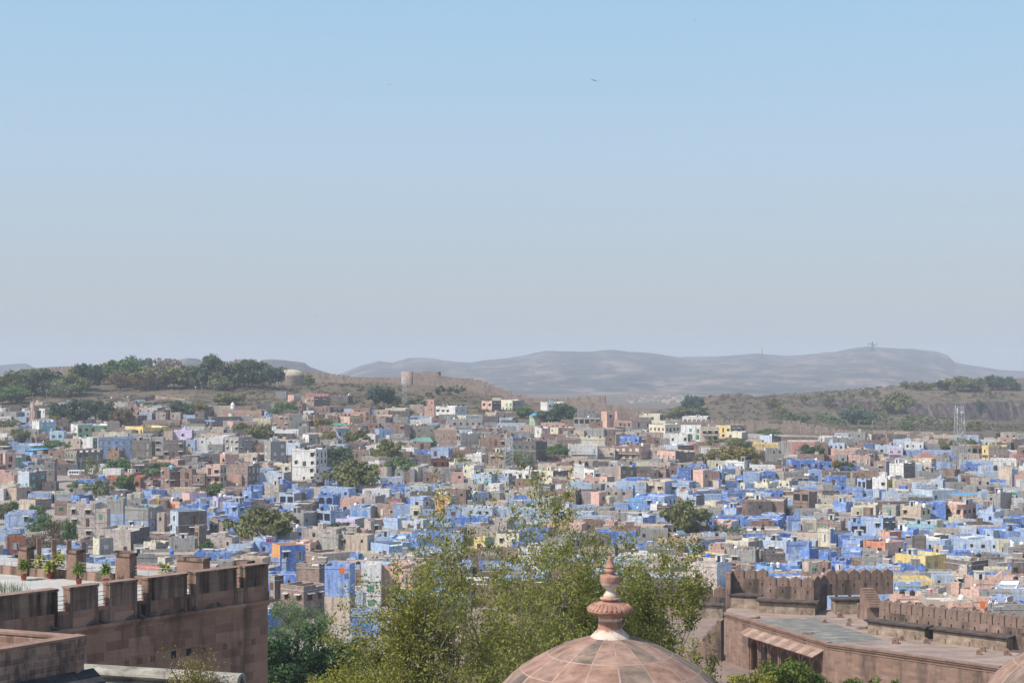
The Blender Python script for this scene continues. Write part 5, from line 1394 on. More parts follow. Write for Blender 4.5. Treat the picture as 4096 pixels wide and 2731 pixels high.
for k, (x, y, hh, kd, lab) in enumerate(PTS):
    p = PZ(x/2.138, 2032 + y/2.138, ZF); s = hh/8.553*p.y/F
    o = empty('potted_plant', tuple(p), k)
    m = MB(); m.lathe([(.13,0),(.17,.30),(.19,.30),(.19,.36),(.16,.36),(.15,.31)], 14); m.build('pot', TERRA, o)
    vv = palm(kd, 300+k, max(.5, s-.35), 1.35); vv[:, 2] += .33
    link('foliage', quads_mesh('foliage', vv, LEAF['palm' if kd == 'palm' else 'varieg']), o)
    tag(o, lab, 'potted plant', 'potted plants on the terrace')
g = np.random.default_rng(4); V = []
for k in range(260):
    x, y = g.normal(0, .55), g.normal(0, .35); a = g.uniform(0, 6.28); h = g.uniform(.3, .8); ln = g.uniform(.05, .3)
    q = np.array([math.cos(a), math.sin(a), 0])
    V += [np.array([x, y, 0]), np.array([x, y, 0]) + q*ln*.4 + [0,0,h*.6] - np.array([q[1], -q[0], 0])*.012, np.array([x, y, 0]) + q*ln + [0,0,h], np.array([x, y, 0]) + q*ln*.4 + [0,0,h*.6] + np.array([q[1], -q[0], 0])*.012]
wl_ = PZ(20, 2375, ZF); wo = link('weeds', quads_mesh('weeds', np.array(V), LEAF['light']), None, tuple(wl_)); tag(wo, 'tuft of dry weeds behind the bastion wall', 'weeds', None, 'stuff')
# pigeons on the ledge
def pigeon_mesh():
    m = MB()
    def blob(c, r, n=8, k=6):
        for i in range(k):
            for j in range(n):
                def pt(i, j):
                    a, b = PI*i/k, 2*PI*j/n
                    return (c[0] + r[0]*math.cos(a), c[1] + r[1]*math.sin(a)*math.cos(b), c[2] + r[2]*math.sin(a)*math.sin(b))
                m.poly([pt(i,j), pt(i+1,j), pt(i+1,j+1), pt(i,j+1)], 0, True)
    m.tube([(-.19,0,.07),(-.12,0,.09),(-.02,0,.125),(.07,0,.14),(.105,0,.175),(.12,0,.20),(.145,0,.215),(.165,0,.21)], [.012,.035,.066,.06,.036,.03,.031,.012], 10)
    m.tube([(.165,0,.21),(.195,0,.20)], [.012,.002], 6, 1)
    m.extr([(-.10,-.03,.10),(-.28,-.045,.055),(-.28,.045,.055),(-.10,.03,.10)], (0,0,-.012))
    for s in (-1, 1):
        m.extr([(.06,s*.062,.15),(-.05,s*.075,.145),(-.2,s*.03,.075),(-.06,s*.068,.09)], (0, s*.01, 0), 2)
        m.tube([(.01,s*.025,.08),(.015,s*.025,.0)], .007, 5, 1); m.tube([(-.01,s*.025,.006),(.045,s*.025,.004)], .006, 4, 1)
    return m.mesh('pigeon', [simple('pigeon_grey', (.075,.07,.07), .6, .25, 12), simple('pigeon_pink', (.35,.14,.11), .6), simple('pigeon_wing', (.15,.145,.145), .6, .2, 12)])
PM = pigeon_mesh()
for k, (x, y) in enumerate(((450,1055),(785,1010),(870,945),(1115,960),(1195,900),(1300,925),(1410,915),(1550,885),(1660,835),(1795,850),(1870,840))):
    p = L0 + DV*zl(x) - NV*.11; o = link('pigeon', PM, None, (p.x, p.y, -12.42), RZ + random.choice([0, 1.2, -1.4, 3.0, 2.4]), (1.15,)*3)
    tag(o, ('leftmost', 'second', 'third', 'fourth', 'fifth', 'sixth', 'seventh', 'eighth', 'ninth', 'tenth', 'rightmost')[k] + ' grey pigeon from the left on the bastion ledge', 'pigeon', 'pigeons on the bastion ledge')

# --- corner of a small pavilion roof at bottom left
K = Vector((-12.95, 45.0, 0)); Fp = Vector((-20.5, 35.5, 0)); Bp = Vector((-22.5, 48.6, 0))
pv_o = empty('pavilion', (K.x, K.y, 0)); tag(pv_o, 'corner of a stone block parapet roof with dark slate eave at bottom left', 'pavilion')
def wall_on(p, q, z0, z1, th, mat, name, par, off=0, m2=None):
    L, rz, d, nr = frame(p, q); m = MB(); m.box(0, L, off, off+th, z0, z1)
    return m.build(name, mat, par, tuple(Vector((p.x, p.y, 0)) - par.location*Vector((1,1,0)).length*0 - Vector((par.location.x, par.location.y, 0))), rz)
wall_on(Fp, K, -9.25, -8.14, .34, MAS_K, 'parapet', pv_o)
wall_on(K, Bp, -9.25, -8.14, .34, MAS_K, 'parapet', pv_o, .0)
L, rz, d, nr = frame(Fp, K)
m = MB(); m.box(-.04, L+.05, -.05, .40, -8.137, -8.06); m.build('coping', REDST, pv_o, tuple(Fp - K), rz)
L2_, rz_, d_, n_ = frame(K, Bp)
m = MB(); m.box(.42, L2_, -.04, .38, -8.136, -8.062); m.build('coping', REDST, pv_o, (0, 0, 0), rz_)
m = MB(); m.poly([(Fp - K) + Vector((0,0,-8.95)), Vector((0,0,-8.95)), (Bp - K) + Vector((0,0,-8.95)), (Bp - K) + Vector((-6,-8,-8.95))]); ro = m.build('roof', LIME, pv_o)
SLATE = roofmat('dark_slate', (.028,.03,.032), (.05,.05,.052), (.10,.095,.09), .8)
m = MB(); n = 16
for k in range(n):
    x0, x1 = L*k/n - .2, L*(k+1)/n - .22
    x0 += .55; x1 += .55
    m.extr([(x0, .0, -9.10), (x0, -.62, -9.42), (x0, -.62, -9.48), (x0, .0, -9.2)], (x1-x0, 0, 0))
m.build('eave', SLATE, pv_o, tuple(Fp - K), rz)
m = MB(); m.box(0, L, .05, .4, -16, -9.26); m.build('wall', wall_mat('M'), pv_o, tuple(Fp - K), rz)
m = MB(); ax = L - 3.1
m.extr([(ax-.5,-.0,-13),(ax+.5,-.0,-13),(ax+.5,0,-10.5)] + [(ax+.5*math.cos(PI*q/8), 0, -10.5+.45*math.sin(PI*q/8)) for q in range(1,8)] + [(ax-.5,0,-10.5)], (0, .048, 0)); m.build('arch_opening', DARK, pv_o, tuple(Fp - K), rz)  # dark arch plate stands for the shade inside
# --- rubble wall with a rounded plaster top and its sapling
p, q = PZ(40, 2690, -12.0), PZ(952, 2708, -12.0); p = Vector((-19.3, 60.6, 0)); q = Vector((-10.75, 58.2, 0))
L, rz, d, nr = frame(p, q)
rw = empty('rubble_wall', (p.x, p.y, 0), rz); tag(rw, 'low rubble wall with rounded grey plaster top at the bottom edge', 'wall')
m = MB()
pr = [(.42*math.cos(a), .30*math.sin(a)) for a in [PI*k/10 for k in range(11)]]
m.extr([(0, .4 + y, -12.3 + z) for y, z in pr] + [(0, 0, -12.75), (0, .8, -12.75)][::-1], (L, 0, 0))
m.build('plaster_top', roofmat('grey_green_plaster', (.13,.12,.10), (.32,.30,.25), (.44,.41,.34), .9), rw)
m = MB(); m.box(.02, L-.02, .02, .78, -16, -12.752)
m.build('rubble', masonry('rubble_stone', (.20,.13,.11), (.46,.34,.30), .34, .21, .5, (.06,.05,.045), (.42,.36,.31), (1,1,.5), (.5,.65), .035), rw)
grow_tree('sapling', 780, 57.6, -14.2, -(2032+1265/2.138)/4/F*57.6 + HZ/F*57.6, 1.0, 'yellow', 91, 5, 1.0, .05, 2, 0, 'thin yellow leaved sapling growing over the rubble wall', 20)

# --- chhatri domes
STN = [roofmat('dome_red', (.15,.092,.07), (.29,.175,.13), (.39,.25,.19), 2.2), roofmat('dome_rose', (.16,.105,.082), (.31,.20,.152), (.40,.27,.205), 2.4), roofmat('dome_grey', (.10,.08,.068), (.21,.155,.122), (.33,.23,.175), 2.2), roofmat('dome_mortar', (.26,.175,.145), (.36,.245,.20), (.44,.31,.26), 3)]
YD = 25.0; kz = YD/F
def dz(y): return -((2032 + y/2.243)/4 - HZ)*kz
def dr(h): return h/8.97*kz
zd0 = dz(1145)
prof = [(165,1145),(235,1165),(330,1192),(440,1232),(556,1290),(566,1297),(690,1362),(800,1428),(808,1434),(900,1510),(985,1600),(1040,1690),(1046,1700),(1085,1830),(1100,2000),(1100,2200)]
rings = [(dr(h), dz(y) - zd0) for h, y in prof]
mort = {4, 7, 11}
ang, pan = [], []
for k in range(16):
    a0 = 2*PI*(k + .1)/16
    ang.append(a0); pan.append(-1)
    for j in range(5): ang.append(a0 + .022 + (2*PI/16 - .022)*j/5); pan.append(k)
m = MB(); n = len(ang); g = random.Random(12)
pm = {(b, k): g.choice([0, 0, 1, 2, 2, 1]) for b in range(4) for k in range(16)}
for r_, z_ in rings:
    for a in ang: m.v.append((r_*math.cos(a), r_*math.sin(a), z_))
band = [0,0,0,0,9,1,1,9,2,2,2,9,3,3,3]
for i in range(len(rings)-1):
    for k in range(n):
        k2 = (k+1) % n
        m.f.append((i*n+k2, i*n+k, (i+1)*n+k, (i+1)*n+k2))
        m.m.append(3 if pan[k] < 0 or band[i] == 9 else pm[(band[i], pan[k])]); m.sm.append(True)
DOME_ME = m.mesh('dome', STN)
fin = [(10,430),(18,446),(30,480),(38,515),(44,521),(44,527),(36,530),(42,541),(50,548),(50,562),(40,572),(37,590),(60,596),(91,599),(92,612),(90,650),(78,685),(56,708),(34,724),(36,738),(50,760),(64,780),(60,792),(88,797),(92,806),(80,818),(66,824),(86,832),(150,852),(185,876),(206,900),(206,912),(185,930),(150,946),(120,958),(107,966),(106,1010),(108,1060),(116,1085),(140,1108),(165,1132),(178,1150)]
m = MB(); m.lathe([(dr(h), dz(y) - zd0) for h, y in fin][::-1], 48)
for k in range(28):                               # carved petals round the drip ring
    a = 2*PI*k/28; c, s = math.cos(a), math.sin(a)
    m.tube([(dr(150)*c, dr(150)*s, dz(850)-zd0), (dr(205)*c, dr(205)*s, dz(897)-zd0)], [.012, .020], 6)
T = NT('finial_stone', .9); o_ = T.coord()
base = T.ramp(T.noise(o_, 5, 7, .7), [(.3, (.20,.095,.07)), (.52, (.36,.19,.135)), (.72, (.46,.28,.21))])
sp = T.new('ShaderNodeSeparateXYZ'); T.L(o_, sp.inputs[0])
nz_ = T.noise(o_, 4.5, 6, .7)
for zc, wd in ((dz(745)-zd0, .14), (dz(1120)-zd0, .13), (dz(985)-zd0, .05), (dz(690)-zd0, .09)):
    d_ = T.math('ABSOLUTE', T.math('SUBTRACT', sp.outputs[2], zc))
    fall = T.math('SUBTRACT', 1.0, T.math('DIVIDE', d_, wd))
    fac = T.ramp(T.math('ADD', T.math('MULTIPLY', fall, .5), T.math('SUBTRACT', nz_, .5)), [(.12, 0), (.3, .85)])
    base = T.mix(fac, base, (.60,.50,.41))
base = T.mix(T.ramp(T.noise(T.mapping(o_, (9,9,2)), 1, 5, .7), [(.52, 0), (.7, .6)]), base, (.07,.05,.04))
T.color(base); T.bump(nz_, .6, .02)
FIN_ME = m.mesh('finial', T.mat)
def make_dome(x, z, lab, fin=True):
    o = empty('stone_dome', (x, YD, z)); link('dome', DOME_ME, o); f = link('finial', FIN_ME, o)
    m = MB(); m.lathe([(dr(1100), dz(2200)-zd0), (dr(1300), dz(2200)-zd0-.05), (dr(1300), dz(2200)-zd0-.15), (dr(1000), dz(2200)-zd0-.2), (dr(1000), -8)], 32); m.build('drum', REDST, o)
    tag(o, lab, 'dome'); return o
make_dome((610.0 - CX)/F*YD, zd0, 'red sandstone dome with tall carved finial at bottom centre')
make_dome((1108 - CX)/F*YD, -(632 - HZ)/F*YD, 'edge of a second red sandstone dome cut by the bottom right corner')
# ------------------------------------------------------------------ old city wall on the ridges
CITYW = masonry('old_city_wall', (.30,.235,.195), (.45,.36,.30), .9, .5, .55, (.09,.075,.065), (.30,.25,.21), (.3,.3,.1), (.48,.66), .03)
def city_wall(pts, label, mer=1.6, sp=2.4, th=1.6, Y=None, round_=False):
    """pts: (photo x, top y, base y) along the wall; one closed profile per stretch, with its teeth"""
    W3 = []
    for x, yt, yb in pts:
        Yq = Y or solve_depth(x/4, yb/4, 262, 1060)
        W3.append((Vector(((x/4-CX)/F*Yq, Yq, 0)), -(yt/4-HZ)/F*Yq))
    m = MB()
    for (a, za), (b, zb) in zip(W3[:-1], W3[1:]):
        d = b - a; L = d.length
        if L < .5: continue
        d.normalize(); n = Vector((-d.y, d.x, 0)); n = n if n.y > 0 else -n
        zlow = min(gz(a.x, a.y), gz(b.x, b.y)) - 2.0
        k = max(1, int(L/sp)) if mer else 1
        top = []
        for i in range(k):
            for f, up in ((.0, 0), (.22, 0), (.22, 1), (.40, 1.25 if round_ else 1), (.72, 1.25 if round_ else 1), (.90, 1), (.90, 0), (1.0, 0)) if mer else ((0,0),(1,0)):
                s = (i + f)/k
                top.append(a + d*L*s + Vector((0, 0, za + (zb-za)*s - (mer*.7 if mer else 0) + up*mer*.7)))
        P = [a + Vector((0,0,zlow))] + top + [b + Vector((0,0,zlow))]
        Q = [P[0]]
        for q in P[1:]:
            if (q - Q[-1]).length > 1e-4: Q.append(q)
        m.extr(Q[::-1], n*th)
    c = W3[0][0]
    m.v = [(x - c.x, y - c.y, z) for x, y, z in m.v]
    o = m.build('city_wall', CITYW, None, (c.x, c.y, 0)); tag(o, label, 'city wall'); return o
def T1p(x, y): return x/2.297, 1350 + y/2.297
def T2p(x, y): return 1024 + x/2.297, 1350 + y/2.297
def T3p(x, y): return 2048 + x/2.297, 1350 + y/2.297
def T4p(x, y): return 3072 + x/2.297, 1350 + y/2.297
def cw(fn, pts, label, **k):
    city_wall([(fn(x, y)[0], fn(x, y)[1], fn(x, b)[1]) for x, y, b in pts], label, **k)
cw(T1p, [(170,290,330),(420,268,330),(700,256,330),(760,262,330)], 'old crenellated wall on the ridge among the trees at far left', Y=1052)
cw(T1p, [(1600,245,300),(1780,246,300),(2050,214,300),(2140,212,300),(2145,196,300),(2360,196,300)], 'crenellated ridge wall showing over the tree tops left of the domed cistern', Y=1052)
cw(T2p, [(140,262,385),(260,270,390),(400,300,395),(560,314,410),(865,346,430)], 'long crenellated wall running right from the domed cistern', Y=985, sp=3.0)
cw(T2p, [(868,360,440),(1000,360,440),(1330,364,440)], 'plain rubble wall between the crenellated wall and the round tower', mer=0, Y=978)
cw(T2p, [(1440,318,420),(1550,320,420),(1640,340,430),(1800,360,445),(1950,374,470)], 'rubble wall climbing down right of the round tower', mer=0, Y=972)
cw(T2p, [(1950,372,470),(2000,372,470),(2001,384,480),(2078,384,480),(2079,403,490),(2128,403,490),(2129,427,500),(2190,427,500),(2191,450,510),(2272,462,520),(2273,486,530),(2352,492,540)], 'stepped rubble wall going down the slope to the right', mer=0, Y=968)
cw(T3p, [(0,518,560),(135,520,560),(136,548,570),(330,552,575),(450,560,580)], 'low rubble wall behind the houses below the stepped wall', mer=0, Y=940)
cw(T3p, [(440,556,590),(640,542,590)], 'short row of round merlons left of the square dark bastion', Y=930, round_=True, sp=3.0)
cw(T3p, [(560,575,620),(790,600,640),(960,620,655),(1110,645,670),(1350,690,715)], 'long sloping wall descending right from the square dark bastion', mer=0, Y=880, th=4)
cw(T3p, [(1405,742,765),(1610,750,775),(1860,752,785),(2000,762,800),(2180,766,808),(2352,772,815)], 'brown rubble wall with worn round merlons behind the white houses', Y=848, round_=True)
cw(T4p, [(0,790,820),(135,796,825)], 'low plain end of the wall left of the raised block', mer=0, Y=846)
cw(T4p, [(135,766,840),(300,766,840)], 'raised crenellated block of the city wall before the green slope', Y=845, round_=True)
cw(T4p, [(300,776,850),(430,802,865),(560,826,880),(700,846,895),(970,884,915)], 'long sloping wall with worn merlons down to the dark bastion at right', Y=838, round_=True, sp=3.0)
cw(T4p, [(450,850,900),(700,878,915),(960,905,935)], 'broad wall walk below the sloping merlon wall', mer=0, Y=830, th=5)
cw(T4p, [(1245,858,960),(1340,858,960),(1341,882,970),(1470,896,975),(1560,925,990),(1640,985,1020)], 'ruined wall stepping down right of the dark bastion', Y=826, mer=1.0)
# round tower and bastions
def round_tower(fn, x0, x1, yt, yb, Y, label, crn=False):
    a, b = fn(x0, yt), fn(x1, yb); xc = (a[0]+b[0])/2; w = (b[0]-a[0])/8/F*Y
    X = (xc/4-CX)/F*Y; zt = -(a[1]/4-HZ)/F*Y; zb = gz(X, Y) - 4
    m = MB(); m.lathe([(w*1.06, zb), (w, zt), (w-.9, zt), (w-.9, zt-1.2), (.01, zt-1.2)], 24)
    o = m.build('round_tower', CITYW, None, (X, Y, 0)); tag(o, label, 'tower')
round_tower(T2p, 1335, 1445, 306, 440, 975, 'round rubble tower standing on the ridge wall behind a phone mast')
def bastion(fn, x0, x1, yt, yb, Y, label, dep=10):
    a, b = fn(x0, yt), fn(x1, yb); X0 = (a[0]/4-CX)/F*Y; X1 = (b[0]/4-CX)/F*Y; zt = -(a[1]/4-HZ)/F*Y
    zb = gz((X0+X1)/2, Y) - 3
    n = max(3, int((X1-X0)/2.2)); m = MB(); L = X1 - X0
    pts = [(0,0,zb),(L,0,zb)]
    for k in range(n-1, -1, -1):
        s = L/n
        for f, u in ((1,0),(.92,0),(.88,.8),(.5,1.1),(.12,.8),(.08,0),(0,0)): pts.append((s*(k+f), 0, zt - 1.3 + u*1.2))
    Q = [pts[0]]
    for p in pts[1:]:
        if (Vector(p)-Vector(Q[-1])).length > 1e-4: Q.append(p)
    m.extr(Q, (0, 1.2, 0)); m.box(0, 1.2, 1.2, dep, zb, zt-.4); m.box(L-1.2, L, 1.2, dep, zb, zt-.4); m.box(1.2, L-1.2, 1.2, dep, zb, zt-1.5)
    o = m.build('wall_bastion', CITYW, None, (X0, Y, 0), -.12); tag(o, label, 'bastion')
bastion(T2p, 1525, 1678, 304, 400, 990, 'dark crenellated bastion on the ridge just right of the round tower')
bastion(T3p, 635, 852, 530, 600, 922, 'square dark crenellated bastion at the right end of the town ridge')
bastion(T4p, 980, 1245, 846, 930, 828, 'dark wall bastion with round merlons before the brown hillside')
# ruined stair flights below that bastion
for k, (x0, y0, x1, y1) in enumerate(((1260,915,1350,1000),(1360,900,1480,1040))):
    a, b = T4p(x0, y0), T4p(x1, y1); Yb = 818; m = MB(); n = 12
    p0 = PY(a[0], a[1], Yb + 6); p1 = PY(b[0], b[1], Yb)
    d = p1 - p0
    for i in range(n):
        m.box(d.x*i/n, d.x*i/n + 4.0, d.y*(i+1)/n, d.y*i/n, -12, d.z*(i+1)/n)
    o = m.build('stone_stairs', CITYW, None, tuple(p0)); tag(o, ['upper short flight of old stone steps below the dark wall bastion', 'long flight of old stone steps running down from the dark wall bastion'][k], 'stairs')
m = MB(); a = PY(*T4p(1060, 905), 822); m.lathe([(14,-14),(13,0),(.01,.0)], 24); o = m.build('round_tower', CITYW, None, tuple(a + Vector((0,10,-1)))); tag(o, 'low broad round platform of the ruined wall under the dark bastion', 'tower')
# domed cistern on the ridge
Y = 960; x0, x1 = T2p(190, 0)[0], T2p(445, 0)[0]; X = ((x0+x1)/8-CX)/F*Y; w = (x1-x0)/8/F*Y; zt = -(T2p(0, 338)[1]/4-HZ)/F*Y
ci = empty('domed_cistern', (X, Y, zt)); tag(ci, 'round rubble cistern with a shallow cream dome on the ridge', 'cistern')
m = MB(); m.lathe([(w*1.03,-12),(w,-1),(w*1.0,-.02),(.1,-.02)], 36); m.build('drum', CITYW, ci)
m = MB(); hd = (338-288)/2.297/4/F*Y
m.lathe([(w*.94,.0),(w*.94,.35)] + [(w*.92*math.cos(a), .36 + (hd-.4)*math.sin(a)) for a in [PI/2*k/10 for k in range(10)]] + [(.01, hd-.04)], 36); m.build('dome', roofmat('cistern_plaster', (.34,.29,.22), (.46,.40,.30), (.54,.48,.38), .3), ci)
# ------------------------------------------------------------------ temples, shrines, towers
def lat_tower(px, pyt, pyb, wb, wt, label, Y, panels=12, red=False):
    zt = -(pyt/4-HZ)/F*Y; zb = -(pyb/4-HZ)/F*Y; X = (px/4-CX)/F*Y
    H = zt - zb; o = empty('lattice_mast', (X, Y, zb), .12); tag(o, label, 'mast')
    m = MB(); rb_ = wb/4/F*Y/2; rt_ = wt/4/F*Y/2; n = max(8, int(H/2.0)); leg = .08 if H < 22 else .15
    def c(i, k): r = rb_ + (rt_-rb_)*i/n; s = ((-1,-1),(1,-1),(1,1),(-1,1))[k % 4]; return Vector((s[0]*r, s[1]*r, H*i/n))
    for k in range(4):
        m.tube([c(0,k), c(n,k)], leg, 4)
        for i in range(n):
            m.tube([c(i,k), c(i+1,k+1)], leg*.8, 3, 0, False); m.tube([c(i,k+1), c(i+1,k)], leg*.8, 3, 0, False); m.tube([c(i,k), c(i,k+1)], leg*.5, 3, 0, False)
    m.build('lattice', simple('galvanised_steel', (.33,.34,.34), .6, .15, 2, .0), o)
    r = random.Random(int(px))
    for k in range(panels):
        a = 2*PI*k/panels + .2; f = r.uniform(.74, 1.0) if k > 2 else r.uniform(.5, .75); rr_ = rt_ + .35 + (rb_-rt_)*(1-f)*.6; mm = MB()
        if k % 3 == 2:
            mm.lathe([(.05,0),(.36,.1),(.45,.2),(.42,.2),(.3,.13),(.01,.08)], 12); q = mm.build('dish', simple('antenna_grey', (.50,.51,.51), .5), o, (math.cos(a)*rr_, math.sin(a)*rr_, H*f)); q.rotation_euler = (0, PI/2, a)
        else:
            mm.box(-.11,.11,-.07,.07,-.9,.9); mm.box(-.02,.02,.09,.5,-.6,-.5); mm.build('antenna_panel', simple('antenna_grey', (.50,.51,.51), .5), o, (math.cos(a)*rr_, math.sin(a)*rr_, H*f), a + PI/2)
    return o
lat_tower(3838, 1620, 1872, 46, 24, 'tall galvanised lattice phone mast at the right of the town', 478, 7)
lat_tower(2036, 1742, 1872, 34, 24, 'lattice phone mast before the large dark grey block in mid town', 520, 5)
lat_tower(1619, 1506, 1612, 15, 9, 'slim lattice phone mast in front of the ridge tower', 790, 9)
# stone temple spire at far left
Yt = 742; q = (380/2.868, 1540 + 345/2.868); X = (q[0]/4-CX)/F*Yt; zb = gz(X, Yt) - 1; zt = -((1540+182/2.868)/4-HZ)/F*Yt; hh = zt - zb
m = MB(); w = 85/2.868/4/F*Yt/2
pr_ = [(1.0,0),(1.0,.30),(1.08,.31),(1.08,.36),(.86,.37),(.80,.5),(.72,.62),(.60,.74),(.44,.86),(.30,.93),(.36,.94),(.34,.97),(.10,.98),(.07,1.0),(.0,1.04)]
m.lathe([(r_*w*1.15, z*hh) for r_, z in pr_], 12, sm=False); te = empty('temple', (X, Yt, zb)); tag(te, 'tan stone temple with tapering spire among trees at far left', 'temple')
m.build('spire', simple('temple_stone', (.42,.29,.22), .9, .3, 1.2), te)
for s in range(4):
    a = s*PI/2 + .7; mm = MB(); mm.lathe([(.0,0),(w*.35,.0),(w*.33,hh*.2),(w*.2,hh*.32),(.02,hh*.38)], 8); mm.build('turret', simple('temple_stone', (.42,.29,.22), .9, .3, 1.2), te, (math.cos(a)*w*.85, math.sin(a)*w*.85, hh*.34))
mm = MB(); mm.tube([(0,0,hh),(0,0,hh+1.6)], .05, 5); mm.extr([(0,0,hh+1.5),(0,0,hh+.8),(1.0,0,hh+1.1)], (0,.03,0)); mm.build('flag', simple('flag_red', (.5,.08,.04), .8), te)
def small_dome(tl, cx, y0, y1, wd, code, label, Y, cat='shrine', pointed=False):
    ox, oy, sc = TILES[tl]; px = ox + cx/sc; X = (px/4-CX)/F*Y; w = wd/sc/4/F*Y/2; zt = -((oy+y0/sc)/4-HZ)/F*Y; zb = -((oy+y1/sc)/4-HZ)/F*Y; h = zt - zb
    o = empty('domed_shrine', (X, Y, zb)); tag(o, label, cat); m = MB()
    if pointed: pf = [(.9,0),(1,.12),(1,.3),(.8,.5),(.5,.75),(.2,.92),(.0,1.0)]
    else: pf = [(1.0,.22),(1.0,.4),(.96,.52),(.85,.66),(.66,.78),(.4,.87),(.14,.91),(.07,.95),(.0,1.02)]
    m.lathe([(r_*w, z*h) for r_, z in pf], 20); m.build('dome', wall_mat(code), o)
    m = MB()
    if pointed: m.lathe([(w*.95,-1.2),(w*.95,0)], 16)
    else:
        m.lathe([(w*1.12,.19*h),(w*1.12,.23*h)], 16); 
        for k in range(8): a = k*PI/4 + .2; m.tube([(math.cos(a)*w*.9, math.sin(a)*w*.9, -3),(math.cos(a)*w*.9, math.sin(a)*w*.9, .2*h)], w*.1, 6)
        m.lathe([(w*.7,-3),(w*.7,.19*h)], 12)
    m.build('base', wall_mat(code), o)
small_dome('A1', 318, 188, 240, 50, 'W', 'small white pointed temple dome on the tan hall roof', 752, 'temple dome', True)
small_dome('A4', 2270, 578, 700, 118, 'S', 'pink domed kiosk at the far right behind the cream house', 690)
# hilltop buildings and monument far away
def PYg(px, py, Y, dz_=0): return PY(px, py, Y)
hb = PY(*T4p(1560, 482), 1400); hb.z = gz(hb.x, hb.y)
o = empty('hilltop_pavilion', tuple(hb)); tag(o, 'small white framed pavilion with red panels on the right hilltop', 'pavilion')
s = 1400/F/4/2.297
m = MB(); m.box(0, 85*s, 0, 6, 30*s, 42*s); [m.box(k*s, (k+8)*s, 0, 1, -1, 30*s) for k in (4, 30, 55, 76)]; m.box(40*s, 70*s, 0, 5, 42*s, 60*s); m.build('frame', wall_mat('W'), o)
m = MB(); m.box(85*s, 100*s, .2, 4, -1, 34*s); m.build('panel', simple('panel_red', (.55,.05,.05), .7), o)
m = MB(); m.box(130*s, 205*s, 0, 6, -1, 50*s); m.build('room', wall_mat('Y'), o)
Ys = 5350; sp = PY(3490, 1398, Ys); m = MB()
m.tube([(-8,0,-14),(-5,0,0),(-2,0,9),(0,0,15)], [5,4,3.4,2.6], 8); m.tube([(7,0,-14),(4,0,0),(1,0,9),(0,0,15)], [5,4,3.4,2.6], 8)
m.tube([(0,0,12),(0,0,24)], [4.2,3.6], 8); m.lathe([(.1,24),(2.6,25),(3,27.5),(2.2,30),(.1,31)], 10)
m.tube([(2,0,22),(9,0,17),(15,0,21),(16,0,27)], [2,1.7,1.5,1.2], 7); m.tube([(-2,0,22),(-9,0,20),(-14,0,26)], [2,1.7,1.2], 7); m.tube([(-14,0,26),(-16,0,14),(-13,0,4)], [1,.9,.7], 6)
o = m.build('hill_statue', simple('bronze_dark', (.05,.05,.05), .7), None, tuple(sp)); tag(o, 'huge dark statue with raised arms on the highest far hilltop', 'statue')
m = MB(); p = PY(3048, 1412, 5500); m.tube([(0,0,-10),(0,0,30*5500/F/4*.9)], [1.6,.9], 5); o = m.build('radio_mast', IRON, None, tuple(p)); tag(o, 'thin radio mast on the far mountain ridge', 'mast')
r = np.random.default_rng(3); m = MB()
for k in range(110):
    px = r.uniform(2490, 2820); Yk = r.uniform(2500, 3200); u = px/4; X = (u-CX)/F*Yk; z = gz(X, Yk)
    a, b, h = r.uniform(3, 9), r.uniform(5, 9), r.uniform(2, 5.5)
    m.box(X, X+a, Yk, Yk+b, z-2, z+h, int(r.integers(0, 3)))
o = m.build('distant_town', [wall_mat('G'), wall_mat('T'), wall_mat('N')]); tag(o, 'tiny pale buildings of a far settlement at the mountain foot', 'buildings', None, 'stuff')
# ------------------------------------------------------------------ road, cars and bus
def P_on(px, py, lift=0, hi=1060):
    Y = solve_depth(px/4, py/4, 262, hi); X = (px/4-CX)/F*Y; return Vector((X, Y, gz(X, Y) + lift))
def car(p, rz, col, label, L=4.4):
    o = empty('parked_car', tuple(p), rz); tag(o, label, 'car', 'cars parked on the hill road'); k = L/4.4
    prof = [(-2.15,.35),(-2.2,.75),(-2.05,.95),(-1.3,1.02),(-.75,1.5),(.75,1.52),(1.35,1.05),(2.05,.92),(2.2,.65),(2.15,.35)]
    m = MB(); m.extr([(x*k, -.85*k, z*k) for x, z in prof], (0, 1.7*k, 0)); m.build('body', simple('car_paint_' + label.split()[0], col, .3, .05), o)
    m = MB()
    for s in (-1, 1): m.extr([(x*k, s*.856*k, z*k) for x, z in ((-1.2,1.02),(-.72,1.42),(.7,1.44),(1.2,1.05))], (0, s*.01, 0))
    m.extr([(-1.27*k,-.72*k,1.06*k),(-.80*k,-.7*k,1.46*k),(-.80*k,.7*k,1.46*k),(-1.27*k,.72*k,1.06*k)], (-.012,0,.008)); m.build('glass', simple('car_glass', (.03,.04,.05), .1, .1), o)
    for x in (-1.35, 1.35):
        for y in (-.78, .78):
            mm = MB(); mm.tube([(0,-.1*k,0),(0,.1*k,0)], .33*k, 14); w = mm.build('wheel', simple('tyre', (.02,.02,.02), .9), o, (x*k, y*k, .33*k))
            mm = MB(); mm.tube([(0,-.105*k,0),(0,.105*k,0)], .18*k, 10); mm.build('rim', simple('rim', (.5,.5,.5), .4), w)
car(P_on(540, 1611, .1), .25, (.74,.76,.78), 'white hatchback parked on the hill road left of the larger car')
car(P_on(562, 1607, .1), .35, (.62,.70,.74), 'pale grey estate car parked at the bend of the hill road', 5.0)
def road(pts, w, name, label, mat, lift):
    P = [P_on(x, y, lift) for x, y in pts]; m = MB()
    for a, b in zip(P[:-1], P[1:]):
        m.poly([a + Vector((0,-w/2,0)), b + Vector((0,-w/2,0)), b + Vector((0,w/2,.0)), a + Vector((0,w/2,.0))])
    return struct(m.build(name, mat), label)
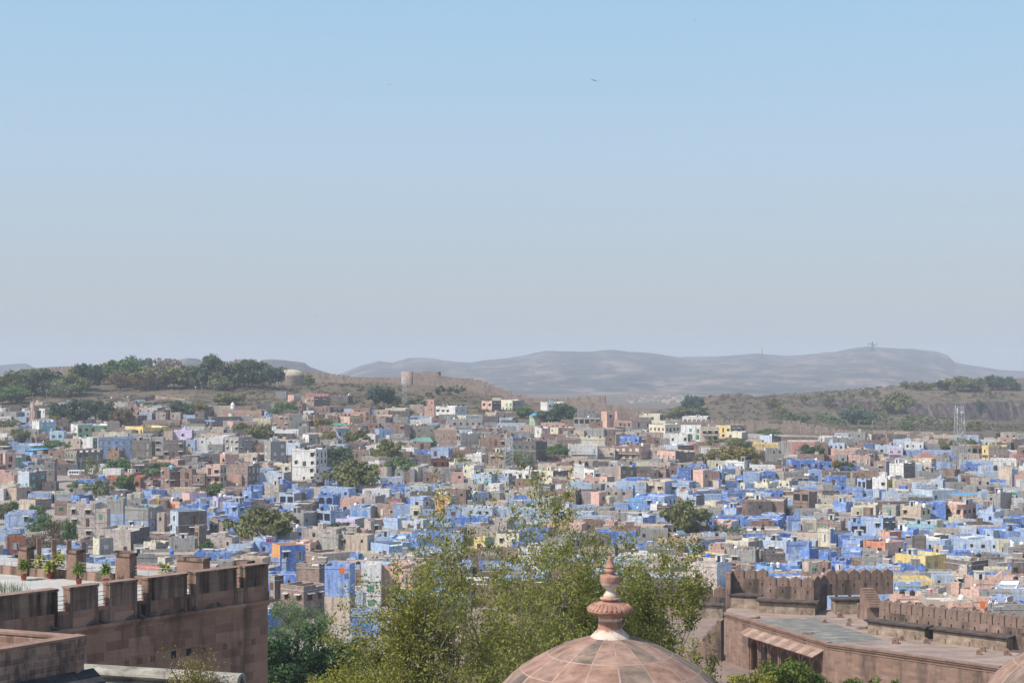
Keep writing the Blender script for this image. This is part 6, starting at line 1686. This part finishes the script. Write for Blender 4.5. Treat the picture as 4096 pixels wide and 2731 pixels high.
road([(440,1626),(490,1622),(520,1616),(560,1612),(600,1610),(680,1606),(760,1604)], 9, 'road', 'pale hill road past the parked cars', simple('dusty_asphalt', (.26,.24,.22), .95, .2, .3), .35)
cw(T1p, [(1030,602,625),(1100,590,620),(1190,600,628)], 'low parapet wall at the bend of the hill road', mer=0, th=.6)
cw(T1p, [(1190,560,590),(1420,528,560),(1700,560,585)], 'low rubble wall above the hill road', mer=0, th=.6)
cw(T1p, [(0,640,668),(150,640,668),(300,655,680)], 'low dark wall across the slope left of the temple', mer=0, th=.6)
bp = P_on(307, 1908, .2); o = empty('parked_bus', tuple(bp), .05); tag(o, 'white minibus parked under the trees below the grey brick house', 'bus')
m = MB(); m.extr([(-3.2,-1,.45),(-3.3,-1,1.2),(-3.1,-1,2.35),(-2.9,-1,2.55),(3.0,-1,2.6),(3.2,-1,2.4),(3.3,-1,.45)], (0,2.05,0)); m.build('body', simple('bus_white', (.75,.76,.76), .35, .05), o)
for k in range(6): mm = MB(); mm.box(-2.7+k*.95, -1.95+k*.95, -1.012, -1.002, 1.35, 2.15); mm.build('window', simple('car_glass', (.03,.04,.05)), o)
for x in (-2.1, 2.1):
    for y in (-.95, .95): mm = MB(); mm.tube([(0,-.13,0),(0,.13,0)], .45, 14); mm.build('wheel', simple('tyre', (.02,.02,.02)), o, (x, y, .45))
# ------------------------------------------------------------------ poles, lamps, wires
POLE = simple('pole_steel', (.22,.22,.22), .6, .2); LAMPW = simple('lamp_globe', (.82,.82,.80), .3, .02)
POLES = {}
def pole(key, px, pyt, pyb, label, kind='arms', Y=None):
    p = P_on(px, pyb) if Y is None else Vector(((px/4-CX)/F*Y, Y, -(pyb/4-HZ)/F*Y)); h = -(pyt/4-HZ)/F*p.y - p.z
    o = empty('street_lamp' if kind == 'globe' else 'utility_pole', tuple(p)); tag(o, label, 'street lamp' if kind == 'globe' else 'utility pole')
    m = MB(); m.tube([(0,0,-.5),(0,0,h)], [.14,.09], 6); m.build('pole', POLE, o)
    if kind == 'globe':
        m = MB(); m.lathe([(.05,h),(.35,h+.12),(.45,h+.4),(.33,h+.7),(.02,h+.82)], 10); m.build('globe', LAMPW, o)
    else:
        for k in range(2):
            m = MB(); m.box(-.9,.9,-.05,.05,h-.3-k*.9,h-.18-k*.9); a = m.build('cross_arm', POLE, o)
            for x in (-.8,0,.8): q = MB(); q.lathe([(.05,h-.18-k*.9),(.08,h-.1-k*.9),(.03,h+.04-k*.9)], 6); q.build('insulator', simple('porcelain', (.6,.58,.55), .4), a)
    POLES[key] = p + Vector((0,0,h-.2)); return o
def a0(x, y, t='A0'): ox, oy, sc = TILES[t]; return ox+x/sc, oy+y/sc
for key, x, y0, y1, kd, lab in (('a',1280,148,215,'globe','globe street lamp left of the bend in the hill road'),('b',1467,140,205,'globe','globe street lamp beside the parked white hatchback'),('c',1403,90,235,'arms','utility pole at the bend of the hill road'),('d',2312,5,110,'arms','tall grey utility pole on the slope at the tree edge'),
        ('e',533,40,250,'arms','thin brown utility pole behind the temple'),('f',375,80,180,'arms','utility pole just above the temple spire'),('g',930,830,1060,'arms','leftmost utility pole in the cluster beside the brick house'),('h',993,820,1050,'arms','second utility pole in the cluster beside the brick house'),
        ('i',1120,800,1050,'arms','utility pole among the trees below the blue house'),('j',1240,790,1040,'arms','rightmost utility pole below the blue house'),('k',2245,30,75,'globe','globe street lamp on the bare slope near the tree edge')):
    X0, Y0 = a0(x, y0); X1, Y1 = a0(x, y1); pole(key, X0, Y0, Y1, lab, kd)
for key, t, x, y0, y1, lab in (('l','A3',1468,325,420,'dark utility pole before the green slope behind the yellow house'),('m','A4',615,395,590,'thin mast pole left of the dark wall bastion'),('n','B0',520,175,350,'grey utility pole near the yellow walled shed'),('o','A1',105,0,150,'dark utility pole on the hill edge near the tan hall'),('p','A1',55,70,180,'twin armed utility pole left of the tan temple hall'),('q','A1',710,80,180,'thin pole above the trees behind the beige houses'),('s','A1',122,870,1080,'utility pole before the pink balcony house'),('t','A3',480,740,870,'thin pole before the sandstone balcony house')):
    X0, Y0 = a0(x, y0, t); X1, Y1 = a0(x, y1, t); pole(key, X0, Y0, Y1, lab)
def wire(a, b, lab, sag=1.2):
    a, b = POLES[a], POLES[b]; m = MB()
    for dx in (-.7, .7): m.tube([a.lerp(b, k/12) + Vector((dx,0,-sag*4*(k/12)*(1-k/12))) for k in range(13)], .03, 3, 0, False)
    o = m.build('power_line', IRON); tag(o, lab, 'power line')
wire('g','j','overhead wires between the poles below the blue house'); wire('f','e','overhead wires above the temple'); wire('c','d','long overhead wires across the bare slope', 3)
# ------------------------------------------------------------------ water tanks on the roofs
TCOL = dict(d=(.018,.022,.028), w=(.74,.74,.72), B=(.05,.17,.55), K=(.18,.42,.68), g=(.38,.42,.44), Y=(.78,.70,.25), T=(.08,.36,.36))
TNAME = dict(d='black', w='white', B='blue', K='sky blue', g='grey', Y='yellow', T='teal')
def tank_mesh(c):
    m = MB(); pf = [(.48,0),(.52,.05)]
    for k in range(5): z = .1 + k*.2; pf += [(.52,z),(.55,z+.04),(.55,z+.10),(.52,z+.14)]
    pf += [(.52,1.12),(.40,1.26),(.20,1.32),(.19,1.40),(.01,1.41)]
    m.lathe(pf, 16); return m.mesh('water_tank', simple('tank_' + TNAME[c].replace(' ', '_'), TCOL[c], .45, .12))
TME = {c: tank_mesh(c) for c in TCOL}
TK = {'A0': "1028 455 K|710 525 B|290 410 w|1925 935 K|1958 935 K|1755 1070 d",
'A1': "1150 385 d|1172 385 d|1160 280 d|1185 280 d|1207 280 d|880 75 w|1660 150 w|500 215 d|1592 290 d|1672 300 d|1790 290 d|2100 240 w|905 435 d|1505 415 d|1135 780 d|1165 780 d|890 820 d|930 825 d|1360 710 d|1235 650 d|958 638 d|178 710 w|558 885 w",
'A2': "75 255 w|620 225 d|695 250 d|570 290 d|505 325 w|75 375 w|130 360 d|165 360 d|690 470 w|718 470 w|1225 515 B|1155 455 d|1330 325 w|1613 168 K|1643 168 K|1522 465 d|1638 455 d|760 795 w|795 800 w|1012 900 w|730 690 w|2188 655 d|1945 875 d|1985 875 d|1745 895 w|340 1155 Y|1497 1040 T|1182 1025 d|930 990 d|2045 270 w",
'A3': "248 600 d|282 597 w|652 635 w|648 672 w|682 672 w|655 440 g|740 440 w|1270 432 B|1803 545 w|1840 550 d|1660 860 w|1758 855 w|1705 905 w|230 897 B|55 892 g|990 960 B|2322 940 w|2245 962 w|1208 1060 B|1245 1070 d|1113 1065 w",
'A4': "980 720 w|1040 830 w|1208 820 w|390 1045 d|1750 1125 d|108 975 w|725 660 d|775 1100 w|505 650 d",
'B0': "1523 175 w|1567 178 d|1325 225 K|995 235 B|1650 330 T|2050 258 d|1930 260 w|1445 860 d|1953 920 B",
'B1': "185 215 w|230 215 w|1020 570 w|1280 385 d|1705 320 w|1610 305 d|1740 965 d|2338 680 B|910 1070 d",
'B2': "770 170 w|1085 165 d|1130 168 g|1315 150 w|1540 205 d|2030 155 B|370 185 g",
'B3': "485 320 w|255 235 w|1130 270 d|1460 270 d|2040 205 w|2175 85 w|1245 450 w|265 550 d|695 630 w|1180 710 d|1608 575 d|1652 580 d|1788 965 w|1872 970 w|1390 800 w|2040 880 w|2100 880 d|1035 845 B|605 635 d|2260 330 w|1810 795 d",
'B4': "840 810 w|1000 690 w|2235 810 w|2287 855 w|1855 845 d|1570 450 d|1275 260 d|1980 350 d|1115 345 w|1157 345 w|2055 175 w|780 70 w|2200 685 d|2320 1060 w|2200 1080 w",
'C': "1478 375 d|1553 380 d|1905 390 w|2300 350 d"}
TANKS = []
for tl, txt in TK.items():
    ox, oy, sc = TILES[tl]
    for row in txt.split('|'):
        x, y, c = row.split(); u = (ox + float(x)/sc)/4; v = (oy + float(y)/sc)/4
        best = None
        for h in HOUSES_IND:
            if h.x0 + .3 < u < h.x1 - .3:
                e = abs(h.yt - v)
                if e < 9 and (best is None or e < best[0]): best = (e, h)
        if not best: continue
        h = best[1]
        if set('hm') & set(h.opt): continue
        # point on the roof under that column, one metre behind the front edge
        s = min(h.Lx - .75, max(.75, ((u - h.x0)/max(1e-3, (h.xs or h.x1) - h.x0))*h.Lx)); t_ = min(h.D*.5, 1.2)
        if h.xs and u > h.xs: s = h.Lx - min(1.0, h.Lx*.5); t_ = min(h.D - .7, max(.8, (u - h.xs)/(h.x1 - h.xs)*h.D))
        p = h.org + h.ex*s + h.ey*t_
        for q in TANKS:
            if (q[0].location.xy - p.xy).length < 1.2: p = p + h.ex*1.25
        par = .75 if h.H > 3.6 else .45
        zr = h.zb + h.H - par
        o = link('water_tank', TME[c], None, (p.x, p.y, zr), random.uniform(0, 3), (1.05, 1.05, random.uniform(.95, 1.2)))
        TANKS.append((o, u*4, v*4, c))
# ------------------------------------------------------------------ washing, shades, people, birds
def cloth(px, py, Y, w, h, col, label, pole_h=0):
    p = PY(px, py, Y); m = MB(); n = 8; w *= .6; h *= .55
    for k in range(n):
        f = lambda q: .06*math.sin(q*2.3)
        m.poly([(w*k/n, f(k), 0), (w*(k+1)/n, f(k+1), 0), (w*(k+1)/n, f(k+1)*1.8, -h*(1+.06*math.sin(k+1))), (w*k/n, f(k)*1.8, -h*(1+.06*math.sin(k)))], 0, True)
    o = m.build('laundry', simple('cloth_' + label.split()[0], col, .9, .2), None, tuple(p)); tag(o, label, 'laundry'); return o
def near_house(px, py, back=0.4):
    best = None
    for h in HOUSES_IND:
        if h.x0 <= px/4 <= h.x1 and h.yt - 3 <= py/4 <= h.yb + 3:
            if best is None or h.Y < best.Y: best = h
    return (best.Y - back) if best else solve_depth(px/4, py/4 + 3)
for t, x, y, w, hgt, c, lab in (('B3',1480,1105,1.7,1.5,(.72,.03,.20),'crimson cloth hung on a line above the fort wall, leftmost of three'),('B3',1525,1112,1.6,1.3,(.60,.02,.16),'deep red cloth in the middle of the line above the fort wall'),('B3',1570,1120,3.2,1.3,(.80,.20,.55),'pink cloth at the right of the line above the fort wall'),
      ('B1',1540,1055,1.8,2.0,(.70,.20,.05),'orange cloth hung over the top of the bright blue wall'),('B1',700,722,3.0,2.4,(.30,.05,.05),'dark red patterned rug hung on the light blue wall'),('B0',1000,930,1.1,1.6,(.75,.74,.72),'white towels drying on a line behind the stone pillar'),('C',1670,370,.9,1.3,(.72,.10,.14),'red cloth on the grey roof right of two black tanks'),
      ('C',2035,455,1.7,2.8,(.62,.22,.06),'orange red patterned cloth hung on the pink wall at the lower right'),('B3',740,160,3.0,1.2,(.70,.18,.06),'orange white and green washing along the pale blue roof'),('B3',900,160,2.2,.9,(.65,.15,.05),'orange cloths heaped along the blue roof edge'),('B0',1975,330,1.6,2.2,(.66,.20,.05),'orange cloth over the balcony rail of the pink house'),('B0',1805,270,.9,2.6,(.72,.52,.06),'yellow and blue cloth hung on the brick wall'),
      ('B3',1125,360,1.4,3.0,(.45,.10,.06),'red and cream saris hung by the tree in the blue quarter'),('A2',1105,1120,.8,1.4,(.62,.04,.06),'small red cloth by the worn blue wall'),('B1',2170,285,1.3,1.5,(.75,.15,.25),'pink cloth in the dark opening under the tin roof'),('B4',2210,190,3.0,1.6,(.10,.30,.22),'green and red washing on the balcony at the right edge'),('A0',180,800,4.0,1.6,(.45,.42,.50),'mixed washing on the terrace of the left pink house'),('A0',1265,775,3.6,1.8,(.60,.22,.08),'orange and red washing on the large blue house'),('B4',1530,265,3.0,1.5,(.65,.12,.12),'coloured washing under the blue canopy of the pink house')):
    X0, Y0 = a0(x, y, t); cloth(X0, Y0, near_house(X0 + 4, Y0 + 4), w, hgt, c, lab)
def canopy_cloth(pts4, Yd, col, label, name='shade_cloth', th=.05, pole=True, wav=.25):
    P = [PY(px, py, Yd + dy) for px, py, dy in pts4]; m = MB(); n = 8; c = P[0]
    def q(i, j): a = P[0].lerp(P[1], i/n); b = P[3].lerp(P[2], i/n); v = a.lerp(b, j/n) - c; v.z -= wav*math.sin(PI*i/n)*math.sin(PI*j/n)*2; return v
    for i in range(n):
        for j in range(n): m.poly([q(i,j), q(i+1,j), q(i+1,j+1), q(i,j+1)], 0, True)
    o = empty('canopy', tuple(c)); m.build(name, simple('canopy_' + label.split()[0], col, .8, .12, 1), o)
    for p in P:
        g = 2.6; mm = MB(); v = p - c; mm.tube([(v.x, v.y, v.z-g), (v.x, v.y, v.z)], .05, 5); mm.build('post', IRON, o)
    tag(o, label, 'canopy'); return o
def sh(t, pts, Yd, col, label, **k): canopy_cloth([(*a0(x, y, t), dy) for x, y, dy in pts], Yd, col, label, **k)
hY = lambda t, x, y: near_house(*a0(x, y, t))
sh('B4', [(1470,222,0),(1700,228,0),(1880,205,7),(1640,192,7)], hY('B4',1640,350)-1.5, (.09,.27,.46), 'blue sheet canopy over the terrace of the large pink house', wav=.05)
sh('B3', [(1260,280,0),(1390,330,-1),(1440,270,3),(1350,240,3)], hY('B3',1350,300)-1, (.46,.34,.24), 'sagging tan cloth awning over the blue courtyard', wav=.4)
sh('C', [(2130,375,0),(2290,380,0),(2320,310,4),(2190,308,4)], hY('C',2200,440)-1, (.66,.65,.62), 'white cloth awning over the lower right terrace', wav=.45)
sh('A1', [(1430,448,0),(1625,450,0),(1600,430,8),(1470,430,8)], hY('A1',1530,470)-2, (.05,.26,.16), 'dark green shade net between beige houses', wav=.1)
sh('A2', [(1380,345,0),(1560,350,0),(1590,322,9),(1400,318,9)], hY('A2',1400,400)-1, (.16,.36,.55), 'blue sheet canopy on the turquoise and green terrace', wav=.05)
sh('A2', [(0,640,0),(270,650,0),(230,590,10),(60,600,10)], 600, (.13,.24,.20), 'green shade net spread before the arched stone house', wav=.3)
sh('A1', [(0,408,0),(118,412,0),(110,400,6),(0,398,6)], 735, (.10,.36,.62), 'bright blue sheet canopy before the dark hill wall', wav=.05)
sh('B0', [(1560,1130,0),(1800,1130,0),(1905,1040,14),(1570,1015,14)], 318, (.42,.15,.11), 'red corrugated sheet roof behind the broad stone pillar', wav=.0)
SK, HAIR = simple('skin', (.25,.13,.08), .7), simple('hair_black', (.012,.01,.01), .6)
def person(px, py, Y, h, top, low, pose, label):
    z = -(py/4-HZ)/F*Y; X = (px/4-CX)/F*Y; o = empty('person', (X, Y, z), .3); tag(o, label, 'person'); k = h/1.7
    if pose == 'stand':
        V = [(0,0,.95),(0,0,1.2),(0,0,1.42),(0,0,1.52),(0,-.01,1.62),(-.10,0,.92),(-.11,-.02,.50),(-.11,.02,.08),(-.12,-.13,.04),(.10,0,.92),(.12,.0,.50),(.12,.03,.08),(.12,-.12,.04),(-.19,0,1.40),(-.25,.02,1.12),(-.26,-.06,.88),(.19,0,1.40),(.25,.02,1.12),(.24,-.08,.88)]
    else:
        V = [(0,0,.18),(0,-.03,.45),(0,-.06,.68),(0,-.08,.78),(0,-.11,.88),(-.12,-.02,.16),(-.26,-.36,.30),(-.10,-.44,.06),(-.06,-.56,.05),(.12,-.02,.16),(.26,-.36,.30),(.12,-.44,.06),(.08,-.56,.05),(-.19,-.06,.66),(-.26,-.14,.42),(-.14,-.34,.34),(.19,-.06,.66),(.26,-.14,.42),(.14,-.34,.34)]
    E = [(0,1),(1,2),(2,3),(3,4),(0,5),(5,6),(6,7),(7,8),(0,9),(9,10),(10,11),(11,12),(2,13),(13,14),(14,15),(2,16),(16,17),(17,18)]
    R = [.15,.13,.15,.06,.10,.11,.08,.055,.045,.11,.08,.055,.045,.075,.055,.04,.075,.055,.04]
    me = bpy.data.meshes.new('body'); me.from_pydata([tuple(a*k for a in v) for v in V], E, []); me.materials.append(SK)
    b = link('body', me, o); md = b.modifiers.new('skin', 'SKIN'); 
    for i, rv in enumerate(R): me.skin_vertices[0].data[i].radius = (rv*k, rv*k*.85)
    me.skin_vertices[0].data[0].use_root = True
    b.modifiers.new('sub', 'SUBSURF').render_levels = 1
    head = Vector(V[4])*k
    m = MB(); m.lathe([(.0,-.02),(.11,0),(.125,.05),(.105,.11),(.05,.15),(.0,.155)], 12, c=(head.x, head.y+.015, head.z-.01)); m.build('hair', HAIR, o)
    m = MB(); c0 = simple('garment_' + label.split()[2 if label.split()[0] == 'small' else 2], low, .9)
    if pose == 'stand':
        m.lathe([(.24*k,.28*k),(.22*k,.6*k),(.17*k,.98*k),(.185*k,1.2*k),(.20*k,1.4*k),(.10*k,1.47*k)], 14)
        for s in (-1,1): m.tube([Vector((s*.19,0,1.40))*k, Vector((s*.25,.02,1.12))*k], [.085*k,.075*k], 8)
    else:
        m.lathe([(.36*k,.0),(.34*k,.16*k),(.22*k,.32*k),(.18*k,.5*k),(.20*k,.66*k),(.09*k,.74*k)], 14, c=(0,-.1*k,0))
        m.tube([Vector((-.12,-.02,.16))*k, Vector((-.26,-.36,.32))*k, Vector((-.1,-.42,.06))*k], [.15*k,.13*k,.09*k], 8); m.tube([Vector((.12,-.02,.16))*k, Vector((.26,-.36,.32))*k, Vector((.12,-.42,.06))*k], [.15*k,.13*k,.09*k], 8)
    m.build('garment', c0, o)
    return o
Yp = hY('C', 2260, 460)
person(4026, 2411, Yp + 1.2, 1.65, None, (.66,.60,.72), 'stand', 'standing person in pale lilac clothes on the lower right terrace')
person(3982, 2412, Yp + 1.0, 1.65, None, (.52,.02,.05), 'sit', 'seated person in a dark red sari beside the blue wall at lower right')
person(3957, 2409, Yp + 1.5, 1.6, None, (.62,.10,.10), 'sit', 'crouching person in a light red sari left of the seated one')
person(2582, 1880, hY('A3', 345, 960) + 1.5, 1.75, None, (.03,.03,.035), 'stand', 'lone person in black standing on a stone house roof')
def bird(px, py, Y, span, label, tilt=0):
    p = PY(px, py, Y); m = MB(); s = span/2
    m.tube([(0,-.36*s,0),(0,-.1*s,.02*s),(0,.2*s,.0),(0,.36*s,.0)], [.02*s,.085*s,.07*s,.02*s], 8); m.extr([(-.05*s,-.3*s,0),(-.16*s,-.62*s,0),(0,-.55*s,0),(.16*s,-.62*s,0),(.05*s,-.3*s,0)], (0,0,.02*s))
    for q in (-1, 1):
        m.extr([(q*.05*s,.16*s,.02*s),(q*.5*s,.26*s,.12*s),(q*1.0*s,.0,.06*s),(q*.98*s,-.12*s,.06*s),(q*.5*s,-.05*s,.1*s),(q*.05*s,-.14*s,.02*s)], (0,0,.018*s))
    o = m.build('bird', simple('kite_brown', (.06,.045,.035), .8), None, tuple(p)); o.rotation_euler = (0.15, tilt, .5); tag(o, label, 'bird')
bird(2376, 321, 150, .95, 'largest soaring dark kite high in the sky right of centre', .2); bird(1558, 338, 260, 1.0, 'small distant bird in the sky left of the large kite'); bird(2781, 82, 330, 1.1, 'tiny bird near the top edge of the sky'); bird(1266, 1262, 400, 1.1, 'small bird low in the sky above the left ridge')
# ------------------------------------------------------------------ what sets each house, tree and tank apart
LM = [('tall lattice phone mast', 3838, 1745), ('mid town lattice mast', 2036, 1800), ('slim ridge mast', 1619, 1560), ('spired temple', 132, 1630), ('hill road cars', 552, 1608),
      ('white building with glass block panel', 1215, 1860), ('large blue house below the green one', 455, 1790), ('concrete frame house', 2348, 1690), ('white houses under the green knoll', 2790, 1710),
      ('big tree in the blue quarter', 2750, 2060), ('turquoise tower house', 2508, 1975), ('arched blue house', 1312, 2000), ('grey brick cube house', 1340, 2170), ('dome finial', 2443, 2330),
      ('large pink house with blue canopy', 3840, 2020), ('yellow walled courtyard house', 3710, 2240), ('grey house with roof railing', 2985, 2220), ('long bare brick wall', 450, 2150), ('tall peach tower', 2808, 1900),
      ('lilac balcony house at right', 3590, 1805), ('orange house with green shutters', 1770, 2010), ('two storey brick ruin', 1230, 2370), ('terracotta ruin', 3550, 2180), ('cream terraced houses', 3060, 1945), ('bus under the trees', 307, 1905), ('domed pink kiosk', 4068, 1755)]
ORD = ['', 'second ', 'third ', 'fourth ', 'fifth ', 'sixth ', 'seventh ', 'eighth ', 'ninth ', 'tenth ', 'eleventh ', 'twelfth ', 'thirteenth ', 'fourteenth ', 'fifteenth ', 'sixteenth ', 'seventeenth ', 'eighteenth ', 'nineteenth ', 'twentieth ']
def place_words(px, py, own=12):
    c = []
    for n, x, y in LM:
        d = math.hypot(px - x, (py - y)*1.7)
        if d > own: c.append((d, n, x, y))
    d, n, x, y = min(c)
    dx, dy = px - x, (py - y)*1.7
    w = ('right of' if dx > 0 else 'left of') if abs(dx) > abs(dy) else ('below' if dy > 0 else 'above')
    return n, w, d
def label_all(items, noun):
    """items: (object, px, py, class word, look words) -> labels counted outwards from a landmark within one class"""
    b = {}
    for it in items:
        n, w, d = place_words(it[1], it[2]); b.setdefault((it[3], n, w), []).append((d, it))
    for (cls, n, w), lst in b.items():
        lst.sort(key=lambda t: t[0])
        for k, (d, it) in enumerate(lst):
            nth = ORD[min(k, 19)]
            it[0]['label'] = f"{it[4]}, {nth + 'nearest' if nth else 'nearest'} {cls} {noun} {w} the {n}" if len(lst) > 1 else f"{it[4]}, the {cls} {noun} {w} the {n}"
            ws = it[0]['label'].split()
            if len(ws) > 16: it[0]['label'] = f"{(nth + 'nearest') if len(lst) > 1 else 'the only'} {cls} {noun} {w} the {n}"
items = []
for h in HOUSES_IND:
    a, c = HNAME[h.cl], HNAME[h.cr]
    tall = 'tall' if h.H > 9 and h.vis > 6.5 else ('low' if h.vis < 3.2 else '')
    wide = 'long' if (h.x1 - h.x0) > 3.0*(h.yb - h.yt) else ''
    look = (tall + ' ' + wide).strip() or 'box shaped'
    ft = 'with arches' if 'a' in h.opt else 'with balcony' if 'b' in h.opt else 'with outside stairs' if 's' in h.opt else 'with roof railing' if 'r' in h.opt else 'with red roof' if 'h' in h.opt else 'with sheet roof' if 'm' in h.opt else 'with dark openings' if 'o' in h.opt else 'with several windows' if 'w' in h.opt else ''
    o = h.obj; o['category'] = 'house'; o['group'] = 'houses of the old town'
    items.append((o, h.px, h.py, a, (look + ' house ' + ft).strip()))
label_all(items, 'house')
items = []
for o, px, py, kind, shape, w in TREES:
    o['category'] = 'tree' if shape != 'bush' else 'bush'; o['group'] = 'trees in the town and on the hills'
    look = {'round':'bushy', 'acacia':'feathery flat', 'bare':'thin sparse', 'bush':'low rounded'}[shape] + (' tree' if shape != 'bush' else ' shrub')
    items.append((o, px, py, TREEWORD[kind], look))
label_all(items, 'tree')
items = []
for o, px, py, c in TANKS:
    o['category'] = 'water tank'; o['group'] = 'water tanks on the roofs'
    items.append((o, px, py, TNAME[c], 'round plastic tank on a roof'))
label_all(items, 'tank')
# ------------------------------------------------------------------ haze: one box of even thin air
hz = MB(); hz.box(-7000, 7000, -300, 9700, -85, 125)
T = NT('thin_haze')
T.n.remove(T.b)
pv = T.new('ShaderNodeVolumePrincipled')
pv.inputs['Color'].default_value = (.70, .76, .86, 1)
pv.inputs['Density'].default_value = 1.55e-4
pv.inputs['Anisotropy'].default_value = 0.0
T.L(pv.outputs[0], T.n['Material Output'].inputs['Volume'])
h_o = hz.build('haze', T.mat)
tag(h_o, 'thin pale blue dusty air over the town and hills', 'haze', None, 'stuff')
